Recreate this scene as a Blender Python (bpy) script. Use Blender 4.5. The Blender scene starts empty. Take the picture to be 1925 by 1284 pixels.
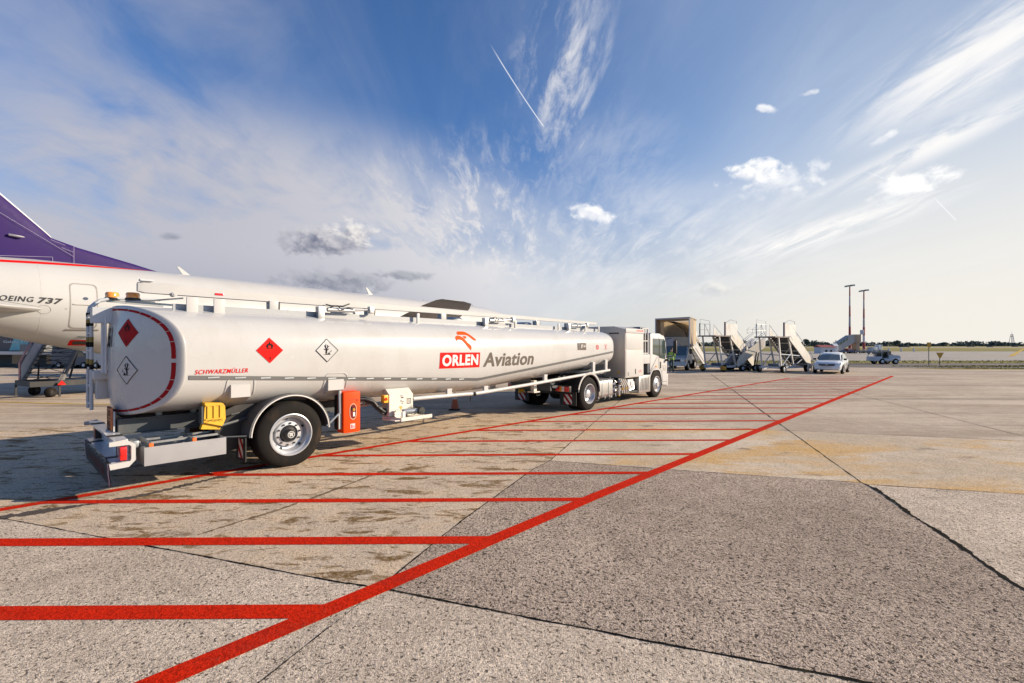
import bpy, bmesh, math, random
from mathutils import Vector, Matrix

R = math.radians
random.seed(7)
scene = bpy.context.scene
COL = scene.collection

# ------------------------------------------------------------------ camera
CAM_H = 2.02
FPX, CXP, HYP = 880.0, 962.5, 648.0          # focal length, centre and horizon in the 1925 px wide photograph
cam_d = bpy.data.cameras.new("camera")
cam = bpy.data.objects.new("camera", cam_d)
COL.objects.link(cam)
cam.location = (0, 0, CAM_H)
cam.rotation_euler = (R(90), 0, 0)
cam_d.sensor_width = 36.0
cam_d.lens = FPX / 1925.0 * 36.0
cam_d.shift_y = 6.0 / 1925.0
cam_d.clip_start = 0.05
cam_d.clip_end = 9000
scene.camera = cam

# ------------------------------------------------------------------ exposure
scene.view_settings.view_transform = 'Standard'
scene.view_settings.look = 'None'
scene.view_settings.exposure = 0.65
scene.view_settings.gamma = 1.0
scene.view_settings.use_curve_mapping = False
try:
    scene.cycles.use_denoising = True
    scene.cycles.max_bounces = 8
    scene.cycles.glossy_bounces = 3
    scene.cycles.transmission_bounces = 6
    scene.cycles.sample_clamp_indirect = 6
    scene.cycles.caustics_reflective = False
    scene.cycles.caustics_refractive = False
except Exception:
    pass

# ------------------------------------------------------------------ node helper
class S:
    """A node socket that understands + - * / and a few functions."""
    nt = None
    def __init__(s, sock): s.s = sock
    @staticmethod
    def math(op, *a, clamp=False):
        n = S.nt.nodes.new('ShaderNodeMath'); n.operation = op; n.use_clamp = clamp
        for i, x in enumerate(a):
            if isinstance(x, S): S.nt.links.new(x.s, n.inputs[i])
            else: n.inputs[i].default_value = x
        return S(n.outputs[0])
    def __add__(s, o): return S.math('ADD', s, o)
    def __radd__(s, o): return S.math('ADD', o, s)
    def __sub__(s, o): return S.math('SUBTRACT', s, o)
    def __rsub__(s, o): return S.math('SUBTRACT', o, s)
    def __mul__(s, o): return S.math('MULTIPLY', s, o)
    def __rmul__(s, o): return S.math('MULTIPLY', o, s)
    def __truediv__(s, o): return S.math('DIVIDE', s, o)
    def __pow__(s, o): return S.math('POWER', s, o)
    def mx(s, o): return S.math('MAXIMUM', s, o)
    def mn(s, o): return S.math('MINIMUM', s, o)

def ss(x, a, b, to0=0.0, to1=1.0):
    n = S.nt.nodes.new('ShaderNodeMapRange'); n.interpolation_type = 'SMOOTHSTEP'
    S.nt.links.new(x.s, n.inputs['Value'])
    if b < a:
        a, b, to0, to1 = b, a, to1, to0
    n.inputs['From Min'].default_value = a; n.inputs['From Max'].default_value = b
    n.inputs['To Min'].default_value = to0; n.inputs['To Max'].default_value = to1
    return S(n.outputs['Result'])

def vec(x, y, z=0.0):
    n = S.nt.nodes.new('ShaderNodeCombineXYZ')
    for i, q in enumerate((x, y, z)):
        if isinstance(q, S): S.nt.links.new(q.s, n.inputs[i])
        else: n.inputs[i].default_value = q
    return S(n.outputs[0])

def noise(v, scale, detail=4.0, rough=0.55, dist=0.0, color=False):
    n = S.nt.nodes.new('ShaderNodeTexNoise')
    if v is not None: S.nt.links.new(v.s, n.inputs['Vector'])
    n.inputs['Scale'].default_value = scale; n.inputs['Detail'].default_value = detail
    n.inputs['Roughness'].default_value = rough; n.inputs['Distortion'].default_value = dist
    return S(n.outputs['Color'] if color else n.outputs['Fac'])

def mixc(f, a, b, mode='MIX'):
    n = S.nt.nodes.new('ShaderNodeMix'); n.data_type = 'RGBA'; n.blend_type = mode
    if isinstance(f, S): S.nt.links.new(f.s, n.inputs[0])
    else: n.inputs[0].default_value = f
    for i, q in ((6, a), (7, b)):
        if isinstance(q, S): S.nt.links.new(q.s, n.inputs[i])
        else: n.inputs[i].default_value = (*q[:3], 1.0)
    return S(n.outputs[2])

def mapping(v, scale=(1, 1, 1), rot=(0, 0, 0), loc=(0, 0, 0)):
    n = S.nt.nodes.new('ShaderNodeMapping')
    S.nt.links.new(v.s, n.inputs['Vector'])
    n.inputs['Scale'].default_value = scale; n.inputs['Rotation'].default_value = rot; n.inputs['Location'].default_value = loc
    return S(n.outputs[0])

def sep(v):
    n = S.nt.nodes.new('ShaderNodeSeparateXYZ'); S.nt.links.new(v.s, n.inputs[0])
    return S(n.outputs[0]), S(n.outputs[1]), S(n.outputs[2])

# ------------------------------------------------------------------ sun and sky
SUN_AZ, SUN_EL = 88.0, 21.0                    # clockwise from +Y, above the horizon
sun_d = bpy.data.lights.new("sun", 'SUN')
sun_d.energy = 5.0
sun_d.angle = R(0.5)
sun_d.color = (1.0, 0.84, 0.64)
sun = bpy.data.objects.new("sun", sun_d)
COL.objects.link(sun)
_sd = Vector((math.sin(R(SUN_AZ)) * math.cos(R(SUN_EL)), math.cos(R(SUN_AZ)) * math.cos(R(SUN_EL)), math.sin(R(SUN_EL))))
sun.rotation_euler = (-_sd).to_track_quat('-Z', 'Y').to_euler()
sun.location = _sd * 60

def build_world():
    w = bpy.data.worlds.new("World"); scene.world = w; w.use_nodes = True
    nt = w.node_tree; nt.nodes.clear(); S.nt = nt
    out = nt.nodes.new('ShaderNodeOutputWorld'); bg = nt.nodes.new('ShaderNodeBackground')
    nt.links.new(bg.outputs[0], out.inputs[0]); bg.inputs['Strength'].default_value = SKY_STRENGTH
    sky = nt.nodes.new('ShaderNodeTexSky'); sky.sky_type = 'NISHITA'; sky.sun_disc = False
    sky.sun_elevation = R(SUN_EL); sky.sun_rotation = R(SUN_AZ)
    sky.air_density = 1.1; sky.dust_density = 0.7; sky.ozone_density = 2.2; sky.altitude = 100
    base = S(sky.outputs[0])
    tc = nt.nodes.new('ShaderNodeTexCoord'); D = S(tc.outputs['Generated'])
    dx, dy, dz = sep(D)
    az = S.math('ARCTAN2', dx, dy)                       # 0 ahead, + to the right (radians)
    el = S.math('ARCSINE', dz)
    front = ss(dy, -0.15, 0.35)                          # the clouds stand over the north half of the sky
    # high cirrus on a plane above the field, drawn out towards the north
    zz = dz.mx(0.02) + 0.10
    px, py = dx / zz, dy / zz
    P = vec(px, py, 0.0)
    wob = noise(mapping(P, (0.9, 0.5, 1)), 1.0, 3, 0.5, color=True)
    Pw = mixc(0.22, P, wob, 'ADD')
    streak = noise(mapping(Pw, (1.5, 0.32, 1), (0, 0, R(7))), 1.6, 8, 0.62, 0.6)
    fine = noise(mapping(Pw, (5.0, 1.1, 1), (0, 0, R(14))), 1.5, 7, 0.65, 0.8)
    fine2 = noise(mapping(Pw, (11.0, 3.0, 1), (0, 0, R(16))), 1.6, 8, 0.68, 0.6)
    big = noise(mapping(P, (0.5, 0.35, 1), loc=(3.1, 1.7, 0)), 1.0, 4, 0.5)
    def blob(a0, e0, ra, re, p=1.0, rot=0.0):
        u, v = az - R(a0), el - R(e0)
        if rot:
            c, s_ = math.cos(R(rot)), math.sin(R(rot))
            u, v = u * c + v * s_, v * c - u * s_
        u, v = u / R(ra), v / R(re)
        return (u * u + v * v) ** 0.5
    def soft(d, a=1.0, b=0.0): return ss(d, a, b)
    # --- veils: soft cloud sheets low in the west, bright streaks towards the sun
    Pb = vec(az * 1.6, el * 2.6, 0.7)
    soft_n = noise(mixc(0.30, Pb, noise(Pb, 1.6, 4, 0.5, color=True), 'ADD'), 2.6, 7, 0.56, 0.4)
    veil_left = soft(blob(-27, 12.5, 40, 15), 1.0, 0.30) * ss(soft_n * 0.72 + streak * 0.12 + fine * 0.16, 0.26, 0.58)
    veil_top = soft(blob(-45, 31, 30, 26), 1.0, 0.2) * ss(soft_n * 0.8 + streak * 0.2, 0.34, 0.70) * 0.40
    low_left = soft(blob(-22, 5, 46, 9), 1.0, 0.3) * 0.8
    wisps = (soft(blob(6, 30, 9, 14, rot=-10)) + soft(blob(-6, 18, 15, 9)) * 0.9 + soft(blob(-1, 12, 26, 6)) * 0.6) * ss(fine * 0.6 + fine2 * 0.4, 0.47, 0.68)
    rs1 = soft(blob(45, 23.6, 15, 4.8, rot=17), 1.0, 0.1) * ss(fine * 0.62 + streak * 0.38, 0.37, 0.60)
    rs2 = soft(blob(42, 17.6, 13, 1.7, rot=17)) * ss(fine, 0.34, 0.58)
    rs3 = soft(blob(35, 11.6, 13, 1.9, rot=13), 1.0, 0.2) * ss(fine * 0.55 + streak * 0.45, 0.36, 0.58)
    rs4 = soft(blob(28, 14.8, 7, 2.0, rot=20)) * ss(streak, 0.34, 0.60) * 0.55
    rs5 = soft(blob(20, 11.0, 24, 9.0), 1.0, 0.1) * ss(soft_n * 0.6 + fine * 0.4, 0.36, 0.62) * 0.62 + soft(blob(12, 20, 12, 9), 1.0, 0.1) * ss(fine2 * 0.3 + soft_n * 0.7, 0.42, 0.64) * 0.30
    # --- low haze: whitish towards the horizon and towards the sun
    haze = ss(el, R(23), R(0)) * (0.62 + ss(az, R(-20), R(42)) * 0.36)
    glow = soft(blob(60, 6, 52, 32), 1.0, 0.0)
    cir = (veil_left * 0.95 + veil_top + low_left + wisps * 0.85 + (rs1 + rs2 + rs3 + rs4 + rs5) * 0.95 + ss(streak * big * 2.0, 0.42, 0.95) * 0.16).mn(0.97) * front
    # colours (radiance / strength)
    k = 1.0 / SKY_STRENGTH
    tint = ss(az, R(-40), R(30))
    c_cir = mixc(tint, (0.335 * k, 0.335 * k, 0.375 * k), (0.64 * k, 0.63 * k, 0.62 * k))
    c_cir = mixc(ss(el, R(11), R(2)) * ss(az, R(8), R(-25)) * 0.75, c_cir, (0.225 * k, 0.235 * k, 0.285 * k))
    c_haze = mixc(ss(az, R(-30), R(42)), (0.25 * k, 0.265 * k, 0.315 * k), (0.58 * k, 0.545 * k, 0.485 * k))
    grade = mixc(1.0, base, SKY_TINT, 'MULTIPLY')
    grade = mixc(ss(az, R(-4), R(44)) * front * 0.85, grade, mixc(ss(el, R(8), R(34)), (0.30 * k, 0.385 * k, 0.50 * k), (0.190 * k, 0.255 * k, 0.375 * k)))
    col = mixc((haze * front).mn(0.97), grade, c_haze)
    col = mixc(glow * front * 0.62, col, (0.60 * k, 0.58 * k, 0.54 * k))
    col = mixc(cir, col, c_cir)
    # --- small cumulus: lumpy outlines, sunlit tops and sunny sides, blue-grey bases
    n1 = noise(vec(az, el * 1.25, 0.3), 30.0, 9, 0.58, 0.25)
    n2 = noise(vec(az + 0.010, el * 1.25 + 0.009, 0.3), 30.0, 9, 0.58, 0.25)
    lump = ((n1 - n2) * 3.6)
    def cumulus(col, a0, e0, ra, re, dark, top, rough=1.2, rot=0.0, dens=1.0):
        d = blob(a0, e0, ra, re, rot=rot) + (n1 - 0.5) * -2.4 * rough + (fine2 - 0.5) * -0.5
        m = ss(d, 1.15, 0.35) * dens
        up = (el - R(e0)) / R(re) * 0.75 + (az - R(a0)) / R(ra) * 0.35 + lump
        f = ss(up, -0.75, 0.75)
        return mixc(m, col, mixc(f, tuple(c * k for c in dark), tuple(c * k for c in top)))
    g_d, g_t = (0.150, 0.160, 0.215), (0.58, 0.555, 0.53)
    w_d, w_t = (0.56, 0.57, 0.60), (0.75, 0.735, 0.71)
    for a in ((-21.9, 11.6, 5.0, 1.7, (0.13, 0.14, 0.19), (0.42, 0.41, 0.43), 1.0, 4.0, 1.0), (-19.0, 12.6, 2.8, 1.6, (0.25, 0.255, 0.30), g_t, 0.9), (-20.0, 7.2, 6.5, 1.4, (0.155, 0.165, 0.21), (0.30, 0.305, 0.34), 1.1, 0.0, 0.9),
              (-12.6, 8.2, 3.4, 0.6, (0.18, 0.19, 0.23), (0.27, 0.28, 0.31), 0.9, 0.0, 0.8), (-36.0, 10.6, 0.9, 0.4, (0.19, 0.20, 0.25), (0.25, 0.26, 0.31), 0.7, 0.0, 0.8),
              (9.6, 15.4, 2.6, 1.2, w_d, w_t, 1.0, -14.0, 0.85), (27.6, 18.0, 2.9, 1.3, w_d, w_t, 1.0, 0.0, 0.88), (29.6, 17.0, 4.2, 1.7, w_d, w_t, 1.4, -8.0, 0.5),
              (23.2, 6.3, 2.2, 0.8, (0.40, 0.41, 0.43), (0.58, 0.565, 0.54), 0.9, 0.0, 0.8), (40.3, 14.6, 3.2, 1.3, (0.66, 0.66, 0.66), w_t, 0.9, 4.0, 0.85),
              (28.4, 23.9, 1.0, 0.4, w_d, w_t, 1.1, -20.0, 0.7), (32.3, 24.4, 0.9, 0.25, w_d, w_t, 1.0, 0.0, 0.5), (38.5, 19.0, 1.0, 0.45, w_d, w_t, 1.0, 20.0, 0.55)):
        col = cumulus(col, *a)
    # --- contrails: thin bright lines in the sky
    def trail(col, p, q, w_, amt):
        (a0, e0), (a1, e1) = p, q
        L = math.hypot(a1 - a0, e1 - e0); ux, uy = (a1 - a0) / L, (e1 - e0) / L
        u, v = az - R(a0), el - R(e0)
        t = (u * ux + v * uy) / R(L); d = S.math('ABSOLUTE', v * ux - u * uy) / R(w_)
        m = ss(d, 1.0, 0.2) * ss(t, -0.05, 0.25) * ss(t, 1.01, 0.97) * amt
        return mixc(m, col, (0.66 * k, 0.66 * k, 0.68 * k))
    col = trail(col, (-2.6, 32.6), (3.9, 24.9), 0.085, 0.70)
    col = trail(col, (42.0, 13.2), (43.5, 10.9), 0.07, 0.55)
    col = trail(col, (36.8, 16.6), (40.0, 14.6), 0.08, 0.25)
    nt.links.new(col.s, bg.inputs['Color'])
SKY_STRENGTH = 0.09
SKY_TINT = (0.52, 0.76, 1.10)
build_world()

# ------------------------------------------------------------------ materials
def new_mat(name):
    m = bpy.data.materials.new(name); m.use_nodes = True
    nt = m.node_tree; S.nt = nt
    b = nt.nodes.get('Principled BSDF')
    return m, nt, b

def obj_coord(nt):
    tc = nt.nodes.new('ShaderNodeTexCoord'); return S(tc.outputs['Object'])

def bump(nt, b, h, strength=0.2, dist=0.01):
    n = nt.nodes.new('ShaderNodeBump'); n.inputs['Strength'].default_value = strength; n.inputs['Distance'].default_value = dist
    nt.links.new(h.s, n.inputs['Height']); nt.links.new(n.outputs[0], b.inputs['Normal'])

_mats = {}
def M(name, col, rough=0.5, metal=0.0, coat=0.0, var=0.12, vscale=3.0, dirt=None, dirt_amt=0.0, dirt_scale=2.0, bmp=0.0, bscale=40.0, emit=0.0, spec=0.5):
    """Painted or plain surface with gentle colour and gloss variation, optional blotchy dirt."""
    if name in _mats: return _mats[name]
    m, nt, b = new_mat(name)
    P = obj_coord(nt)
    n = noise(P, vscale, 5, 0.6)
    lo = tuple(c * (1 - var) for c in col); hi = tuple(min(1, c * (1 + var * 0.6)) for c in col)
    c = mixc(n, lo, hi)
    if dirt is not None:
        d = ss(noise(mapping(P, (1, 1, 0.35)), dirt_scale, 7, 0.65), 0.48, 0.75) * dirt_amt
        c = mixc(d, c, dirt)
    nt.links.new(c.s, b.inputs['Base Color'])
    r = (noise(P, vscale * 2.7, 4) - 0.5) * 0.16 + rough
    nt.links.new(r.mx(0.02).s, b.inputs['Roughness'])
    b.inputs['Metallic'].default_value = metal
    b.inputs['Coat Weight'].default_value = coat
    b.inputs['Coat Roughness'].default_value = 0.08
    b.inputs['Specular IOR Level'].default_value = spec
    if bmp: bump(nt, b, noise(P, bscale, 4), bmp, 0.004)
    if emit:
        b.inputs['Emission Color'].default_value = (*col, 1); b.inputs['Emission Strength'].default_value = emit
    _mats[name] = m
    return m

def glass(name, col=(0.02, 0.03, 0.03), rough=0.04):
    if name in _mats: return _mats[name]
    m, nt, b = new_mat(name)
    P = obj_coord(nt)
    c = mixc(noise(P, 2.0, 3), col, tuple(x * 1.8 for x in col))
    nt.links.new(c.s, b.inputs['Base Color'])
    b.inputs['Roughness'].default_value = rough
    b.inputs['Specular IOR Level'].default_value = 0.8
    b.inputs['Coat Weight'].default_value = 1.0
    _mats[name] = m
    return m

def clear_glass(name, tint=(0.75, 0.85, 0.82)):
    if name in _mats: return _mats[name]
    m, nt, b = new_mat(name)
    tr = nt.nodes.new('ShaderNodeBsdfTransparent'); tr.inputs[0].default_value = (*tint, 1)
    gl = nt.nodes.new('ShaderNodeBsdfGlossy'); gl.inputs['Roughness'].default_value = 0.02
    fr = nt.nodes.new('ShaderNodeFresnel'); fr.inputs[0].default_value = 1.5
    mx = nt.nodes.new('ShaderNodeMixShader')
    f = (S(fr.outputs[0]) + 0.06) + (noise(obj_coord(nt), 3.0, 2) - 0.5) * 0.04
    nt.links.new(f.s, mx.inputs[0]); nt.links.new(tr.outputs[0], mx.inputs[1]); nt.links.new(gl.outputs[0], mx.inputs[2])
    nt.links.new(mx.outputs[0], nt.nodes['Material Output'].inputs[0])
    _mats[name] = m
    return m

def concrete(name, dark, light, speck=(0.05, 0.045, 0.04), speck_lo=0.60, speck_hi=0.70, speck_amt=0.8, speck_scale=60.0,
             stain=None, stain_amt=0.6, stain_lo=0.55, stain_hi=0.72, stain_scale=(0.5, 2.0, 1), stain_rot=0.0, stain2=None, bmp=0.5, tyre=0.0, grain=0.35, gate=True):
    m, nt, b = new_mat(name)
    P = obj_coord(nt)
    n1 = noise(P, 0.32, 7, 0.62)
    n3 = noise(P, 3.2, 6, 0.65)
    c = mixc(ss(n1 * 0.6 + n3 * 0.4, 0.36, 0.64), dark, light)
    n4 = noise(P, 24.0, 5, 0.7)
    c = mixc(ss(n4, 0.35, 0.7) * 0.35, c, tuple(x * 0.62 for x in dark))
    if stain is not None:
        Q = mapping(P, stain_scale, (0, 0, stain_rot))
        s1 = ss(noise(Q, 1.0, 8, 0.66, 0.5), stain_lo, stain_hi)
        if gate: s1 = s1 * ss(n1, 0.36, 0.56)
        else:
            s3 = ss(noise(mapping(P, (2.6, 6.5, 1), (0, 0, stain_rot)), 1.0, 5, 0.6, 0.4), 0.56, 0.615) * ss(n3, 0.38, 0.56)
            c = mixc(s3 * 0.75, c, tuple(q * 0.62 for q in stain))
            c = mixc(ss(n3 * 0.5 + n1 * 0.5, 0.44, 0.60) * 0.42, c, (0.50, 0.335, 0.17))
        c = mixc(s1 * (0.45 + 0.55 * ss(n4, 0.3, 0.6)) * stain_amt, c, stain)
    if stain2 is not None:
        Q = mapping(P, tuple(x * 2.3 for x in stain_scale), (0, 0, stain_rot), (4.3, 9.1, 0))
        s2 = ss(noise(Q, 1.0, 7, 0.62, 0.4), 0.60, 0.70)
        c = mixc(s2 * stain_amt * 0.9, c, stain2)
    if tyre:
        Q = mapping(P, (0.05, 0.9, 1), (0, 0, R(4)))
        c = mixc(ss(noise(Q, 1.0, 6, 0.6), 0.50, 0.70) * tyre, c, (0.09, 0.08, 0.075))
    n2 = noise(P, speck_scale, 3, 0.7)
    n5 = noise(P, speck_scale * 2.3, 2, 0.6)
    g = ss(n2 * 0.5 + n5 * 0.5, 0.36, 0.64)
    sh = vec(g * (2 * grain) + (1.0 - grain), g * (2 * grain) + (1.0 - grain), g * (2 * grain) + (1.0 - grain))
    c = mixc(1.0, c, sh, 'MULTIPLY')
    n6 = noise(mapping(P, (1, 1, 1), (0, 0, 0.6)), speck_scale * 0.75, 2, 0.6)
    c = mixc(ss(n6, speck_lo, speck_hi) * speck_amt, c, speck)
    nt.links.new(c.s, b.inputs['Base Color'])
    b.inputs['Roughness'].default_value = 0.9
    b.inputs['Specular IOR Level'].default_value = 0.08
    if bmp: bump(nt, b, n2 * 0.6 + n5 * 0.5 + n4 * 0.8 - ss(n6, speck_lo, speck_hi) * 0.6, bmp, 0.018)
    return m

# ------------------------------------------------------------------ mesh helpers
class MB:
    """Collects boxes, tubes, prisms and sheets; build() links them as ONE mesh object."""
    def __init__(s, T=None): s.bm = bmesh.new(); s.T = T
    def _v(s, p): return s.bm.verts.new(s.T @ Vector(p) if s.T is not None else p)
    def face(s, pts, mi=0):
        f = s.bm.faces.new([s._v(p) for p in pts]); f.material_index = mi; return f
    def grid(s, rows, closed=False, cap0=False, cap1=False, mi=0):
        vs = [[s._v(p) for p in r] for r in rows]
        n = len(vs[0])
        for i in range(len(vs) - 1):
            for j in range(n if closed else n - 1):
                k = (j + 1) % n
                try:
                    f = s.bm.faces.new((vs[i][j], vs[i][k], vs[i + 1][k], vs[i + 1][j])); f.material_index = mi
                except ValueError: pass
        if cap0: s.bm.faces.new(list(reversed(vs[0]))).material_index = mi
        if cap1: s.bm.faces.new(vs[-1]).material_index = mi
        return vs
    def box(s, x0, x1, y0, y1, z0, z1, bev=0.0, mi=0):
        c = [s._v(p) for p in ((x0, y0, z0), (x1, y0, z0), (x1, y1, z0), (x0, y1, z0), (x0, y0, z1), (x1, y0, z1), (x1, y1, z1), (x0, y1, z1))]
        fs = [s.bm.faces.new([c[i] for i in q]) for q in ((3, 2, 1, 0), (4, 5, 6, 7), (0, 1, 5, 4), (1, 2, 6, 5), (2, 3, 7, 6), (3, 0, 4, 7))]
        for f in fs: f.material_index = mi
        if bev:
            es = list({e for f in fs for e in f.edges})
            bmesh.ops.bevel(s.bm, geom=es, offset=bev, segments=2, profile=0.6, affect='EDGES', material=-1)
        return s
    def tube(s, pts, r, n=8, mi=0, caps=True):
        pts = [Vector(p) for p in pts]; rows = []
        up = None
        for i, p in enumerate(pts):
            d = (pts[min(i + 1, len(pts) - 1)] - pts[max(i - 1, 0)]).normalized()
            if up is None or abs(up.dot(d)) > 0.98:
                up = Vector((0, 0, 1)) if abs(d.z) < 0.9 else Vector((1, 0, 0))
            a = d.cross(up).normalized(); b_ = a.cross(d).normalized(); up = b_
            rr = r[i] if isinstance(r, (list, tuple)) else r
            rows.append([p + a * (rr * math.cos(2 * math.pi * k / n)) + b_ * (rr * math.sin(2 * math.pi * k / n)) for k in range(n)])
        s.grid(rows, True, caps, caps, mi); return s
    def bar(s, p, q, w, h=None, mi=0):
        """square bar from p to q"""
        p, q = Vector(p), Vector(q); d = (q - p).normalized(); h = h or w
        up = Vector((0, 0, 1)) if abs(d.z) < 0.95 else Vector((1, 0, 0))
        a = d.cross(up).normalized() * (w / 2); b_ = a.normalized().cross(d).normalized() * (h / 2)
        s.grid([[c + a + b_, c - a + b_, c - a - b_, c + a - b_] for c in (p, q)], True, True, True, mi); return s
    def lathe(s, prof, o, ax, n=32, mi=0, arc=None):
        """prof = (radius, along); rings about axis ax through o"""
        o, ax = Vector(o), Vector(ax).normalized()
        a = ax.cross(Vector((0, 0, 1)) if abs(ax.z) < 0.9 else Vector((1, 0, 0))).normalized(); b_ = ax.cross(a)
        if arc:
            t0, t1 = arc
            rows = [[o + ax * z + a * (r * math.cos(t0 + (t1 - t0) * k / n)) + b_ * (r * math.sin(t0 + (t1 - t0) * k / n)) for k in range(n + 1)] for r, z in prof]
            s.grid(rows, False, mi=mi); return s
        rows = [[o + ax * z + a * (r * math.cos(2 * math.pi * k / n)) + b_ * (r * math.sin(2 * math.pi * k / n)) for k in range(n)] for r, z in prof]
        s.grid(rows, True, mi=mi); return s
    def disc(s, o, ax, r, n=20, mi=0):
        o, ax = Vector(o), Vector(ax).normalized()
        a = ax.cross(Vector((0, 0, 1)) if abs(ax.z) < 0.9 else Vector((1, 0, 0))).normalized(); b_ = ax.cross(a)
        s.face([o + a * (r * math.cos(2 * math.pi * k / n)) + b_ * (r * math.sin(2 * math.pi * k / n)) for k in range(n)], mi); return s
    def prism(s, poly, f0, f1, mi=0):
        """poly of 2-D points, f0/f1 map them to the two ends"""
        s.grid([[f0(p) for p in poly], [f1(p) for p in poly]], True, True, True, mi); return s
    def flat(s, polys, f, maxlen=0.0, mi=0):
        """filled flat outline (holes allowed) pushed through f(x, z)"""
        tm = outline_mesh(polys)
        s.mesh2d(tm, f, maxlen, mi); return s
    def text(s, txt, x0, x1, z0, z1, f, bold=0.0, shear=0.0, maxlen=0.0, mi=0, sp=1.0):
        cu = bpy.data.curves.new("t", 'FONT'); cu.body = txt; cu.size = 1.0; cu.offset = bold; cu.shear = shear; cu.resolution_u = 4; cu.space_character = sp
        o = bpy.data.objects.new("t", cu)
        me = bpy.data.meshes.new_from_object(o)
        xs = [v.co.x for v in me.vertices]; ys = [v.co.y for v in me.vertices]
        a, b_, c, d = min(xs), max(xs), min(ys), max(ys)
        for v in me.vertices:
            v.co.x = x0 + (v.co.x - a) / (b_ - a) * (x1 - x0); v.co.y = z0 + (v.co.y - c) / (d - c) * (z1 - z0)
        bpy.data.objects.remove(o); bpy.data.curves.remove(cu)
        s.mesh2d(me, f, maxlen, mi); return s
    def mesh2d(s, me, f, maxlen, mi):
        t = bmesh.new(); t.from_mesh(me); bpy.data.meshes.remove(me)
        bmesh.ops.triangulate(t, faces=t.faces[:])
        if maxlen:
            for _ in range(6):
                es = [e for e in t.edges if e.calc_length() > maxlen]
                if not es: break
                bmesh.ops.subdivide_edges(t, edges=es, cuts=1)
            bmesh.ops.triangulate(t, faces=t.faces[:])
        t.verts.index_update()
        vs = [s._v(f(v.co.x, v.co.y)) for v in t.verts]
        for fa in t.faces:
            try:
                q = s.bm.faces.new([vs[v.index] for v in fa.verts]); q.material_index = mi
            except ValueError: pass
        t.free()
    def build_each(s, name, mat, parent=None, **kw):
        """every loose piece as an object of its own"""
        left = set(s.bm.verts); out = []
        while left:
            v0 = left.pop(); comp = {v0}; st = [v0]
            while st:
                v = st.pop()
                for e in v.link_edges:
                    w = e.other_vert(v)
                    if w not in comp: comp.add(w); st.append(w)
            left -= comp
            m = MB(); mp = {v: m.bm.verts.new(v.co) for v in comp}
            for f in {f for v in comp for f in v.link_faces}: m.bm.faces.new([mp[v] for v in f.verts])
            out.append(m.build(name, mat, parent, **kw))
        s.bm.free(); return out
    def build(s, name, mats, parent=None, smooth=True, angle=35, fixn=True):
        if fixn: bmesh.ops.recalc_face_normals(s.bm, faces=s.bm.faces[:])
        me = bpy.data.meshes.new(name); s.bm.to_mesh(me); s.bm.free()
        for m in (mats if isinstance(mats, (list, tuple)) else [mats]): me.materials.append(m)
        if smooth:
            me.shade_smooth()
            try: me.set_sharp_from_angle(angle=R(angle))
            except Exception: pass
        o = bpy.data.objects.new(name, me); COL.objects.link(o)
        if parent is not None: o.parent = parent
        return o

def outline_mesh(polys):
    cu = bpy.data.curves.new("o", 'CURVE'); cu.dimensions = '2D'; cu.fill_mode = 'BOTH'
    for pl in polys:
        sp = cu.splines.new('POLY'); sp.points.add(len(pl) - 1); sp.use_cyclic_u = True
        for p, q in zip(sp.points, pl): p.co = (q[0], q[1], 0, 1)
    o = bpy.data.objects.new("o", cu); me = bpy.data.meshes.new_from_object(o)
    bpy.data.objects.remove(o); bpy.data.curves.remove(cu)
    return me

def tag(o, label, cat, group=None, kind=None):
    o["label"] = label; o["category"] = cat
    if group: o["group"] = group
    if kind: o["kind"] = kind
    return o
def thing(name, label, cat, loc=(0, 0, 0), rz=0.0, group=None):
    o = bpy.data.objects.new(name, None); COL.objects.link(o); o.empty_display_size = 0.3
    o.location = loc; o.rotation_euler = (0, 0, rz)
    return tag(o, label, cat, group)
def node(name, parent, loc=(0, 0, 0)):
    o = bpy.data.objects.new(name, None); COL.objects.link(o); o.parent = parent; o.location = loc; o.empty_display_size = 0.1
    return o
def structure(o): o["kind"] = "structure"; return o
def gp(px, py):
    """point of the ground seen at a pixel of the 1925 px photograph"""
    Z = CAM_H * FPX / (py - HYP); return ((px - CXP) / FPX * Z, Z)
def copy_tree(o, parent=None):
    c = o.copy(); COL.objects.link(c)
    if parent is not None: c.parent = parent
    for ch in list(o.children): copy_tree(ch, c)
    return c
def heading(az): return R(90 - az)              # local +X points along compass azimuth az (0 = +Y)

# ================================================================== THE GROUND
def sheet(name, pts, mat, z, kind="structure"):
    mb = MB(); mb.face([(x, y, z) for x, y in pts])
    o = mb.build(name, mat, None, smooth=False); o["kind"] = kind
    for p in o.data.polygons:
        if p.normal.z < 0: p.flip()
    return o

def grass_mat(name, a, b_, c_):
    m, nt, b = new_mat(name); P = obj_coord(nt)
    n = noise(mapping(P, (0.02, 0.10, 1)), 1.0, 7, 0.6); n2 = noise(P, 1.7, 6, 0.7)
    c = mixc(ss(n, 0.38, 0.62), a, b_); c = mixc(ss(n2, 0.45, 0.7) * 0.7, c, c_)
    nt.links.new(c.s, b.inputs['Base Color']); b.inputs['Roughness'].default_value = 0.95; b.inputs['Specular IOR Level'].default_value = 0.1
    bump(nt, b, n2, 0.6, 0.1)
    return m
dry_grass = grass_mat("dry_grass", (0.30, 0.24, 0.085), (0.20, 0.19, 0.06), (0.36, 0.29, 0.12))
green_grass = grass_mat("green_grass", (0.19, 0.185, 0.055), (0.27, 0.22, 0.08), (0.12, 0.13, 0.035))

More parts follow.
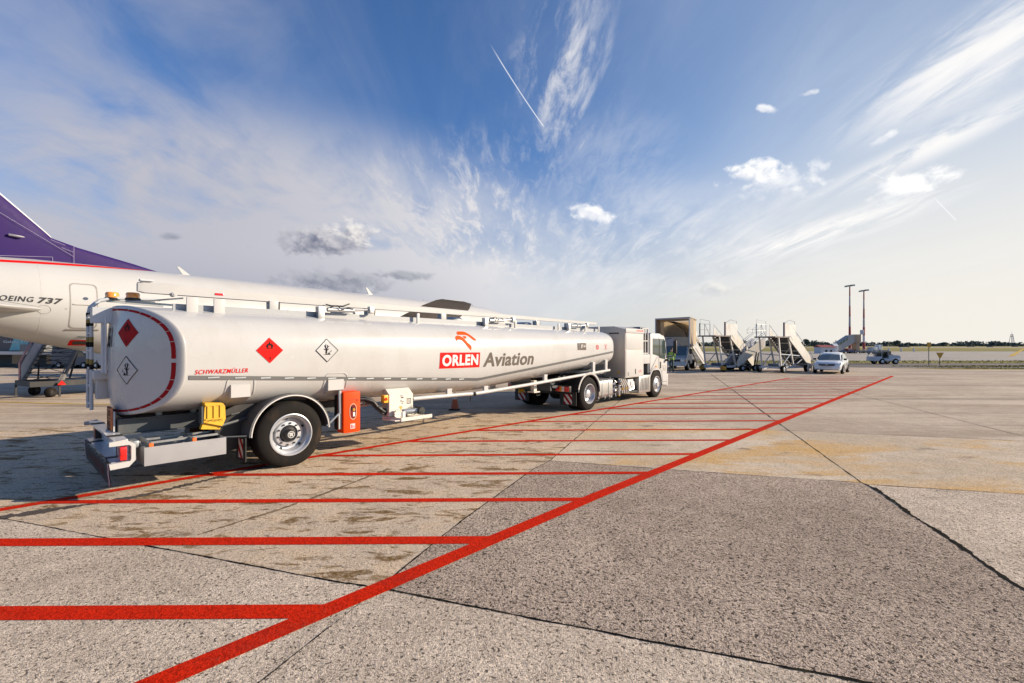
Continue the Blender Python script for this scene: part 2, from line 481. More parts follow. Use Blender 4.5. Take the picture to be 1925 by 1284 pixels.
apron_mat = concrete("apron_concrete", (0.413, 0.333, 0.257), (0.599, 0.499, 0.386), speck_lo=0.62, speck_hi=0.7, speck_amt=0.6, speck_scale=60,
                     stain=(0.20, 0.14, 0.09), stain_amt=0.75, stain_lo=0.48, stain_hi=0.70, stain_scale=(0.12, 0.75, 1), stain_rot=R(5), tyre=0.45, bmp=0.35, grain=0.3)
near_mat = concrete("near_concrete", (0.474, 0.391, 0.308), (0.670, 0.564, 0.450), speck_lo=0.6, speck_hi=0.67, speck_amt=0.85, speck_scale=52, stain=(0.17, 0.14, 0.11), stain_amt=0.4, bmp=0.9, grain=0.50)
aggr_mat = concrete("exposed_aggregate", (0.333, 0.265, 0.213), (0.495, 0.403, 0.324), speck=(0.028, 0.023, 0.020), speck_lo=0.58, speck_hi=0.66, speck_amt=0.95, speck_scale=48, bmp=1.0, grain=0.78)
stain_mat = concrete("stained_concrete", (0.483, 0.386, 0.286), (0.685, 0.567, 0.435), speck_lo=0.6, speck_hi=0.68, speck_amt=0.7, speck_scale=58,
                     stain=(0.165, 0.098, 0.036), stain_amt=1.0, stain_lo=.55, stain_hi=.61, stain_scale=(1.15, 3.6, 1), stain_rot=R(-38), stain2=(0.10, 0.068, 0.035), bmp=0.5, grain=0.38, gate=False)
ochre_mat = concrete("ochre_concrete", (0.483, 0.393, 0.286), (0.670, 0.559, 0.429), speck_lo=0.60, speck_hi=0.68, speck_amt=0.55, speck_scale=50,
                     stain=(0.56, 0.345, 0.125), stain_amt=1.0, stain_lo=0.47, stain_hi=.60, stain_scale=(0.28, 0.85, 1), stain_rot=R(10), stain2=(0.22, 0.17, 0.13), bmp=0.5, grain=0.32)
taxi_mat = concrete("taxiway_concrete", (0.33, 0.30, 0.265), (0.46, 0.42, 0.37), speck_amt=0.2, speck_scale=8, stain=(0.2, 0.18, 0.16), stain_amt=0.4, stain_scale=(0.01, 0.12, 1), bmp=0.1)
road_mat = concrete("old_asphalt", (0.15, 0.135, 0.125), (0.24, 0.22, 0.20), speck_amt=0.3, speck_scale=20, stain=(0.07, 0.065, 0.06), stain_amt=0.7, stain_scale=(0.05, 0.7, 1), bmp=0.2)
joint_mat = M("joint_sealant", (0.012, 0.011, 0.010), 0.95, var=0.6, vscale=9, dirt=(0.06, 0.055, 0.03), dirt_amt=0.7, dirt_scale=6, bmp=0.8, bscale=60, spec=0.04)
tar_mat = concrete("tar_repair", (0.075, 0.062, 0.055), (0.12, 0.10, 0.088), speck_amt=0.5, bmp=0.4)

structure(sheet("ground", [(-5000, -400), (5000, -400), (5000, 6000), (-5000, 6000)], dry_grass, 0.0))
sheet("apron", [(-140, -30), (160, -30), (160, 36.2), (52, 36.6), (36, 38.0), (29.5, 42.5), (30, 50.2), (-140, 50.2)], apron_mat, 0.004)
sheet("service_road", [(30.2, 41.2), (37, 39.6), (160, 38.2), (160, 41.6), (30, 45.2)], road_mat, 0.006)
sheet("road", [(29.0, 44.0), (160, 47.2), (160, 50.2), (-20, 50.2), (-20, 48.2)], road_mat, 0.009)
sheet("taxiway", [(-300, 59), (500, 59), (500, 139), (-300, 139)], taxi_mat, 0.004)
sheet("runway", [(-800, 325), (1500, 325), (1500, 395), (-800, 395)], taxi_mat, 0.006)
sheet("near_slab", [(-12.0, 7.43), (-5.95, 5.44), (-1.10, 3.85), (1.12, 3.11), (2.04, 2.81), (3.7, 2.26), (3.0, -6), (-20, -6), (-20, 10)], near_mat, 0.008)
sheet("aggregate_slab", [(-1.10, 3.85), (-0.57, 5.36), (0.34, 7.56), (0.66, 8.12), (2.71, 7.5), (5.09, 6.80), (4.2, 3.84), (3.7, 2.26), (1.12, 3.11)], aggr_mat, 0.008)
sheet("stained_slab", [(-1.10, 3.85), (-0.57, 5.36), (0.34, 7.56), (0.66, 8.12), (2.2, 12.31), (2.4, 12.9), (-6.0, 15.4), (-14, 9.4), (-12.0, 7.43), (-5.95, 5.44)], stain_mat, 0.008)
sheet("ochre_slab", [(5.09, 6.80), (5.12, 6.74), (6.89, 6.3), (16, 3.6), (20, 7.2), (10.7, 9.78), (6.66, 10.91), (6.45, 10.84)], ochre_mat, 0.008)
sheet("middle_slab", [(0.66, 8.12), (2.71, 7.5), (5.09, 6.80), (6.45, 10.84), (6.15, 11.05), (2.4, 12.9), (2.2, 12.31)], ochre_mat, 0.0085)
sheet("kerbside_slab", [(3.7, 2.26), (4.2, 3.84), (5.1, 6.73), (6.89, 6.3), (16, 3.6), (14, -6), (3.0, -6)], near_mat, 0.0075)

def joint(pts, w, jit=0.006, z=0.0105, name="pavement_joint", mat=None, step=0.035):
    rnd = random.Random(len(bpy.data.objects)); mb = MB(); Lr, Rr = [], []
    ps = [Vector((*p, 0)) for p in pts]
    off = 0.0; wv_ = 0.0
    for a, b_ in zip(ps[:-1], ps[1:]):
        d = b_ - a; n = max(2, int(d.length / step)); side = Vector((-d.y, d.x, 0)).normalized()
        for i in range(n + (b_ is ps[-1])):
            c = a + d * (i / n)
            off = off * 0.85 + rnd.uniform(-jit, jit) * 0.40
            wv_ = wv_ * 0.75 + rnd.uniform(-1, 1) * 0.5
            ww = max(w * 0.2, w * (0.70 + 0.45 * wv_ + rnd.uniform(-.25, .25)))
            Lr.append(c + side * (off + ww / 2) + Vector((0, 0, z))); Rr.append(c + side * (off - ww / 2) + Vector((0, 0, z)))
    mb.grid([Lr, Rr]); o = mb.build(name, mat or joint_mat, None, smooth=False, fixn=False); o["kind"] = "structure"
    for p in o.data.polygons:
        if p.normal.z < 0: p.flip()
    return o
joint([(-20, 10.0), (-12.0, 7.43), (-5.95, 5.44), (-1.45, 3.96)], 0.022)
joint([(-1.45, 3.96), (-0.97, 3.83), (0.2, 3.42), (1.12, 3.11), (2.04, 2.81), (3.7, 2.26)], 0.030, 0.009)
joint([(-2.6, 0.0), (-1.5, 2.8), (-1.1, 3.87)], 0.010, 0.003)
joint([(-1.1, 3.87), (-0.57, 5.36), (0.34, 7.56), (0.66, 8.12)], 0.020, 0.006)
joint([(0.66, 8.12), (2.2, 12.31), (3.94, 16.98), (8, 27)], 0.020, 0.004)
joint([(3.7, 2.26), (4.2, 3.84), (4.62, 5.2), (5.09, 6.6)], 0.066, 0.020)
joint([(5.09, 6.6), (5.1, 6.84), (6.45, 10.84), (13.51, 31.74)], 0.030, 0.008)
joint([(0.62, 8.13), (2.71, 7.5), (5.08, 6.82)], 0.016, 0.006)
joint([(5.12, 6.73), (6.89, 6.3), (16, 3.6)], 0.018, 0.006)
joint([(-9, 10.9), (-1.62, 8.78), (0.62, 8.13)], 0.014, 0.012)
joint([(2.4, 12.4), (6.15, 11.04), (6.66, 10.91), (10.7, 9.78), (20, 7.2)], 0.020, 0.008)
joint([(12.6, 4.0), (11.24, 10.28), (14.05, 19.24), (17.8, 31)], 0.022, 0.006)
joint([(-40, 26), (-6.5, 17.0), (-1.0, 15.5)], 0.03, 0.008)
joint([(-40, 16.4), (-14.0, 10.9), (-9.0, 10.9)], 0.025, 0.008)
joint([(5.0, 20.2), (14.05, 19.24), (40, 15.8)], 0.03, 0.006)
joint([(9, 31.4), (13.51, 31.74), (40, 29.8)], 0.04, 0.006)
# a broad strip of tar over an old crack, and the stain a tyre dragged out
joint([(-8.2, 3.7), (-6.35, 5.15), (-5.0, 6.15), (-4.3, 7.35), (-4.05, 7.75)], 0.20, 0.010, 0.0095, "tar_strip", tar_mat)
skid_mat = concrete("oil_streak", (0.15, 0.10, 0.05), (0.31, 0.24, 0.17), speck_amt=0.5, stain=(0.09, 0.06, 0.03), stain_amt=0.9, stain_lo=0.42, stain_hi=0.6, stain_scale=(2, 2, 1))
joint([(-3.33, 4.95), (-2.9, 5.6), (-2.55, 6.3), (-2.0, 7.6)], 0.07, 0.018, 0.0095, "oil_streak", skid_mat)

# ---- red paint
def paint_mat(name, col, wear, under):
    m, nt, b = new_mat(name); P = obj_coord(nt)
    n = noise(P, 52.0, 4, 0.7); n1 = noise(P, 1.1, 6, 0.65); n2 = noise(P, 26.0, 3, 0.7); n3 = noise(mapping(P, (0.35, 2.2, 1), (0, 0, R(-42))), 1.0, 6, 0.6)
    c = mixc(noise(P, 4.0, 5, 0.6), tuple(x * 0.74 for x in col), col)
    g = ss(n * 0.5 + n2 * 0.5, 0.38, 0.62) * 0.5 + 0.72
    c = mixc(1.0, c, vec(g, g, g), 'MULTIPLY')
    c = mixc(ss(n3, 0.52, 0.74) * 0.45, c, tuple(x * 0.35 + 0.015 for x in col))
    c = mixc(ss(n2, 0.62, 0.70) * 0.8, c, tuple(x * 0.16 + 0.01 for x in col))
    c = mixc(ss(n * 0.7 + n1 * 0.45, 0.74 - wear * 0.3, 0.84 - wear * 0.2) * 0.9, c, under)
    nt.links.new(c.s, b.inputs['Base Color']); b.inputs['Roughness'].default_value = 0.9
    b.inputs['Specular IOR Level'].default_value = 0.06
    bump(nt, b, n, 0.9, 0.014)
    return m
red_paint = paint_mat("red_line_paint", (0.64, 0.022, 0.004), 0.32, (0.20, 0.055, 0.03))
red_worn = paint_mat("worn_red_paint", (0.66, 0.06, 0.025), 0.75, (0.33, 0.24, 0.19))
faint_red = paint_mat("faint_red_paint", (0.44, 0.24, 0.17), 0.9, (0.46, 0.38, 0.31))
white_paint = paint_mat("white_line_paint", (0.72, 0.70, 0.66), 0.5, (0.36, 0.32, 0.28))
yellow_paint = paint_mat("yellow_line_paint", (0.62, 0.42, 0.08), 0.5, (0.36, 0.32, 0.26))

def stripe(pts, w, mat, z=0.012, name="painted_line"):
    mb = MB(); ps = [Vector((*p, z)) for p in pts]; rows = []
    for i, p in enumerate(ps):
        d = ps[min(i + 1, len(ps) - 1)] - ps[max(i - 1, 0)]; s_ = Vector((-d.y, d.x, 0)).normalized() * (w / 2)
        rows.append([p + s_, p - s_])
    mb.grid(rows); o = mb.build(name, mat, None, smooth=False, fixn=False); o["kind"] = "structure"
    for p in o.data.polygons:
        if p.normal.z < 0: p.flip()
    return o
LA = [(-5.3, -0.6), (-2.11, 2.79), (1.13, 6.24), (24.4, 30.0)]
LB = [(-9.2, 2.7), (-6.23, 5.70), (-3.49, 8.47), (0.6, 12.43), (16.72, 28.22)]
stripe(LA, 0.185, red_paint, 0.0125)
stripe(LB, 0.155, red_paint, 0.0122)
def on_line(L, y):
    for (x0, y0), (x1, y1) in zip(L[:-1], L[1:]):
        if y0 <= y <= y1: return x0 + (x1 - x0) * (y - y0) / (y1 - y0)
for k in range(20):
    yr = 3.56 + 1.262 * k if k else 3.53
    xr = on_line(LA, yr); sl = 0.010 + 0.0022 * k
    xl = xr - 3.2
    for _ in range(12): xl = on_line(LB, max(2.8, yr - sl * (xr - xl)))
    stripe([(xl, yr - sl * (xr - xl)), (xr - 0.02, yr)], 0.185 if k < 2 else 0.135, red_paint if k < 13 else red_worn, 0.0118)
sheet("worn_red_marking", [gp(1462, 716), gp(1600, 716.5), gp(1680, 706.5), gp(1510, 706.5)], faint_red, 0.0095)
stripe([gp(1715, 698.5), gp(1925, 700.5), (70, 36.4)], 0.2, white_paint)
stripe([gp(1624, 690.5), gp(1680, 691), gp(1720, 692.5)], 0.25, white_paint)
stripe([gp(1588, 698.5), gp(1630, 698.5)], 0.25, white_paint)
stripe([gp(1900, 670), gp(1925, 655.5)], 0.7, yellow_paint)
stripe([gp(1600, 673), gp(1830, 672), gp(1925, 668)], 0.3, yellow_paint)
stripe([(-60, 24.5), (-15, 15.9), (-5, 15.2)], 0.16, yellow_paint)

# ---- grass between the pavements
def grass_patch(pts, mat, blades, hmin, hmax, seed):
    rnd = random.Random(seed); mb = MB()
    mb.face([(x, y, 0.02) for x, y in pts])
    xs = [p[0] for p in pts]; ys = [p[1] for p in pts]
    def inside(x, y):
        c = False; j = len(pts) - 1
        for i in range(len(pts)):
            if (pts[i][1] > y) != (pts[j][1] > y) and x < (pts[j][0] - pts[i][0]) * (y - pts[i][1]) / (pts[j][1] - pts[i][1]) + pts[i][0]: c = not c
            j = i
        return c
    n = 0
    while n < blades:
        x, y = rnd.uniform(min(xs), min(max(xs), 75)), rnd.uniform(min(ys), max(ys))
        if not inside(x, y): continue
        n += 1
        a = rnd.uniform(0, 6.28); h = rnd.uniform(hmin, hmax); w = rnd.uniform(0.02, 0.06)
        dx, dy = math.cos(a) * w, math.sin(a) * w
        mb.face([(x - dx, y - dy, 0.02), (x + dx, y + dy, 0.02), (x + rnd.uniform(-.08, .08), y + rnd.uniform(-.08, .08), 0.02 + h)])
    o = mb.build("grass", mat, None, smooth=False, fixn=False); o["kind"] = "stuff"
    return o
grass_patch([(34.3, 40.2), (52, 36.9), (160, 36.4), (160, 38.6), (60, 39.0), (38, 40.0)], green_grass, 3000, .03, .11, 1)
grass_patch([(34.5, 43.4), (40, 41.8), (160, 41.2), (160, 46.6), (60, 46.0)], green_grass, 4000, .04, .13, 2)
grass_patch([(-30, 50.4), (160, 50.4), (160, 58.5), (-30, 58.5)], dry_grass, 5000, .05, .18, 3)
sheet("meadow", [(-300, 141), (800, 141), (800, 215), (-300, 215)], green_grass, 0.003)

# ================================================================== SHARED MATERIALS FOR THE VEHICLES
tank_white = M("tank_white_paint", (0.455, 0.452, 0.445), 0.27, coat=0.35, spec=0.35, var=0.03, vscale=0.6, dirt=(0.34, 0.32, 0.285), dirt_amt=0.4, dirt_scale=0.9)
white = M("white_paint", (0.47, 0.465, 0.455), 0.4, coat=0.1, spec=0.3, var=0.06, dirt=(0.45, 0.40, 0.34), dirt_amt=0.30, dirt_scale=3.0)
old_white = M("weathered_white_paint", (0.58, 0.57, 0.54), 0.5, var=0.10, dirt=(0.30, 0.24, 0.18), dirt_amt=0.55, dirt_scale=1.6)
cream = M("cream_paint", (0.62, 0.585, 0.52), 0.45, var=0.08, dirt=(0.40, 0.33, 0.25), dirt_amt=0.4)
grey_paint = M("grey_paint", (0.34, 0.35, 0.36), 0.45, var=0.10)
pale_grey = M("pale_grey_paint", (0.50, 0.52, 0.54), 0.4, var=0.08)
silver = M("brushed_aluminium", (0.46, 0.455, 0.45), 0.38, metal=0.85, var=0.10, vscale=5)
steel = M("galvanised_steel", (0.42, 0.44, 0.45), 0.42, metal=0.7, var=0.18, vscale=6, dirt=(0.20, 0.19, 0.18), dirt_amt=0.4)
dark_steel = M("dark_grey_frame_paint", (0.06, 0.068, 0.075), 0.45, var=0.2, dirt=(0.16, 0.14, 0.12), dirt_amt=0.3)
black = M("black_plastic", (0.016, 0.016, 0.017), 0.5, var=0.25, dirt=(0.07, 0.06, 0.05), dirt_amt=0.35)
rubber = M("tyre_rubber", (0.012, 0.0105, 0.0095), 0.85, var=0.25, vscale=9, dirt=(0.055, 0.036, 0.022), dirt_amt=0.6, dirt_scale=4, bmp=0.3, bscale=70, spec=0.18)
rim_grey = M("rim_silver_paint", (0.52, 0.53, 0.55), 0.32, metal=0.45, var=0.08, dirt=(0.20, 0.17, 0.14), dirt_amt=0.3)
red = M("signal_red", (0.64, 0.008, 0.006), 0.6, var=0.08, spec=0.10)
dark_red = M("dark_red_tape", (0.30, 0.006, 0.008), 0.6, var=0.10, spec=0.12)
orange = M("orange_red_vinyl", (0.80, 0.075, 0.008), 0.6, var=0.06, spec=0.08)
amber = M("amber_plastic", (0.85, 0.30, 0.03), 0.2, coat=0.8, var=0.15)
yellow = M("yellow_plastic", (0.66, 0.37, 0.02), 0.5, var=0.10, dirt=(0.40, 0.24, 0.03), dirt_amt=0.4, dirt_scale=6)
lens_red = M("red_lens", (0.62, 0.010, 0.008), 0.12, coat=1.0, var=0.1)
lens_clear = M("clear_lens", (0.75, 0.75, 0.72), 0.1, coat=1.0, var=0.08)
ink = M("black_ink", (0.016, 0.014, 0.012), 0.7, var=0.2, spec=0.1)
vinyl_grey = M("grey_vinyl", (0.125, 0.105, 0.085), 0.65, var=0.06, spec=0.08)
strip_grey = M("grey_rub_strip", (0.15, 0.15, 0.148), 0.6, var=0.12, spec=0.12)
sticker_white = M("white_vinyl", (0.62, 0.615, 0.60), 0.6, var=0.03, spec=0.1)
win_glass = glass("dark_window_glass", (0.035, 0.05, 0.05))
purple = M("purple_paint", (0.026, 0.010, 0.090), 0.55, var=0.05, spec=0.15)
plane_white = M("airliner_white_paint", (0.455, 0.45, 0.44), 0.34, coat=0.15, spec=0.3, var=0.03, vscale=0.5, dirt=(0.36, 0.335, 0.30), dirt_amt=0.45, dirt_scale=0.35)

def wheel(parent, x, yout, z, side, r=0.535, w=0.36, rr=0.34, kind='deep', name="wheel", n=48):
    """tyre + rim; outer face at y = yout, side = -1 faces -Y"""
    ax = (0, side, 0); o = (x, yout, z)
    mb = MB(); k = r / 0.55
    prof = [(rr * 0.99, -0.03), (rr + 0.012, -0.005), (rr + 0.05, 0.0), (rr + (r - rr) * .45, 0.0), (r - 0.055, -0.012), (r - 0.028, -0.03), (r - 0.008, -0.05), (r, -0.07)]
    t0, t1 = 0.07, w - 0.07; ng = 4
    for i in range(ng):
        g = t0 + (t1 - t0) * (i + 0.6) / (ng + 0.2)
        prof += [(r, -g), (r - 0.012, -g - 0.003), (r - 0.012, -g - 0.013), (r, -g - 0.016)]
    prof += [(r, -w + 0.07), (r - 0.02, -w + 0.03), (r - 0.06, -w), (rr, -w + 0.03)]
    mb.lathe(prof, o, ax, n)
    ty = mb.build(name, rubber, parent, angle=28)
    mb = MB()
    if kind == 'deep':
        pr = [(rr + .012, -0.018), (rr + .010, 0.004), (rr - .004, 0.008), (rr - .018, -0.004), (rr - .030, -0.035), (rr - .052, -0.052), (rr - .062, -0.10), (rr - .085, -0.150), (rr - .115, -0.158), (rr - .128, -0.115), (0.150, -0.108), (0.143, -0.120), (0.140, -0.20)]
    elif kind == 'dished':   # drive wheel, disc set deep
        pr = [(rr + .01, -0.018), (rr + .008, 0.004), (rr - .006, 0.006), (rr - .02, -0.01), (rr - .035, -0.06), (rr - .055, -0.10), (rr - .075, -0.16), (rr - .10, -0.18), (0.16, -0.185), (0.14, -0.16), (0.13, -0.05), (0.10, -0.035), (0.001, -0.035)]
    else:                    # steer wheel, disc bulging outwards
        pr = [(rr + .01, -0.018), (rr + .008, 0.004), (rr - .006, 0.006), (rr - .025, -0.03), (rr - .045, -0.055), (rr - .075, -0.02), (rr - .10, 0.012), (0.15, 0.02), (0.13, 0.03), (0.12, 0.055), (0.001, 0.06)]
    s_ = rr / 0.34
    pr = [(max(a, 0.001) if a > 0.2 else a * s_, b_ * s_) for a, b_ in pr]
    mb.lathe(pr, o, ax, n)
    a0 = Vector(ax)
    bolt_r = (rr - .128 + 0.150) / 2 if kind == 'deep' else (0.185 * s_ if kind == 'dished' else 0.165 * s_)
    bolt_z = {'deep': -0.108, 'dished': -0.182, 'steer': 0.018}[kind] * s_
    rim = mb.build("rim", rim_grey, ty, angle=30)
    mb = MB()
    for i in range(10):
        t = 2 * math.pi * (i + .3) / 10; c = Vector(o) + a0 * bolt_z + Vector((math.cos(t) * bolt_r, 0, math.sin(t) * bolt_r))
        mb.tube([c, c + a0 * 0.022], 0.016 * s_, 6)
        if kind == 'deep' and i % 2 == 0 or kind != 'deep' and i % 2:
            q = (rr - .073) if kind == 'deep' else (rr - .068 * s_)
            hz = -0.118 if kind == 'deep' else (-0.135 * s_ if kind == 'dished' else -0.03 * s_)
            c = Vector(o) + Vector((math.cos(t + .25) * q, 0, math.sin(t + .25) * q)) + a0 * hz
            nn = (Vector((-math.cos(t + .25) * .8, 0, -math.sin(t + .25) * .8)) + a0 * (.6 if kind != 'steer' else 1.5)).normalized()
            mb.disc(c + nn * 0.012, nn, 0.026, 12)  # flat black disc: the dark of a rim vent hole put into colour
    mb.build_each("nut_or_vent_hole", black, ty) if n >= 40 else mb.build("nut_or_vent_hole", black, ty)
    if kind == 'deep':
        mb = MB(); mb.lathe([(0.138, -0.20), (0.135, -0.13), (0.110, -0.10), (0.085, -0.085), (0.078, -0.03), (0.066, -0.012), (0.001, -0.012)], o, ax, 32)
        mb.build("hub", black, ty)
        mb = MB(); c = Vector(o) + a0 * (-0.010)
        mb.lathe([(0.056, 0), (0.056, 0.004), (0.048, 0.004), (0.048, 0)], c, ax, 28)
        mb.box(x - .032, x + .032, c.y + side * .001 - .002, c.y + side * .001 + .002, z + .012, z + .028); mb.box(x - .026, x - .012, c.y - .002, c.y + .002, z - .03, z + .006)
        mb.box(x + .012, x + .026, c.y - .002, c.y + .002, z - .03, z + .006); mb.box(x - .007, x + .007, c.y - .002, c.y + .002, z - .022, z + .006)
        mb.build("hub_badge", sticker_white, ty)
    return ty

def fender(parent, x, z, r0, r1, y0, y1, a0, a1, mat, edge=None, name="mudguard", n=28, rim_side=-1):
    """arched mudguard around (x, z); angles in degrees from +X over the top"""
    mb = MB(); rows = []
    for i in range(n + 1):
        t = R(a0 + (a1 - a0) * i / n); c, s_ = math.cos(t), math.sin(t)
        rows.append([(x + c * r1, y0, z + s_ * r1), (x + c * r1, y1, z + s_ * r1), (x + c * r0, y1, z + s_ * r0), (x + c * r0, y0, z + s_ * r0)])
    mb.grid(rows, True, True, True)
    o = mb.build(name, mat, parent, angle=40)
    if edge is not None:
        mb = MB(); ye = y0 if rim_side < 0 else y1
        pts = [(x + math.cos(R(a0 + (a1 - a0) * i / n)) * (r0 - .006), ye, z + math.sin(R(a0 + (a1 - a0) * i / n)) * (r0 - .006)) for i in range(n + 1)]
        mb.tube(pts, 0.011, 6); mb.build("edge_bead", edge, o)
    return o

def chevron_flap(parent, x, y0, y1, z0, z1, name="mud_flap", nrm=-1):
    mb = MB(); mb.box(x - .008, x + .008, y0, y1, z0, z1); o = mb.build(name, black, parent)
    cx0, cx1 = y0 + (y1 - y0) * .22, y0 + (y1 - y0) * .78
    return o, cx0, cx1
def chevrons(parent, f, w, h, n=3, name="warning_stripe"):
    """slanting red and white bars on a plate w x h; f(x, z) places them"""
    mw, mr = MB(), MB(); st = w / n
    def clip(poly):
        out = []
        for side, lim in ((0, 0), (1, w)):
            src = poly if side == 0 else out; res = []
            for i in range(len(src)):
                a, b_ = src[i], src[(i + 1) % len(src)]
                ia = a[0] >= lim if side == 0 else a[0] <= lim; ib = b_[0] >= lim if side == 0 else b_[0] <= lim
                if ia: res.append(a)
                if ia != ib:
                    t = (lim - a[0]) / (b_[0] - a[0]); res.append((lim, a[1] + (b_[1] - a[1]) * t))
            out = res
            if not out: return out
        return out
    i = -int(h / st) - 1
    while i < n + 1:
        p = clip([(i * st, 0), ((i + 1) * st, 0), ((i + 1) * st + h * .9, h), (i * st + h * .9, h)])
        if len(p) > 2: (mw if i % 2 else mr).face([f(*q) for q in p])
        i += 1
    a = mw.build(name, sticker_white, parent, smooth=False); b_ = mr.build(name, dark_red, parent, smooth=False)
    return a, b_

# ================================================================== THE TANK TRAILER   (x forward, -y the side that faces the camera)
TX, TY, TAZ = -4.569, 8.565, 42.0
trailer = thing("tank_trailer", "long white fuel tank trailer lettered ORLEN Aviation with red diamond signs", "tank trailer", (TX, TY, 0), heading(TAZ))
def lerp(tab, x):
    if x <= tab[0][0]: return tab[0][1]
    for (a, p), (b_, q) in zip(tab[:-1], tab[1:]):
        if x <= b_: return p + (q - p) * (x - a) / (b_ - a)
    return tab[-1][1]
ZT = [(-1.5, 2.59), (3.0, 2.57), (10.6, 2.50)]
ZB = [(-1.5, 1.00), (4.4, 0.86), (10.6, 1.30)]
ZS = [(-1.5, 1.555), (4.35, 1.205), (10.6, 1.80)]
NEXP = 3.1
def yhalf(x, z, grow=0.0):
    zt, zb = lerp(ZT, x), lerp(ZB, x); zc, hz = (zt + zb) / 2, (zt - zb) / 2 + grow
    q = min(0.9999, abs((z - zc) / hz)) ** NEXP
    return (1.25 + grow) * (1 - q) ** (1 / NEXP)
def section(x, k, n=144):
    zt, zb = lerp(ZT, x), lerp(ZB, x); zc, hz = (zt + zb) / 2, (zt - zb) / 2; out = []
    for i in range(n):
        t = 2 * math.pi * i / n; c, s_ = math.cos(t), math.sin(t)
        out.append((1.25 * k * math.copysign(abs(c) ** (2 / NEXP), c), zc + hz * k * math.copysign(abs(s_) ** (2 / NEXP), s_)))
    return out
mb = MB(); rows = []
xs = [-1.472, -1.468, -1.46, -1.44, -1.33] + [-1.36 + (10.40 + 1.36) * i / 40 for i in range(1, 41)]
xs = sorted(set(xs + [4.3, 4.4, 4.5]))
ks = {}
def bow(y): return -0.60 * (1 - (y / 1.25) ** 2)
xs = [x for x in xs if x < -1.3 or x > .1]
for x in xs: rows.append([(x + (bow(a) if x < -1.3 else 0.0), a, b_) for a, b_ in section(x, ks.get(x, 1.0))])
for dx, k in ((0.10, 0.985), (0.17, 0.95), (0.21, 0.90), (0.29, 0.75), (0.36, 0.5), (0.40, 0.25), (0.41, 0.02)):
    rows.append([(10.40 + dx, a, b_) for a, b_ in section(10.6, k)])
mb.grid(rows, True, False, True); mb.build("tank", tank_white, trailer, angle=50)
# rear dished end
def dome_x(y, z):
    zt, zb = lerp(ZT, -1.5), lerp(ZB, -1.5); zc, hz = (zt + zb) / 2, (zt - zb) / 2
    q = ((abs(y) / 1.25) ** NEXP + (abs(z - zc) / hz) ** NEXP) ** (1 / NEXP) if (y or z - zc) else 0.0
    return -1.509 + bow(y) - 0.05 * (1 - min(1.0, q / 0.958) ** 2)
mb = MB(); rows = []
for x, k in ((-1.470, 1.0005), (-1.474, 1.007), (-1.486, 1.009), (-1.498, 1.003), (-1.505, 0.990), (-1.508, 0.974), (-1.509, 0.958)):
    rows.append([(x + bow(a), a, b_) for a, b_ in section(-1.5, k)])
for i in range(1, 19):
    k = 0.958 * (1 - i / 18.0) + 0.001
    rows.append([(dome_x(a, b_), a, b_) for a, b_ in section(-1.5, k)])
mb.grid(rows, True, False, True); cap = mb.build("tank_end", tank_white, trailer, angle=60)
# red reflective tape round the end, in dashes
mb = MB(); N = 30
def ring_pt(t, k):
    zt, zb = lerp(ZT, -1.5), lerp(ZB, -1.5); zc, hz = (zt + zb) / 2, (zt - zb) / 2
    c, s_ = math.cos(t), math.sin(t)
    y = 1.25 * k * math.copysign(abs(c) ** (2 / NEXP), c); z = zc + hz * k * math.copysign(abs(s_) ** (2 / NEXP), s_)
    return (dome_x(y, z) - 0.005, y, z)
for i in range(N):
    t0, t1 = 2 * math.pi * (i + .03) / N, 2 * math.pi * (i + .97) / N
    mb.grid([[ring_pt(t0 + (t1 - t0) * j / 8, k) for j in range(9)] for k in (0.950, 0.932, 0.914)])
mb.build("reflective_tape", dark_red, cap, smooth=False)
def on_end(y, z): return (dome_x(y, z) - 0.006, y, z)

# --- symbols
def diamond(r): return [(0, r), (r, 0), (0, -r), (-r, 0)]
FLAME = [(-.30, -.28), (-.42, -.08), (-.40, .12), (-.30, .0), (-.26, .30), (-.12, .14), (-.02, .62), (.10, .22), (.17, .12), (.27, .36), (.31, .05), (.42, .16), (.40, -.10), (.28, -.28), (.14, -.28), (.20, -.08), (.06, .16), (.0, -.02), (-.08, .14), (-.20, -.06), (-.14, -.28)]
TREE = [(-.12, -.28), (-.08, .0), (-.30, .12), (-.27, .16), (-.06, .07), (-.16, .36), (-.22, .48), (-.18, .50), (-.12, .42), (-.05, .60), (-.01, .58), (-.05, .40), (.0, .16), (.10, .34), (.08, .52), (.13, .53), (.16, .38), (.26, .44), (.28, .40), (.14, .28), (.06, .08), (.26, .20), (.28, .16), (.06, -.02), (.04, -.28)]
GROUND = [(-.42, -.40), (.42, -.40), (.34, -.34), (.26, -.16), (.16, -.28), (.08, -.32), (-.05, -.30), (-.12, -.36)]
FISH = [(.10, -.24), (.22, -.12), (.34, .04), (.44, .06), (.40, .0), (.44, -.08), (.36, -.05), (.24, -.20), (.16, -.28)]
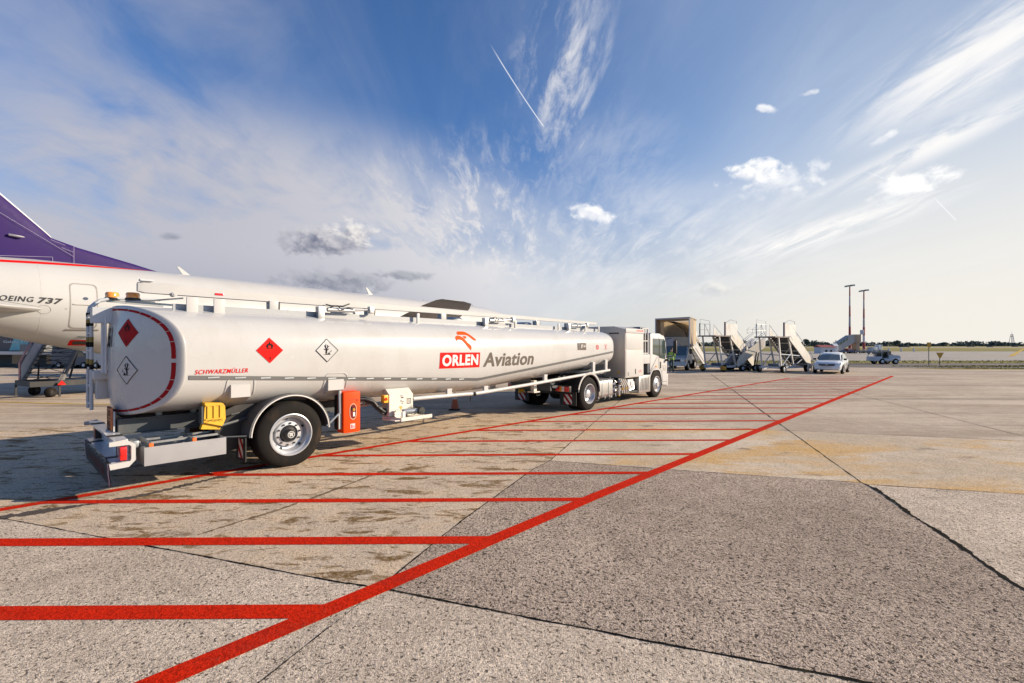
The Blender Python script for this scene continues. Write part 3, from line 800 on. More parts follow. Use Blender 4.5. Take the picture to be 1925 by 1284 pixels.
def hazard(parent, kind, cx, cz, r, f, ml):
    if kind == 'flame':
        a = MB(); a.flat([diamond(1)], lambda p, q: f(cx + p * r, cz + q * r, 0), ml); d = a.build("flammable_sign", red if ml > .065 else dark_red, parent, smooth=False)  # sign on the tank end takes a darker red: shade put into its colour
        a = MB(); a.flat([[(p * .62, q * .62 + .36) for p, q in FLAME]], lambda p, q: f(cx + p * r, cz + q * r, 1), ml)
        a.flat([[(-.24, .12), (.24, .12), (.24, .16), (-.24, .16)]], lambda p, q: f(cx + p * r, cz + q * r, 1), ml)
        a.text("3", -.07, .07, -.72, -.52, lambda p, q: f(cx + p * r, cz + q * r, 1), .01)
        a.build_each("flame_symbol", ink, d, smooth=False)
    else:
        a = MB(); a.flat([diamond(1)], lambda p, q: f(cx + p * r, cz + q * r, 0), ml); d = a.build("pollutant_sign", tank_white, parent, smooth=False)
        a = MB(); a.flat([diamond(1), diamond(.945)], lambda p, q: f(cx + p * r, cz + q * r, 1), ml)
        for pl in (TREE, GROUND): a.flat([[(p * .9 - .06, q * .9) for p, q in pl]], lambda p, q: f(cx + p * r, cz + q * r, 1), ml)
        a.flat([[(p * .9, q * .9) for p, q in FISH], [(p * .9 * .86 + .035, q * .9 * .86 - .012) for p, q in FISH]], lambda p, q: f(cx + p * r, cz + q * r, 1), ml)
        a.build("dead_tree_symbol", ink, d, smooth=False)
def on_side(x, z, lift=0): return (x, -(yhalf(x, z) + 0.007 + 0.004 * lift), z)
hazard(trailer, 'flame', -0.34, 1.93, 0.205, on_side, .07)
hazard(trailer, 'tree', 0.61, 1.92, 0.205, on_side, .07)
hazard(trailer, 'flame', 0.0, 0.0, 0.205, lambda y, z, l=0: (dome_x(-.57 + y * .9, 2.19 + z) - .006 - .003 * l, -.57 + y * .9, 2.19 + z), .06)
hazard(trailer, 'tree', 0.0, 0.0, 0.205, lambda y, z, l=0: (dome_x(-.57 + y * .9, 1.655 + z) - .006 - .003 * l, -.57 + y * .9, 1.655 + z), .06)

# --- lettering
mb = MB(); mb.flat([[(3.11, 1.505), (4.30, 1.495), (4.325, 1.84), (3.135, 1.85)]], on_side, .10)
sgn = mb.build("name_panel", red, trailer, smooth=False)
mb = MB(); mb.text("ORLEN", 3.185, 4.255, 1.55, 1.80, lambda x, z: on_side(x + (z - 1.67) * .06, z, 1), 0.040, 0.0, .08, sp=1.10); mb.build("lettering", sticker_white, sgn, smooth=False)
mb = MB(); mb.text("Aviation", 4.42, 6.30, 1.495, 1.835, lambda x, z: on_side(x, z), 0.024, 0.18, .10, sp=1.04); mb.build("lettering", vinyl_grey, trailer, smooth=False)
def ez(x, y): return (3.61 + (x - 398) / 387 * .64, 2.325 - (y - 120) / 365 * .43)
WING = [(457, 188), (458, 165), (466, 142), (480, 127), (500, 121), (545, 121), (590, 122), (615, 127), (645, 143), (680, 173), (730, 225), (786, 288), (775, 300), (750, 304), (730, 298), (690, 250), (655, 210), (635, 195), (605, 188), (540, 187)]
BEAK = [(408, 322), (401, 290), (398, 258), (404, 235), (418, 217), (440, 206), (470, 205), (500, 215), (530, 236), (560, 270), (610, 333), (655, 385), (666, 410), (668, 435), (656, 487), (642, 470), (590, 405), (535, 335), (505, 298), (485, 286), (455, 282), (432, 286), (418, 298)]
EYE = [(545, 212), (600, 212), (604, 232), (594, 256), (578, 263), (562, 255), (552, 240)]
mb = MB()
for pl in (WING, BEAK, EYE): mb.flat([[ez(*p) for p in pl]], on_side, .08)
mb.build("eagle_emblem", orange, trailer, smooth=False)
mb = MB(); mb.text("SCHWARZM\u00dcLLER", -1.36, -0.66, 1.592, 1.672, lambda x, z: on_side(x, z), 0.010, 0.22, .10, sp=1.12); mb.build("lettering", red, trailer, smooth=False)
mb = MB(); mb.flat([[(8.50, 1.86), (8.82, 1.86), (8.82, 2.07), (8.50, 2.07)]], on_side, .08)
for q in (8.36, 8.405, 8.45): mb.flat([[(q, 1.86), (q + .022, 1.86), (q + .022, 2.07), (q, 2.07)]], on_side, .08)
pn = mb.build("fuel_grade_panel", vinyl_grey, trailer, smooth=False)
mb = MB(); mb.text("JET A-1", 8.53, 8.79, 1.91, 2.02, lambda x, z: on_side(x, z, 1), 0.03, 0.0, .08); mb.build("lettering", sticker_white, pn, smooth=False)
def circ(cx, cz, r, n=22): return [(cx + r * math.cos(2 * math.pi * i / n), cz + r * math.sin(2 * math.pi * i / n)) for i in range(n)]
mb = MB(); mb.flat([circ(9.46, 1.94, .075), circ(9.46, 1.94, .055)], on_side, .08); mb.flat([[(9.41, 1.985), (9.42, 1.998), (9.51, 1.895), (9.50, 1.882)]], on_side, .08)
mb.flat([[(9.90, 1.86), (9.915, 1.86), (10.03, 2.03), (10.015, 2.03)]], on_side, .08); mb.flat([[(10.015, 1.86), (10.03, 1.86), (9.915, 2.03), (9.90, 2.03)]], on_side, .08)
mb.build("prohibition_sign", red, trailer, smooth=False)
mb = MB(); mb.text("361", 0.0, 0.24, 0, .30, lambda y, z: (dome_x(.02 - y, 1.98 + z) - .006, .02 - y, 1.98 + z), 0.01, 0, .08); mb.build("fleet_number", ink, trailer, smooth=False)

# --- grey rub strip along the flank
mb = MB(); rows = [[], [], [], []]
for i in range(121):
    x = -1.43 + (10.42 + 1.43) * i / 120; z = lerp(ZS, x)
    for j, (dz, lift) in enumerate(((-.030, .0), (-.030, .012), (.030, .012), (.030, .0))):
        rows[j].append((x, -(yhalf(x, z + dz) + lift), z + dz))
mb.grid(rows); rs = mb.build("rub_strip", strip_grey, trailer, smooth=False)
mb = MB()
for i in range(17):
    x = -1.2 + i * .36 * (1 + i * .004); z = lerp(ZS, x)
    if x > 4.1: break
    mb.box(x, x + .15, -(yhalf(x, z) + .016), -(yhalf(x, z) + .010), z - .010, z + .010)
mb.build_each("side_marker", steel, rs, smooth=False)

# --- roof: folded handrail beam, walkway edge, lifting cylinders, posts
mb = MB(); BY = -0.30
prof = [(-.075, -.085), (.075, -.085), (.075, .05), (.04, .085), (-.04, .085), (-.075, .05)]
def bz(x): return 2.885 - (x + 1.75) * 0.0095
mb.grid([[(x, BY + a * sc, bz(x) + b_ * sc) for a, b_ in prof] for x, sc in ((-1.86, .75), (-1.78, 1.0), (-1.3, 1.0), (0.8, .95), (4, .75), (10.9, .42))], True, True, True)
mb.build("handrail_beam", white, trailer)
mb = MB(); mb.box(-1.84, -1.68, BY - .10, BY + .02, 2.972, 2.998); mb.box(-1.82, -1.70, BY - .06, BY + .03, 2.95, 2.974); mb.build("beam_bracket", pale_grey, trailer)
mb = MB(); mb.tube([(-1.42, BY - .12, 2.80), (-1.42, BY + .04, 2.80)], .035, 12); mb.tube([(-1.42, BY - .13, 2.80), (-1.42, BY - .12, 2.80)], .018, 8); mb.build("pivot_pin", white, trailer)
for sgn_ in (-1, 1):
    mb = MB(); yw = sgn_ * 0.66
    mb.grid([[(x, yw + a, lerp(ZT, x) + b_) for a, b_ in ((-.02, -.10), (.02, -.10), (.02, .045), (-.02, .045))] for x in [-1.5 + 12.0 * i / 24 for i in range(25)]], True, True, True)
    mb.build("walkway_kerb", grey_paint, trailer)
mb = MB(); rows = [[(x, y, lerp(ZT, x) + .022) for y in (-.64, 0, .64)] for x in [-1.35 + 11.7 * i / 20 for i in range(21)]]
mb.grid(rows); mb.build("roof_walkway", steel, trailer, smooth=False)
for x in (-1.28, -.92, 2.9, 6.1, 8.05, 9.5, 10.3):
    mb = MB(); w = .15 if x < 0 else .065; h = lerp(ZT, x)
    zt_ = h + (.13 if x > 0 else .15)
    mb.box(x - w / 2, x + w / 2, -.80, -.765, h - .14, zt_, .006); mb.box(x - w * .75, x + w * .75, -.84, -.74, h - .16, h - .10, .008)
    mb.build("rail_post", white, trailer)
for x in (-.92,):
    mb = MB(); mb.box(x - .07, x + .05, -.83, -.775, 2.79, 2.825, .01); mb.build("marker_lamp", lens_red, trailer)
for x in (0.75, 5.0, 8.6):
    h = lerp(ZT, x)
    mb = MB(); mb.tube([(x + .1, -.78, h + .09), (x + .62, -.78, h + .10)], .042, 12); mb.tube([(x + .6, -.78, h + .10), (x + .98, -.78, h + .135)], .02, 8)
    mb.box(x - .10, x + .02, -.84, -.72, h - .10, h + .14, .008); mb.box(x + .95, x + 1.05, -.83, -.73, h + .06, h + .20, .008)
    cyl_ = mb.build("lift_cylinder", silver, trailer)
    mb = MB(); mb.tube([(x + .12, -.84, h + .13), (x + .25, -.86, h + .17), (x + .35, -.85, h + .10), (x + .48, -.85, h + .14), (x + .6, -.83, h + .12)], .010, 6); mb.build("hose", black, cyl_)
for x in (.12, 2.05, 4.0, 5.8, 7.6, 9.2, 10.2):
    mb = MB(); zb_ = bz(x) - .06; mb.box(x - .15, x, BY - .12, BY + .04, lerp(ZT, x) + .02, zb_ - .01, .008); mb.build("beam_support", white, trailer)
    mb = MB(); mb.box(x + .004, x + .03, BY - .11, BY + .03, lerp(ZT, x) + .05, zb_ - .02); mb.build("rubber_buffer", black, trailer)
mb = MB(); mb.tube([(1.0, BY - .11, 2.80), (1.1, BY - .12, 2.78), (1.35, BY - .12, 2.785), (1.5, BY - .10, 2.84)], .012, 6); mb.build("cable", black, trailer)
mb = MB()
for x in (1.6, 4.6, 7.4): mb.lathe([(.001, .17), (.20, .16), (.25, .12), (.25, 0)], (x, 0.05, lerp(ZT, x)), (0, 0, 1), 24)
mb.build_each("manhole", pale_grey, trailer)

# --- rear ladder, camera housing, vent pipe, beacons
lad = node("ladder", trailer)
for y in (0.36, 0.74):
    pts = [(-2.30, y, 1.03), (-2.30, y, 2.50), (-2.28, y, 2.61), (-2.20, y, 2.70), (-2.05, y, 2.745), (-1.45, y, 2.76)]
    mb = MB(); mb.tube(pts, .024, 10); mb.build("rail", pale_grey, lad)
    mb = MB()
    for j, z in enumerate((1.72, 2.06, 2.36, 2.52)): mb.tube([(-2.30, y, z - .055 - .02 * (j < 2)), (-2.30, y, z)], .0262, 10)
    mb.build_each("black_band", ink, lad)
    mb = MB()
    for j, z in enumerate((1.80, 2.14, 2.42)): mb.tube([(-2.30, y, z - .08), (-2.30, y, z - .003)], .0260, 10)
    mb.build_each("yellow_band", M("faded_yellow_tape", (0.24, 0.17, 0.03), 0.5), lad)
mb = MB()
for i in range(6): mb.tube([(-2.30, .36, 1.12 + i * .27), (-2.30, .74, 1.12 + i * .27)], .016, 8)
mb.build_each("rung", pale_grey, lad)
mb = MB(); mb.box(-2.30, -2.02, .10, .55, 1.50, 1.63, .012); mb.box(-2.26, -2.1, .2, .42, 1.20, 1.50, .01); mb.build("ladder_stay", white, trailer)
mb = MB(); mb.tube([(-2.27, .345, 1.58), (-2.27, .20, 1.60)], .022, 8); mb.build("latch_knob", red, trailer)
mb = MB(); mb.tube([(-2.20, .02, 1.60), (-2.20, .02, 2.42)], .032, 12); mb.tube([(-2.20, -.16, 1.60), (-2.20, -.16, 2.42)], .012, 8); mb.build("vent_pipe", pale_grey, trailer)
mb = MB(); pl = [(-.11, 2.34), (.13, 2.34), (.20, 2.41), (.15, 2.52), (.02, 2.57), (-.11, 2.57)]
mb.prism(pl, lambda p: (-2.33, p[0] + .08, p[1]), lambda p: (-2.02, p[0] + .02, p[1])); mb.build("camera_housing", pale_grey, trailer)
for (x, y, z) in ((-2.05, .42, 2.72), (-1.86, .02, 2.70)):
    bc = node("beacon", trailer)
    mb = MB(); mb.lathe([(.001, .0), (.095, .0), (.10, .02), (.092, .035)], (x, y, z), (0, 0, 1), 24); mb.build("beacon_base", black, bc)
    mb = MB(); mb.lathe([(.085, .033), (.088, .095), (.075, .118), (.001, .125)], (x, y, z), (0, 0, 1), 24); mb.build("amber_dome", amber, bc)
mb = MB(); mb.bar((-2.12, .42, 2.70), (-1.40, .42, 2.66), .05, .03); mb.bar((-1.95, .02, 2.68), (-1.35, .02, 2.66), .03); mb.tube([(-1.95, -.05, 2.67), (-1.7, -.2, 2.69), (-1.5, -.3, 2.72), (-1.3, -.38, 2.75)], .014, 6); mb.build("beacon_bracket", steel, trailer)

# --- frame, feet, brackets
for y in (-0.46, 0.46):
    mb = MB(); mb.box(-2.10, 1.60, y - .075, y + .075, .94, .956); mb.box(-2.10, 1.60, y - .006, y + .006, .742, .94); mb.box(-2.10, 1.60, y - .075, y + .075, .726, .742)
    mb.build("chassis_beam", dark_steel, trailer, smooth=False)
mb = MB()
for x in (-2.06, -1.0, -.55, .5, 1.45): mb.box(x - .05, x + .05, -.453, .453, .75, .93)
mb.build_each("cross_member", dark_steel, trailer, smooth=False)
for (x, y) in ((-1.62, -.42), (-1.18, -.42), (-1.62, .42), (-1.18, .42)):
    mb = MB(); mb.tube([(x, y, .955), (x, y, 1.16)], .042, 12); mb.build("tank_foot", white, trailer)
mb = MB(); mb.tube([(-1.40, -.30, 1.1), (-1.40, -.30, .97), (-1.43, -.33, .92), (-1.46, -.38, .80)], .010, 6); mb.build("cable", black, trailer)
for x0, x1 in ((-.89, -.62), (.64, .93)):
    for sg in (-1, 1):
        mb = MB(); pts = [(-1.235, 1.215), (-1.235, 1.40), (-1.16, 1.44), (-.75, 1.44), (-.42, .96), (-.60, .96)]
        mb.prism(pts, lambda p: (x0, -sg * p[0], p[1]), lambda p: (x1, -sg * p[0], p[1])); mb.build("tank_bracket", white, trailer, angle=30)
    mb = MB(); pl = []
    zz_ = [(x0 - .07, 1.24), (x0 - .05, 1.47), (x0, 1.515), (x1, 1.515), (x1 + .06, 1.47), (x1 + .08, 1.24)]
    for (a, b_), (c, d) in zip(zz_[:-1], zz_[1:]):
        pl += [(a + (c - a) * i / 6, b_ + (d - b_) * i / 6) for i in range(6)]
    pl.append(zz_[-1])
    mb.tube([(a, -(yhalf(a, b_) + .002), b_) for a, b_ in pl], .010, 6); mb.build("pad_weld", white, trailer)

# --- storage tray of aluminium with folded frames
tray = node("storage_tray", trailer)
x0, x1, y0, y1, z0, z1 = -1.94, -.96, -1.25, -.52, .385, .635
mb = MB(); mb.box(x0, x1, y0, y0 + .012, z0, z1); mb.box(x0, x0 + .012, y0 + .0121, y1, z0, z1 - .003); mb.box(x1 - .012, x1, y0 + .0121, y1, z0, z1 - .003); mb.box(x0 + .0121, x1 - .0121, y1 - .012, y1, z0, z1 - .003); mb.box(x0 + .0121, x1 - .0121, y0 + .0121, y1 - .0121, z0 + .003, z0 + .012)
mb.build("tray_body", M("tray_aluminium", (0.42, 0.42, 0.43), 0.42, metal=0.6, var=0.08, vscale=2), tray, smooth=False)
for x in (-1.86, -1.36):
    mb = MB(); mb.bar((x, -1.20, .645), (x, -.55, .66), .035, .05); fr_ = mb.build("folding_frame", steel, tray, smooth=False)
    mb = MB(); mb.box(x - .025, x + .025, -1.235, -1.195, .61, .68, .006); mb.build("end_stop", M("orange_plastic", (0.80, 0.14, 0.02), .4), fr_)
mb = MB(); mb.bar((-1.84, -1.02, .655), (-1.0, -.98, .655), .035, .03); mb.bar((-1.84, -.72, .66), (-1.0, -.70, .66), .035, .03); mb.build("cross_bar", silver, tray, smooth=False)
mb = MB(); mb.box(-2.02, -1.955, -1.0, -.75, .60, .70, .01); mb.tube([(-2.0, -.9, .62), (-2.0, -.92, .5), (-2.0, -.98, .46)], .03, 8); mb.tube([(-2.0, -.75, .62), (-2.0, -.72, .5)], .02, 8); mb.build("air_coupling", steel, trailer)

# --- rear bumper
mb = MB(); 
mb.box(-2.25, -2.10, -1.18, 1.18, .735, .765); mb.box(-2.115, -2.10, -1.18, 1.18, .48, .735); mb.box(-2.27, -2.115, -1.18, 1.18, .468, .48)
bum = mb.build("bumper", M("bumper_white", (0.62, 0.62, 0.64), .3, coat=.4, var=.05), trailer, smooth=False)
for sg in (-1, 1):
    mb = MB(); outer = [(-2.30, .755), (-2.14, .775), (-2.03, .70), (-2.03, .49), (-2.10, .41), (-2.29, .40), (-2.30, .475), (-2.085, .485), (-2.075, .51), (-2.075, .68), (-2.10, .70), (-2.30, .70)]
    mb.prism(outer, lambda p: (p[0], sg * 1.185, p[1]), lambda p: (p[0], sg * 1.245, p[1])); mb.build("bumper_end", white, bum, smooth=False)
    mb = MB(); mb.box(-2.19, -2.118, sg * 1.23 if sg < 0 else 1.0, -1.0 if sg < 0 else 1.23, .50, .68, .012); lamp = mb.build("tail_lamp", lens_red, bum)
    mb = MB(); mb.lathe([(.03, 0), (.028, .004), (.001, .006)], (-2.155, sg * 1.23, .59), (0, sg, 0), 12); mb.build("reflector", lens_red, lamp)
    mb = MB(); mb.box(-2.19, -2.12, min(sg * .93, sg * .985), max(sg * .93, sg * .985), .50, .69); mb.build("lamp_bracket", black, bum)
    mb = MB(); mb.box(-2.262, -2.10, min(sg * .72, sg * .84), max(sg * .72, sg * .84), .762, .775); mb.box(-2.28, -2.10, min(sg * .72, sg * .84), max(sg * .72, sg * .84), .462, .484); mb.build("rubber_pad", black, bum)
def sag(y, z): return -2.275 - .02 * math.cos((.47 - z) * 5)
mb = MB(); mb.grid([[(sag(y, z), y, z) for y in [-1.24 + 2.48 * i / 20 for i in range(21)]] for z in (.465, .39, .31, .24, .165)])
flap = mb.build("splash_flap", black, bum)
mb = MB(); mb.text("SCHWARZM\u00dcLLER", -.80, .80, .23, .42, lambda y, z: (sag(0, z) - .006, -y, z), .03, 0, .1); mb.build("lettering", M("dull_red_print", (0.13, 0.016, 0.012), .6), flap, smooth=False)
for y in (-1.20, 1.08): chevrons(flap, lambda p, q, y=y: (sag(0, .17 + q) - .005, y + p, .17 + q), .13, .29, 2)
mb = MB()
for i in range(9): mb.lathe([(.009, 0), (.007, .006), (.001, .007)], (-2.296, -1.1 + i * .27, .445), (-1, 0, 0), 8)
mb.build_each("rivet", silver, flap)
# orange hazard number plate standing on the bumper, and a second one folded behind it
mb = MB(); mb.box(-2.172, -2.158, -.40, -.10, .79, 1.12, .02); pt = mb.build("hazard_plate", M("orange_plate", (0.52, 0.15, 0.045), .4, var=.15), trailer)
mb = MB(); mb.flat([[(-.395, .795), (-.105, .795), (-.105, 1.115), (-.395, 1.115)], [(-.38, .81), (-.12, .81), (-.12, 1.10), (-.38, 1.10)]], lambda y, z: (-2.176, y, z)); mb.flat([[(-.385, .95), (-.115, .95), (-.115, .962), (-.385, .962)]], lambda y, z: (-2.176, y, z))
mb.text("30", -.34, -.16, .985, 1.075, lambda y, z: (-2.176, -.5 - y, z), .015); mb.text("1863", -.365, -.135, .83, .925, lambda y, z: (-2.176, -.5 - y, z), .01); mb.build("plate_marking", ink, pt, smooth=False)
mb = MB(); mb.box(-2.150, -2.130, -.43, -.07, .775, 1.06); mb.box(-2.20, -2.11, -.36, -.14, .766, .785); mb.build("plate_holder", white, trailer, smooth=False)
mb = MB(); mb.box(-2.20, -2.13, .96, 1.06, .50, .72); mb.build("tail_lamp_bracket", M("copper_reflector", (0.45, 0.16, 0.10), .3), bum)

# --- axle, wheels, mudguards
for sg in (-1, 1):
    wheel(trailer, 0.0, sg * 1.25, .535, sg, .545, .37, .335, 'deep', n=72 if sg < 0 else 32)
    fender(trailer, 0.02, .55, .635, .66, min(sg * .82, sg * 1.24), max(sg * .82, sg * 1.24), 2, 178, M("mudguard_plastic", (0.09, 0.09, 0.095), .4, var=.15, dirt=(.2, .18, .15), dirt_amt=.3), M("bright_edge", (0.62, 0.60, 0.57), .4), rim_side=sg)
    mb = MB(); ya, yb = sorted((sg * .52, sg * .86))
    pl = [(-1.0, .36), (-1.0, .92), (-.62, 1.10), (-.45, 1.28), (.55, 1.28), (.66, 1.10), (.70, .56), (.3, .5), (-.3, .5), (-.55, .36)]
    mb.prism(pl, lambda p: (p[0], ya, p[1]), lambda p: (p[0], yb, p[1])); mb.build("inner_wing", black, trailer, smooth=False)
    ya, yb = sorted((sg * .82, sg * 1.22))
    o, c0, c1 = chevron_flap(trailer, -.68, ya, yb, .20, .58)
    chevrons(o, lambda p, q, ya=ya: (-.690, ya + .10 + p, .24 + q), .20, .30, 2)
    mb = MB(); mb.tube([(-.66, sg * 1.20, .60), (-1.02, sg * 1.16, .63)], .012, 6); mb.tube([(-.40, sg * .84, .86), (-.98, sg * 1.12, .80), (-1.0, sg * 1.16, .80)], .022, 8); mb.tube([(-.6, sg * .80, .93), (-.82, sg * 1.0, .93)], .014, 6); mb.build("mudguard_stay", dark_steel, trailer)
mb = MB(); mb.tube([(0, -1.0, .54), (0, 1.0, .54)], .07, 12); mb.box(-.16, .16, -.60, -.34, .55, .74); mb.box(-.16, .16, .34, .60, .55, .74); mb.lathe([(.13, -.12), (.16, 0), (.13, .16)], (.45, -.45, .62), (0, 0, 1), 16); mb.build("axle", dark_steel, trailer)

# --- extinguisher box, hose, pump cabinet
ext = node("extinguisher_box", trailer)
mb = MB(); mb.box(.915, 1.255, -1.25, -1.0, .415, 1.165, .04); mb.build("box_body", M("extinguisher_orange", (0.86, 0.060, 0.005), .55, spec=.14, var=.06), ext)
mb = MB(); mb.box(.90, 1.27, -1.04, -.93, .46, 1.10, .02); mb.build("back_plate", black, ext)
mb = MB(); mb.flat([[(1.10 + .062 * math.cos(t), .80 + .135 * (math.copysign(abs(math.sin(t)) ** .7, math.sin(t)))) for t in [2 * math.pi * i / 28 for i in range(28)]]], lambda x, z: (x, -1.2535, z)); wn = mb.build("window", M("window_red", (0.16, 0.012, 0.012), .1, coat=1.0), ext, smooth=False)
mb = MB(); mb.tube([(1.10 + .066 * math.cos(t), -1.254, .80 + .14 * (math.copysign(abs(math.sin(t)) ** .7, math.sin(t)))) for t in [2 * math.pi * i / 28 for i in range(29)]], .007, 6); mb.build("window_frame", M("pale_gasket", (0.75, 0.45, 0.30), .4), wn)
mb = MB(); mb.flat([[(1.10, .71), (1.14, .71), (1.14, .79), (1.10, .79)], ], lambda x, z: (x, -1.2565, z)); mb.build("bottle_label", sticker_white, wn, smooth=False); mb = MB(); mb.flat([circ(1.12, .835, .022), circ(1.12, .835, .01)], lambda x, z: (x, -1.2565, z)); mb.build("pressure_gauge", yellow, wn, smooth=False); mb = MB(); mb.flat([[(1.055, .82), (1.09, .82), (1.09, .90), (1.06, .89)]], lambda x, z: (x, -1.2562, z)); mb.build("hose_grip", ink, wn, smooth=False)
mb = MB(); mb.flat([[(1.05, .49), (1.14, .49), (1.14, .58), (1.05, .58)]], lambda x, z: (x, -1.2535, z)); st_ = mb.build("extinguisher_pictogram", sticker_white, ext, smooth=False)
mb = MB(); mb.flat([[(1.065, .50), (1.09, .50), (1.09, .555), (1.075, .575), (1.065, .555)]], lambda x, z: (x, -1.2555, z)); mb.flat([[(1.105, .505), (1.13, .505), (1.12, .57), (1.112, .54)]], lambda x, z: (x, -1.2555, z)); mb.build("pictogram_shape", red, st_, smooth=False)
mb = MB(); mb.box(1.02, 1.20, -1.256, -1.249, 1.015, 1.023); mb.box(1.18, 1.20, -1.262, -1.249, .985, 1.02); mb.build("latch", M("dark_orange", (0.40, 0.03, 0.008), .5), ext)
mb = MB(); mb.tube([(.62, -1.22, .60), (.86, -1.22, .80), (.86, -1.20, 1.2)], .02, 8); mb.bar((.88, -1.18, .5), (.88, -1.18, 1.22), .03, .05); mb.build("box_post", steel, trailer)
pump = node("pump_cabinet", trailer)
mb = MB(); mb.box(1.87, 2.43, -1.245, -1.0, .62, 1.03, .006); mb.prism([(-1.245, 1.032), (-1.0, 1.032), (-1.0, 1.14), (-1.11, 1.14)], lambda p: (1.88, p[0], p[1]), lambda p: (2.42, p[0], p[1])); mb.build("cabinet_body", cream, pump, smooth=False)
mb = MB(); mb.box(1.86, 2.74, -1.46, -1.02, .545, .562); mb.box(1.98, 2.74, -1.475, -1.4605, .53, .60); mb.prism([(1.86, -1.02), (1.98, -1.475), (2.0, -1.475), (1.88, -1.02)], lambda p: (p[0], p[1], .53), lambda p: (p[0], p[1], .60)); mb.prism([(2.74, .60), (2.66, .66), (2.5, .72), (2.44, .72), (2.44, .53), (2.74, .53)], lambda p: (p[0], -1.035, p[1]), lambda p: (p[0], -1.02, p[1])); mb.build("drip_tray", cream, pump, smooth=False)
mb = MB(); mb.lathe([(.001, 0), (.072, 0), (.075, -.02), (.075, -.25)], (2.52, -1.43, .68), (0, -1, 0), 24); cp = mb.build("hose_cap", black, pump)
mb = MB(); mb.lathe([(.055, .22), (.062, .12), (.055, .02), (.055, -.1)], (2.40, -1.30, .68), (-1, .3, 0), 20); mb.lathe([(.075, .0), (.08, .02), (.075, .04)], (2.40, -1.28, .68), (0, -1, 0), 20); mb.build("coupling", steel, pump)
mb = MB(); mb.lathe([(.001, .0), (.095, .0), (.095, -.02), (.06, -.02), (.06, -.2)], (2.02, -1.34, .665), (0, -1, 0), 24)
for i in range(8): mb.tube([(2.02 + .08 * math.cos(i * .785), -1.336, .665 + .08 * math.sin(i * .785)), (2.02 + .08 * math.cos(i * .785), -1.352, .665 + .08 * math.sin(i * .785))], .009, 6)
mb.build("flange", cream, pump)
mb = MB(); mb.flat([[(2.125, .66), (2.195, .66), (2.15, .76), (2.185, .77), (2.165, .79), (2.135, .80), (2.09, .79), (2.12, .74)]], lambda x, z: (x, -1.2475, z)); mb.build("warning_arrow", M("orange_vinyl", (0.75, 0.32, 0.05), .5), pump, smooth=False)
mb = MB()
for q in ((2.15, 1.0, .07, .012), (2.17, .965, .06, .02), (2.14, .90, .03, .02), (2.18, .88, .05, .012), (2.17, .85, .03, .015), (2.38, .775, .07, .012), (2.36, .745, .12, .012), (2.35, .72, .14, .018)):
    mb.flat([[(q[0] - q[2] / 2, q[1] - q[3] / 2), (q[0] + q[2] / 2, q[1] - q[3] / 2), (q[0] + q[2] / 2, q[1] + q[3] / 2), (q[0] - q[2] / 2, q[1] + q[3] / 2)]], lambda x, z: (x, -1.2475, z))
for q in ((2.28, .83, .10, .11),):
    a, b_, c, d = q; mb.flat([[(a, b_), (a + c, b_), (a + c, b_ + d), (a, b_ + d)], [(a + .012, b_ + .012), (a + c - .012, b_ + .012), (a + c - .012, b_ + d - .012), (a + .012, b_ + d - .012)]], lambda x, z: (x, -1.2475, z)); mb.flat([[(a + .045, b_ + .02), (a + .06, b_ + .02), (a + .06, b_ + .09), (a + .045, b_ + .09)]], lambda x, z: (x, -1.2475, z))
mb.build("instruction_label", ink, pump, smooth=False)
mb = MB(); mb.box(1.76, 1.855, -1.24, -1.12, .89, 1.04, .012); mb.build("switch_box", M("switch_yellow", (0.85, 0.42, 0.03), .4), pump)
mb = MB(); mb.tube([(1.80, -1.252, .965), (1.80, -1.24, .965)], .03, 12); mb.build("stop_button", lens_red, pump)
mb = MB(); mb.box(2.10, 2.17, -1.36, -1.33, .575, .70, .008); mb.build("tag", sticker_white, pump)
for dz, dy in ((0, 0), (-.045, .03), (.04, .05)):
    mb = MB(); mb.tube([(1.25, -1.05 + dy, 1.0 + dz), (1.45, -1.10 + dy, .985 + dz), (1.58, -1.15 + dy, .93 + dz), (1.66, -1.17 + dy, .83 + dz), (1.78, -1.18 + dy, .73 + dz), (1.92, -1.15 + dy, .68 + dz)], .028, 8); mb.build("hose", black, trailer)
mb = MB(); mb.tube([(1.80, -1.2, .88), (1.72, -1.2, .82), (1.62, -1.19, .84)], .010, 6); mb.tube([(2.5, -1.45, .68), (2.52, -1.47, .56), (2.50, -1.47, .46), (2.53, -1.47, .44), (2.54, -1.47, .55)], .006, 6); mb.build_each("cable", black, trailer)
mb = MB()
for i in range(6): mb.tube([(1.22 + i * .07, -.92, .84 + .02 * (i % 3)), (1.26 + i * .07, -1.0, .86 + .015 * (i % 2))], .03, 8)
mb.build("valve_manifold", steel, trailer)

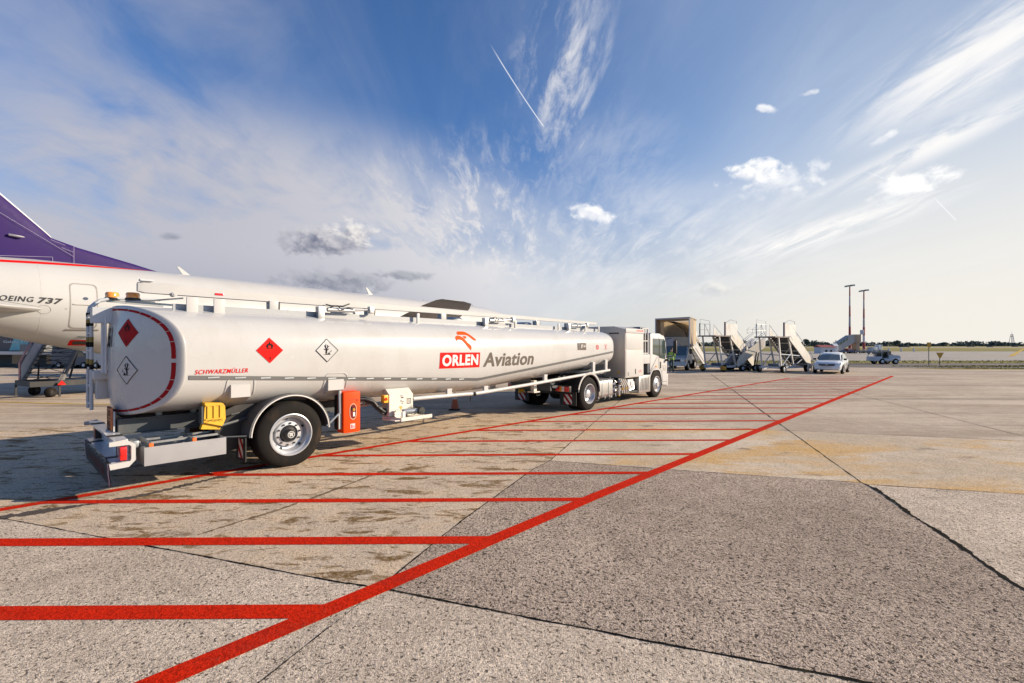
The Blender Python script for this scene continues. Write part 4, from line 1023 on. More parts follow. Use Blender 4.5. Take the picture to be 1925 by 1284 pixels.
# --- underrun side pipe, rising with the belly
rail_ = node("side_guard", trailer)
mb = MB(); mb.tube([(2.44, -1.22, .915), (3.9, -1.22, .895), (4.12, -1.22, .885)], .042, 12); mb.tube([(4.13, -1.22, .885), (4.6, -1.22, .90), (6.2, -1.22, .975), (10.25, -1.22, 1.185)], .042, 12); mb.lathe([(.001, 0), (.045, 0)], (4.13, -1.22, .885), (-1, 0, 0), 12); mb.build("guard_pipe", white, rail_)
for x, dz in ((3.42, .12), (4.55, .12), (6.85, .14), (9.3, .34), (10.05, .40)):
    zc_ = .90 if x < 4.2 else (.90 + (x - 4.6) * .0506)
    mb = MB(); zt_ = lerp(ZB, x) + (.12 if x < 8 else .22)
    mb.prism([(-.07, zt_ + .05), (.07, zt_ + .05), (.05, zc_ + .10), (.10, zc_ - .03), (-.10, zc_ - .03), (-.07, zc_ + .05)], lambda p: (x + p[0], -1.17, p[1]), lambda p: (x + p[0], -1.205 - .03, p[1])); mb.bar((x, -1.18, zt_), (x, -.75, lerp(ZB, x) + .06), .10, .03); mb.build("guard_bracket", white, rail_, smooth=False)
mb = MB(); mb.tube([(4.05, -1.22, .85), (4.05, -1.22, .72)], .015, 6); mb.tube([(4.13, -1.262, .885), (4.16, -1.262, .885)], .045, 12); mb.build("drain_cock", black, trailer)
mb = MB(); mb.tube([(3.0, 1.22, .9), (4.2, 1.22, .89), (10.2, 1.22, 1.18)], .042, 10); mb.build("far_guard_pipe", white, rail_)
mb = MB(); mb.box(7.2, 10.3, -.55, .55, 1.13, 1.20); mb.box(6.5, 7.2, -.40, .40, .96, 1.04); mb.lathe([(.09, 0), (.09, .22)], (9.0, 0, .94), (0, 0, 1), 16); mb.build("kingpin_plate", dark_steel, trailer)
mb = MB()
for y in (-.80, .80):
    mb.bar((6.85, y, .72), (6.85, y, 1.02), .12, .12); mb.box(6.72, 6.98, y - .12, y + .12, .685, .715)
mb.build_each("landing_leg", cream, trailer)
mb = MB(); mb.tube([(9.45, -.95, 1.06), (10.35, -.95, 1.13)], .062, 16)
for c, ax in (((9.42, -1.02, 1.05), (-.55, -.8, 0)), ((10.36, -.96, 1.13), (.8, -.55, 0))):
    mb.lathe([(.001, .02), (.115, .02), (.115, 0), (.06, 0)], c, ax, 22)
mb.build("delivery_pipe", pale_grey, trailer)
mb = MB(); mb.tube([(9.1, -.9, 1.02), (9.1, -.9, 1.12)], .06, 12); mb.build("hydrant_cap", red, trailer)

# --- wheel chocks carried in holders beside the mudguards (loose things)
def chock(label, sg, rz):
    o = thing("wheel_chock", label, "wheel chock", trailer.matrix_world @ Vector((0, 0, 0)), 0, "yellow wheel chocks on the tanker trailer")
    o.location = Vector((TX, TY, 0)) + Matrix.Rotation(heading(TAZ), 3, 'Z') @ Vector((-1.09, sg * 1.06, .86)); o.rotation_euler = (0, 0, heading(TAZ) + rz)
    mb = MB(); pl = [(-.17, .02), (.13, -.08), (.18, .05), (.17, .28), (.12, .34), (-.15, .36)]
    mb.prism(pl, lambda p: (p[0], -.13, p[1]), lambda p: (p[0], .05, p[1])); o.scale = (.82, .82, .84); b_ = mb.build("chock_body", yellow, o, smooth=False)
    mb = MB()
    for x in (-.10, .0, .10): mb.box(x - .018, x + .018, -.150, -.1305, .08, .30)
    mb.box(-.145, .145, -.150, -.1305, .3002, .325); mb.box(-.145, .145, -.150, -.1305, .055, .0798); mb.build("stiffening_rib", yellow, o, smooth=False)
    mb = MB(); mb.tube([(-.12, -.155, .03), (-.05, -.16, .06), (.02, -.155, .03), (.08, -.16, .05), (.12, -.155, .02)], .004, 5); mb.build("retaining_wire", black, o)
    mb = MB(); mb.box(-.20, -.171, -.12, .06, .0, .30); mb.build("holder", dark_steel, o)
    mb = MB(); mb.prism([(-.20, -.10), (.10, -.14), (.14, -.02), (-.16, .02)], lambda p: (p[0], -.08, p[1] + .0), lambda p: (p[0], .04, p[1] + .0)); mb.build("chock_wedge", yellow, o, smooth=False)
chock("yellow ribbed wheel chock held beside the sunlit trailer wheel", -1, 0.0)
chock("yellow wheel chock under the shaded far flank of the tank", 1, R(180))

# ================================================================== THE TRACTOR (x = 0 at the drive axle)
_u = Vector((math.sin(R(TAZ)), math.cos(R(TAZ)), 0))
tractor = thing("tractor_unit", "white low-cab tractor unit with square pump module coupled to the tank trailer", "truck", Vector((TX, TY, 0)) + _u * 9.0, heading(TAZ))
for y in (-.40, .40):
    mb = MB(); mb.box(-1.35, 5.2, y - .04, y + .04, .66, .92); mb.build("chassis_rail", dark_steel, tractor, smooth=False)
mb = MB(); mb.box(-1.36, -1.30, -.78, .78, .66, .92); mb.lathe([(.10, 0), (.10, .03), (.03, .05)], (-1.36, 0, .78), (-1, 0, 0), 14)
for y in (-.6, -.25, .25, .6): mb.lathe([(.05, 0), (.05, .012), (.001, .012)], (-1.36, y, .78), (-1, 0, 0), 12)
mb.build("rear_cross_member", dark_steel, tractor)
mb = MB(); mb.box(-.5, .5, -.62, .62, .92, 1.06); mb.prism([(-.55, 1.0), (.55, 1.0), (.4, 1.12), (-.4, 1.12)], lambda p: (p[0], -.45, p[1]), lambda p: (p[0], .45, p[1])); mb.build("fifth_wheel", black, tractor, smooth=False)
mb = MB(); mb.tube([(0, -1.0, .50), (0, 1.0, .50)], .10, 14); mb.lathe([(.10, -.25), (.24, -.1), (.24, .1), (.10, .25)], (0, 0, .5), (0, 1, 0), 20); mb.bar((-.6, -.5, .55), (.6, -.5, .55), .09, .12); mb.bar((-.6, .5, .55), (.6, .5, .55), .09, .12); mb.build("drive_axle", black, tractor)
for sg in (-1, 1):
    wheel(tractor, 0.02, sg * 1.25, .505, sg, .515, .30, .30, 'dished')
    wheel(tractor, 0.02, sg * .93, .505, sg, .515, .30, .30, 'dished', n=28)
    fender(tractor, .02, .51, .60, .622, min(sg * .60, sg * 1.24), max(sg * .60, sg * 1.24), 8, 172, black, M("grey_edge", (.38, .37, .35), .4), rim_side=sg)
    fender(tractor, .02, .51, .60, .66, min(sg * 1.241, sg * 1.262), max(sg * 1.241, sg * 1.262), 2, 165, M("fender_grey", (.42, .41, .39), .4), name="mudguard_trim")
    ya, yb = sorted((sg * .62, sg * 1.22))
    o, _, _ = chevron_flap(tractor, -.66, ya, yb, .19, .60)
    chevrons(o, lambda p, q, ya=ya: (-.672, ya + .15 + p, .22 + q), .30, .30, 3)
    ya, yb = sorted((sg * .70, sg * 1.22))
    mb = MB(); mb.box(-1.02, -.92, ya, yb, .62, .80, .012); lm = mb.build("tail_lamp", black, tractor)
    for q, (mt, w) in enumerate(((lens_red, .16), (lens_clear, .09), (amber, .07), (lens_red, .14))):
        a = ya + .015 + sum((.16, .09, .07, .14)[:q]) * 1.05
        mb = MB(); mb.box(-1.035, -1.021, a, a + w, .635, .785, .006); mb.build("lens", mt, lm)
    mb = MB(); mb.bar((-1.30, sg * .78, .80), (-.95, sg * .80, .74), .06, .08); mb.build("lamp_arm", dark_steel, tractor, smooth=False)
    wheel(tractor, 4.80, sg * 1.22, .505, sg, .515, .30, .30, 'steer')
mb = MB(); mb.box(-.95, -.60, -.74, .74, .60, .70); mb.box(-1.0, -.7, -.5, .5, .55, .63); mb.tube([(-.8, -.7, .98), (-.8, .7, .98)], .09, 12); mb.tube([(-.5, -1.05, 1.02), (-1.0, -.9, .92), (-1.2, -.5, .9)], .02, 6); mb.build("air_tank", black, tractor)
chk = MB(); chk.prism([(-.14, 0), (.12, 0), (.10, .2), (-.02, .26), (-.14, .1)], lambda p: (-1.18 + p[0] * .6, .44, .52 + p[1] * .7), lambda p: (-1.18 + p[0] * .6, .56, .52 + p[1] * .7)); chk.build("chock_holder", yellow, tractor, smooth=False)
# fuel tank
mb = MB()
def rrect(y0, y1, z0, z1, r, n=5):
    out = []
    for cx, cz, a0 in ((y1 - r, z1 - r, 0), (y0 + r, z1 - r, 90), (y0 + r, z0 + r, 180), (y1 - r, z0 + r, 270)):
        for i in range(n + 1):
            t = R(a0 + 90 * i / n); out.append((cx + r * math.cos(t), cz + r * math.sin(t)))
    return out
pr = rrect(-1.22, -.56, .30, .90, .12)
mb.prism(pr, lambda p: (.60, p[0], p[1]), lambda p: (1.46, p[0], p[1])); ft = mb.build("fuel_tank", silver, tractor)
for x in (.82, 1.22):
    mb = MB(); pr2 = rrect(-1.232, -.55, .288, .912, .125)
    mb.grid([[(x + a, p, q) for p, q in pr2] for a in (-.03, .03)], True); mb.build("tank_strap", steel, ft)
mb = MB(); mb.lathe([(.07, 0), (.07, .05), (.001, .055)], (.72, -1.0, .895), (0, 0, 1), 16); mb.build("filler_cap", black, ft)
mb = MB()
for x in (.7, 1.1, 1.4): mb.bar((x, -1.16, .30), (x + .03, -1.1, .24), .04)
mb.build("tank_bracket", steel, tractor)
# pump module
mod = node("pump_module", tractor)
pl = [(-1.25, .875), (1.25, .875), (1.25, 2.56), (.80, 2.665), (-.80, 2.665), (-1.25, 2.56)]
mb = MB(); mb.prism(pl, lambda p: (2.26, p[0], p[1]), lambda p: (3.62, p[0], p[1])); mb.build("module_body", M("module_stainless", (.46, .43, .40), .45, metal=.35, var=.10, vscale=1.2, dirt=(.3, .25, .2), dirt_amt=.4), mod, smooth=False)
mb = MB(); mb.box(2.30, 3.60, -1.262, -1.252, 1.86, 2.42, .003); mb.box(2.30, 3.60, -1.262, -1.252, .90, 1.835, .003); mb.build("roller_shutter", white, mod)
mb = MB(); mb.box(2.255, 3.64, -1.285, -1.252, 2.43, 2.58, .01); mb.build("header_panel", white, mod)
mb = MB(); mb.text("STRAUSS", 3.02, 3.54, 2.49, 2.545, lambda x, z: (x, -1.288, z), .02); mb.build("lettering", red, mod, smooth=False)
mb = MB(); mb.box(2.25, 2.258, -1.0, -.62, 2.40, 2.44); mb.build("vent_slot", ink, mod)
mb = MB(); mb.box(2.250, 2.258, -1.16, .0, .95, 2.32); mb.build("rear_panel", M("module_stainless_door", (.44, .41, .38), .42, metal=.4, var=.08), mod)
mb = MB(); mb.flat([circ(-1.0, 1.06, .045)], lambda y, z: (2.246, y, z)); mb.build("warning_sticker", yellow, mod, smooth=False)
mb = MB(); mb.flat([[(2.42, .95), (2.48, .95), (2.48, 1.06), (2.42, 1.06)], [(2.435, .965), (2.465, .965), (2.465, 1.045), (2.435, 1.045)]], lambda x, z: (x, -1.2645, z)); mb.flat([[(2.95, .98), (3.01, .98), (3.01, 1.16), (2.95, 1.16)]], lambda x, z: (x, -1.2645, z)); mb.build("label", ink, mod, smooth=False)
mb = MB(); mb.flat([circ(3.25, 1.06, .04), circ(3.25, 1.06, .028)], lambda x, z: (x, -1.2645, z)); mb.flat([circ(3.38, 1.07, .045), circ(3.38, 1.07, .03)], lambda x, z: (x, -1.2645, z)); mb.build("prohibition_sign", red, mod, smooth=False)
# lifting cage between module and cab
cage = node("basket_cage", tractor)
mb = MB()
for z in (1.70, 2.16, 2.62):
    mb.box(3.64, 4.12, -1.20, -1.16, z - .02, z + .02); mb.box(4.08, 4.12, -1.16, .9, z - .02, z + .02)
for x in (3.66, 3.88, 4.10): mb.box(x - .02, x + .02, -1.2015, -1.1585, 1.66, 2.64)
for y in (-.5, .2, .9): mb.box(4.08, 4.122, y - .02, y + .02, 1.66, 2.64)
mb.build("cage_frame", white, cage, smooth=False)
mb = MB(); mb.box(3.64, 4.16, -1.24, .9, 1.32, 1.66, .01); mb.build("cage_base", white, cage)
mb = MB(); mb.box(3.66, 4.06, -1.1, .8, 2.60, 2.68); mb.box(3.9, 4.0, -.9, -.2, 1.7, 2.58); mb.box(3.70, 3.9, -.6, .2, 1.7, 2.4); mb.build("cage_equipment", M("slate_panel", (.17, .19, .22), .5), cage, smooth=False)
# pipework and valves under the module
mb = MB(); rnd = random.Random(4)
for i in range(26):
    x = 1.55 + rnd.random() * .55; z = .34 + rnd.random() * .5; y = -1.0 - rnd.random() * .18
    if i % 3 == 0: mb.lathe([(.001, 0), (.05, 0), (.05, .08), (.03, .10)], (x, y, z), (rnd.uniform(-1, 1), -1, 0), 10)
    else: mb.tube([(x, y, z), (x + rnd.uniform(-.12, .12), y - .03, z + rnd.uniform(-.18, .18))], rnd.uniform(.012, .035), 7)
mb.tube([(1.95, -1.17, .32), (1.95, -1.17, .66)], .055, 12); mb.tube([(2.95, -1.1, .42), (3.0, -1.15, .6), (2.9, -1.12, .8)], .04, 8); mb.tube([(2.8, -1.1, .4), (3.05, -1.15, .45), (3.1, -1.1, .7)], .035, 8)
mb.build("valve_manifold", silver, tractor)
for i in range(4):
    mb = MB(); x = 2.08 + i * .13; mb.tube([(x - .05, -1.12, .86), (x - .02, -1.18, .72), (x + .08, -1.2, .58), (x + .08, -1.18, .36)], .026, 8); hz_ = mb.build("fuel_hose", cream, tractor)
    mb = MB(); mb.tube([(x + .08, -1.2, .54), (x + .08, -1.2, .48)], .036, 8); mb.build("hose_fitting", yellow if i % 2 == 0 else silver, hz_)
mb = MB(); mb.tube([(1.95, -1.17, .28), (1.95, -1.17, .32)], .045, 10); mb.build("valve_cap", yellow, tractor)
mb = MB(); mb.box(2.55, 2.95, -1.19, -.95, .46, .80, .012); jb = mb.build("junction_box", pale_grey, tractor)
mb = MB(); mb.box(2.74, 2.765, -1.195, -1.1905, .58, .72); mb.box(2.80, 2.86, -1.195, -1.1905, .52, .545); mb.build("box_handle", ink, jb)
mb = MB(); mb.box(1.5, 4.2, -.9, .9, .5, .62); mb.box(2.3, 3.5, -1.18, -.9, .34, .38); mb.build("mounting_frame", dark_steel, tractor, smooth=False)
# silencer box with ribs
mb = MB(); mb.box(3.30, 4.22, -1.24, -.66, .26, .90, .035); sb_ = mb.build("silencer_box", silver, tractor)
for i in range(6):
    mb = MB(); mb.prism([(0, .36), (.028, .36), (.058, .80), (.03, .80)], lambda p: (3.42 + i * .115 + p[0], -1.2515, p[1]), lambda p: (3.42 + i * .115 + p[0], -1.2405, p[1])); mb.build("cooling_slot", M("slot_grey", (.22, .21, .20), .5), sb_, smooth=False)
# cab
cabp = [(4.30, .92), (4.33, 1.0), (4.45, 1.07), (4.62, 1.10), (4.98, 1.10), (5.14, 1.05), (5.26, .90), (5.32, .60), (5.33, .42), (5.74, .40), (5.80, .50), (5.80, 1.25), (5.76, 1.75), (5.66, 2.22), (5.52, 2.37), (5.1, 2.45), (4.42, 2.47), (4.30, 2.40), (4.26, 2.2), (4.26, 1.0)]
cab = node("cab", tractor)
mb = MB(); mb.prism(cabp, lambda p: (p[0], -1.19, p[1]), lambda p: (p[0], 1.19, p[1]))
es = [e for e in mb.bm.edges if abs(e.verts[0].co.y - e.verts[1].co.y) < .01]
bmesh.ops.bevel(mb.bm, geom=es, offset=.055, segments=3, profile=.6, affect='EDGES')
mb.build("cab_shell", white, cab, angle=50)
mb = MB(); mb.box(4.14, 4.255, -1.16, 1.16, .95, 2.42, .03); mb.build("cab_rear_panel", M("dark_grey_panel", (.10, .11, .12), .5), cab)
wl = [(4.50, 1.66), (5.05, 1.58), (5.12, 1.50), (5.60, 1.44), (5.68, 1.75), (5.60, 2.18), (5.50, 2.24), (4.50, 2.26)]
mb = MB(); mb.prism(wl, lambda p: (p[0], -1.196, p[1]), lambda p: (p[0], 1.196, p[1])); wnd = mb.build("side_window", win_glass, cab, smooth=False)
mb = MB(); mb.box(5.08, 5.12, -1.202, 1.202, 1.52, 2.24); mb.build("window_pillar", black, wnd, smooth=False)
ws = [(5.812, 1.35), (5.775, 1.75), (5.69, 2.20), (5.66, 2.19), (5.74, 1.75), (5.78, 1.35)]
mb = MB(); mb.prism(ws, lambda p: (p[0], -1.06, p[1]), lambda p: (p[0], 1.06, p[1])); mb.build("windscreen", win_glass, cab, smooth=False)
mb = MB(); mb.tube([(5.02, -1.193, 2.30), (5.04, -1.193, 1.14)], .006, 4); mb.tube([(5.04, -1.193, 1.14), (5.30, -1.193, .95), (5.36, -1.193, .56), (5.74, -1.193, .55)], .006, 4); mb.build("door_gap", ink, cab)
mb = MB(); mb.box(5.14, 5.22, -1.21, -1.19, 1.10, 1.36, .01); mb.build("door_handle", black, cab)
mb = MB(); mb.text("361", 5.34, 5.66, .98, 1.22, lambda x, z: (x, -1.1935, z), .015); mb.build("fleet_number", M("pale_grey_print", (.34, .32, .29), .5), cab, smooth=False)
mb = MB(); mb.box(4.72, 4.86, -1.205, -1.19, 1.15, 1.22, .008); mb.build("turn_signal", amber, cab)
for sg in (-1, 1):
    fender(tractor, 4.80, .52, .585, .66, min(sg * .75, sg * 1.205), max(sg * .75, sg * 1.205), 95, 196, M("fender_grey2", (.36, .36, .36), .4), name="front_mudguard")
    mir = node("mirror", cab)
    mb = MB(); mb.tube([(5.60, sg * 1.15, 2.22), (5.80, sg * 1.38, 2.28), (6.02, sg * 1.44, 2.24), (6.02, sg * 1.44, 1.80)], .018, 6); mb.tube([(5.68, sg * 1.17, 1.50), (5.90, sg * 1.40, 1.58), (6.02, sg * 1.44, 1.82)], .018, 6); mb.build("mirror_arm", black, mir)
    mb = MB(); mb.box(5.97, 6.06, min(sg * 1.36, sg * 1.50), max(sg * 1.36, sg * 1.50), 1.66, 2.18, .03); mb.build("mirror_housing", black, mir)
    mb = MB(); mb.box(5.60, 5.72, min(sg * 1.2, sg * 1.34), max(sg * 1.2, sg * 1.34), 1.37, 1.45, .015); mb.build("side_mirror", black, cab)
mb = MB(); mb.box(5.72, 5.90, -1.20, 1.20, .38, .86, .05); mb.build("bumper", white, tractor)
mb = MB(); mb.box(5.898, 5.91, -1.0, -.7, .58, .76); mb.box(5.898, 5.91, .7, 1.0, .58, .76); mb.build("headlight", lens_clear, tractor)
mb = MB(); mb.box(4.15, 4.40, -1.1, -.5, 1.0, 1.3, .02); mb.tube([(4.1, -1.05, 1.2), (4.14, -1.1, 1.35), (4.1, -1.0, 1.45)], .03, 8); mb.box(3.7, 4.1, -.9, -.3, .95, 1.25); mb.build("engine_piping", dark_steel, tractor)

# ================================================================== THE AIRLINER (x = 27 - station from the nose, -y the side that faces the camera)
PAZ = 35.3
plane = thing("airliner", "white and purple twin-jet airliner lettered BOEING 737 parked behind the tank trailer", "airliner", (-15.6, 20.7, 0), heading(PAZ))
FT = [(-.9, 3.25), (-.4, 3.62), (.3, 4.0), (1.2, 4.25), (1.8, 4.55), (2.6, 4.88), (3.6, 5.06), (5, 5.15), (7, 5.20), (24, 5.22), (29, 5.22), (31, 5.20), (33, 5.10), (35, 4.92), (37, 4.6), (38.4, 4.3)]
FB = [(-.9, 3.15), (-.4, 2.6), (.3, 2.2), (1.2, 1.85), (1.8, 1.70), (2.6, 1.55), (3.6, 1.42), (5, 1.32), (7, 1.26), (24, 1.28), (26, 1.33), (27.5, 1.45), (29.1, 1.66), (30.8, 2.06), (32, 2.40), (34, 2.88), (36, 3.35), (38.4, 3.9)]
FW = [(-.9, .06), (-.4, .55), (.3, .90), (1.2, 1.25), (1.8, 1.42), (2.6, 1.60), (3.6, 1.74), (5, 1.84), (7, 1.88), (25, 1.88), (27, 1.86), (29, 1.80), (31, 1.64), (33, 1.36), (35, 1.0), (37, .55), (38.4, .22)]
def fus(st, t, g=0.0):
    zt, zb, w = lerp(FT, st), lerp(FB, st), lerp(FW, st)
    zc, hz = (zt + zb) / 2, (zt - zb) / 2
    return (27 - st, (w + g) * math.cos(t), zc + (hz + g) * math.sin(t))
def fus_at(st, z, g=0.006):
    """point on the camera-side skin at height z"""
    zt, zb, w = lerp(FT, st), lerp(FB, st), lerp(FW, st); zc, hz = (zt + zb) / 2, (zt - zb) / 2
    q = max(-.9999, min(.9999, (z - zc) / hz)); c = math.sqrt(1 - q * q)
    return (27 - st, -(w * c + g * c), z + g * q)
sts = sorted(set([27.5, 29.1, 30.8, 30.4, 31.4, -.9, -.65, -.4, -.1, .3, .75, 1.2, 1.8, 2.6, 3.6, 5, 7] + [7 + i for i in range(1, 32)] + [38.4]))
mb = MB(); mb.grid([[fus(s_, 2 * math.pi * i / 72) for i in range(72)] for s_ in sts], True, True, True); mb.build("fuselage", plane_white, plane, angle=60)
# purple crown with a white and a red band below it
def band(z0, z1, mat, name, s0, s1, g, both=True):
    mb = MB()
    for sg in (1, -1):
        rows = []
        for i in range(41):
            st = s0 + (s1 - s0) * i / 40; top = lerp(FT, st); r_ = []
            for j in range(9):
                a, b_ = z0(st), z1(st)
                z = min(a + (b_ - a) * j / 8, top - .0005); p = fus_at(st, z, g); r_.append((p[0], p[1] * sg, p[2]))
            rows.append(r_)
        mb.grid(rows)
    return mb.build(name, mat, plane, angle=60)
def zr(st): return 5.215 - (st - 27.0) * .068 if st < 32 else 4.875 - (st - 32) * .03     # lower edge of the red band
band(lambda s_: zr(s_) - .0, lambda s_: zr(s_) + .10 * min(1, (s_ - 26.9) / 3), red, "red_band", 27.0, 36.5, .006)
band(lambda s_: zr(s_) + .30 * min(1, (s_ - 26.9) / 4), lambda s_: 5.5, purple, "purple_crown", 27.6, 36.5, .008)
# fin
def foil(st0, st1, y_, z, th, n=14, axis='y', span=None):
    out = []
    for i in range(n):
        x = (1 - math.cos(math.pi * i / (n - 1))) / 2; t = th * 5 * (.2969 * math.sqrt(x) - .126 * x - .3516 * x * x + .2843 * x ** 3 - .1015 * x ** 4) * 1.0
        out.append((27 - (st0 + (st1 - st0) * x), t))
    up = [(x, t) for x, t in out]; lo = [(x, -t) for x, t in out[-2:0:-1]]
    return up + lo
FIN = [(4.6, 27.0, 38.0), (5.22, 27.0, 38.05), (5.45, 27.9, 38.1), (5.85, 29.7, 38.15), (6.10, 30.47, 38.2), (6.27, 30.63, 38.25), (7.42, 31.80, 38.5), (9.5, 33.9, 38.9), (12.2, 36.6, 39.4)]
mb = MB(); mb.grid([[(x, t, z) for x, t in foil(a, b_, 0, z, .30 if z > 6.2 else .26)] for z, a, b_ in FIN], True, True, True); mb.build("fin", purple, plane, angle=40)
mb = MB()
pts = [(27 - a + .012, 0, z + .01) for z, a, b_ in FIN[4:]]
mb.tube(pts, [.015, .02, .03, .035, .035], 8); mb.build("fin_leading_edge", M("pale_leading_edge", (.72, .72, .72), .35), plane)
mb = MB()
def fl(p, q): 
    for sg in (-1, 1): mb.tube([(27 - p[0], sg * (.19 if p[1] > 5.5 else .16), p[1]), (27 - q[0], sg * .19, q[1])], .006, 4)
fl((31.85, 6.75), (29.85, 5.45)); fl((29.85, 5.85), (29.85, 5.12)); fl((30.5, 6.0), (30.1, 5.85)); fl((30.2, 5.75), (29.85, 5.62)); fl((30.45, 5.35), (32.2, 5.15)); fl((30.45, 5.35), (30.45, 5.05))
mb.build("panel_line", M("pale_violet", (.45, .40, .52), .5), plane)
mb = MB(); mb.tube([(27 - 31.6, -.20, 5.98), (27 - 31.3, -.26, 5.95), (27 - 31.2, -.24, 5.95)], [.05, .04, .01], 8); mb.build("pitot_probe", silver, plane)
for st, h, z in ((25.98, .34, 5.22), (15.7, .42, 5.22)):
    mb = MB(); mb.prism([(0, -.03), (.34, -.03), (.10 - .25, h), (-.25, h)], lambda p: (27 - st - .1 + p[0], -.02, z + p[1]), lambda p: (27 - st - .1 + p[0], .02, z + p[1])); mb.build("blade_antenna", plane_white, plane, smooth=False)
mb = MB()
for st in (11, 7.2, 5.6): mb.tube([(27 - st, 0, 5.16), (27 - st, 0, 5.27)], .04, 6)
mb.build("sensor", grey_paint, plane)
# tailplane
for sg in (-1, 1):
    mb = MB(); mb.grid([[(x, sg * y, z + t) for x, t in foil(a, b_, 0, z, th)] for y, a, b_, z, th in ((.9, 30.6, 36.6, 3.27, .30), (1.62, 31.0, 36.6, 3.27, .30), (2.2, 32.0, 36.8, 3.31, .28), (7.0, 36.2, 38.4, 3.9, .10))], True, True, True); mb.build("tailplane", plane_white, plane, angle=40)
mb = MB(); c = fus_at(30.92, 3.33, .01); mb.tube([fus_at(30.92 + .17 * math.cos(i * .3), 3.27 + .15 * math.sin(i * .3), .006) for i in range(22)], .008, 4); mb.tube([fus_at(31.1, 3.37, .004), fus_at(32.2, 3.55, .004)], .008, 4); mb.tube([fus_at(31.1, 3.29, .004), fus_at(32.2, 3.16, .004)], .008, 4); mb.build("panel_seam", M("seam_grey", (.36, .34, .32), .5), plane)
# wings, nacelles, main gear
under = M("wing_grey", (.33, .33, .34), .4, metal=.3, var=.15, vscale=1.2, dirt=(.12, .11, .10), dirt_amt=.5)
for sg in (-1, 1):
    mb = MB(); W = ((1.2, 12.6, 20.3, 1.62, .42), (1.9, 13.4, 20.4, 1.66, .40), (5.0, 15.9, 20.9, 2.0, .26), (10.0, 19.3, 23.0, 2.72, .14), (13.6, 21.9, 24.2, 3.30, .075), (14.3, 22.6, 24.3, 3.42, .05), (14.45, 23.2, 24.2, 3.45, .01))
    mb.grid([[(x, sg * y, z + t * (.7 if t < 0 else 1)) for x, t in foil(a, b_, 0, z, th)] for y, a, b_, z, th in W], True, True, True); wg = mb.build("wing", under, plane, angle=40)
    for y, st, z in ((11.6, 23.6, 2.88), (7.2, 22.0, 2.22)):
        mb = MB(); mb.lathe([(.001, -1.3), (.07, -1.0), (.14, -.4), (.13, .2), (.06, .75), (.001, 1.0)], (27 - st, sg * y, z), (-1, 0, .05), 12); mb.build("flap_fairing", pale_grey, wg)
    mb = MB(); mb.lathe([(.62, 1.9), (.80, 1.7), (.86, 1.0), (.86, -.2), (.62, -1.4), (.40, -1.4), (.3, -2.0), (.001, -2.3)], (27 - 14.2, sg * 4.85, 1.45), (1, 0, 0), 28); mb.lathe([(.62, 1.9), (.60, 1.2), (.001, 1.2)], (27 - 14.2, sg * 4.85, 1.45), (1, 0, 0), 28); mb.box(27 - 16.2, 27 - 13.2, sg * 4.85 - .1, sg * 4.85 + .1, 1.7, 2.25, .05); mb.build("engine", M("nacelle_white", (.7, .69, .68), .35), plane)
    for dy in (2.45, 3.0):
        mb = MB(); mb.lathe([(.001, -.14), (.28, -.14), (.50, -.17), (.55, -.10), (.55, .10), (.50, .17), (.28, .14), (.001, .14)], (27 - 18.4, sg * dy, .55), (0, 1, 0), 24); mb.build("main_wheel", rubber, plane)
    mb = MB(); mb.tube([(27 - 18.4, sg * 2.73, .55), (27 - 18.4, sg * 2.73, 1.7)], .10, 10); mb.build("gear_leg", pale_grey, plane)
mb = MB(); mb.tube([(27 - 4, 0, .4), (27 - 4, 0, 1.5)], .07, 8); mb.lathe([(.001, -.25), (.3, -.22), (.34, -.15), (.34, .15), (.3, .22), (.001, .25)], (27 - 4, 0, .345), (0, 1, 0), 20); mb.build("nose_gear", rubber, plane)
# aft service door
door = node("door", plane)
def rr_path(s0, s1, z0, z1, r, n=5):
    out = []
    for cs, cz, a0 in ((s1 - r, z1 - r, 0), (s0 + r, z1 - r, 90), (s0 + r, z0 + r, 180), (s1 - r, z0 + r, 270)):
        for i in range(n + 1):
            t = R(a0 + 90 * i / n); out.append((cs + r * math.cos(t), cz + r * math.sin(t)))
    seg = []
    for (a, b_), (c, d) in zip(out, out[1:] + out[:1]):
        k = max(1, int(math.hypot(c - a, d - b_) / .15))
        seg += [(a + (c - a) * i / k, b_ + (d - b_) * i / k) for i in range(k)]
    return seg
def ribbon(path, w, mat, name, parent, g=.007):
    cx = sum(p[0] for p in path) / len(path); cz = sum(p[1] for p in path) / len(path); mb = MB(); A, B = [], []
    for p in path + path[:1]:
        dx, dz = p[0] - cx, p[1] - cz; L = math.hypot(dx, dz)
        A.append(fus_at(p[0], p[1], g)); B.append(fus_at(p[0] - w * math.copysign(min(1, abs(dx) / .25), dx), p[1] - w * math.copysign(min(1, abs(dz) / .5), dz), g))
    mb.grid([A, B]); return mb.build(name, mat, parent, smooth=False)
seam = M("seam_grey", (.36, .34, .32), .5)
ribbon(rr_path(29.49, 30.27, 2.62, 4.29, .14), .035, M("door_outline", (.27, .255, .235), .5), "door_frame", door)
mb = MB(); mb.tube([fus_at(29.42 + .1 * i, 2.585, .012) for i in range(10)], .022, 6); mb.build("door_sill", M("sill_brown", (.17, .14, .12), .5), door)
mb = MB(); mb.flat([[(29.84 + .075 * math.cos(i * .35), 3.73 + .055 * math.sin(i * .35)) for i in range(18)]], lambda s_, z: fus_at(s_, z, .009)); mb.build("porthole", M("porthole_glass", (.08, .09, .12), .1), door, smooth=False)
mb = MB(); mb.tube([fus_at(29.62, 3.50, .012), fus_at(30.18, 3.50, .012)], .022, 6); mb.build("door_handle", M("handle_grey", (.45, .43, .40), .4), door)
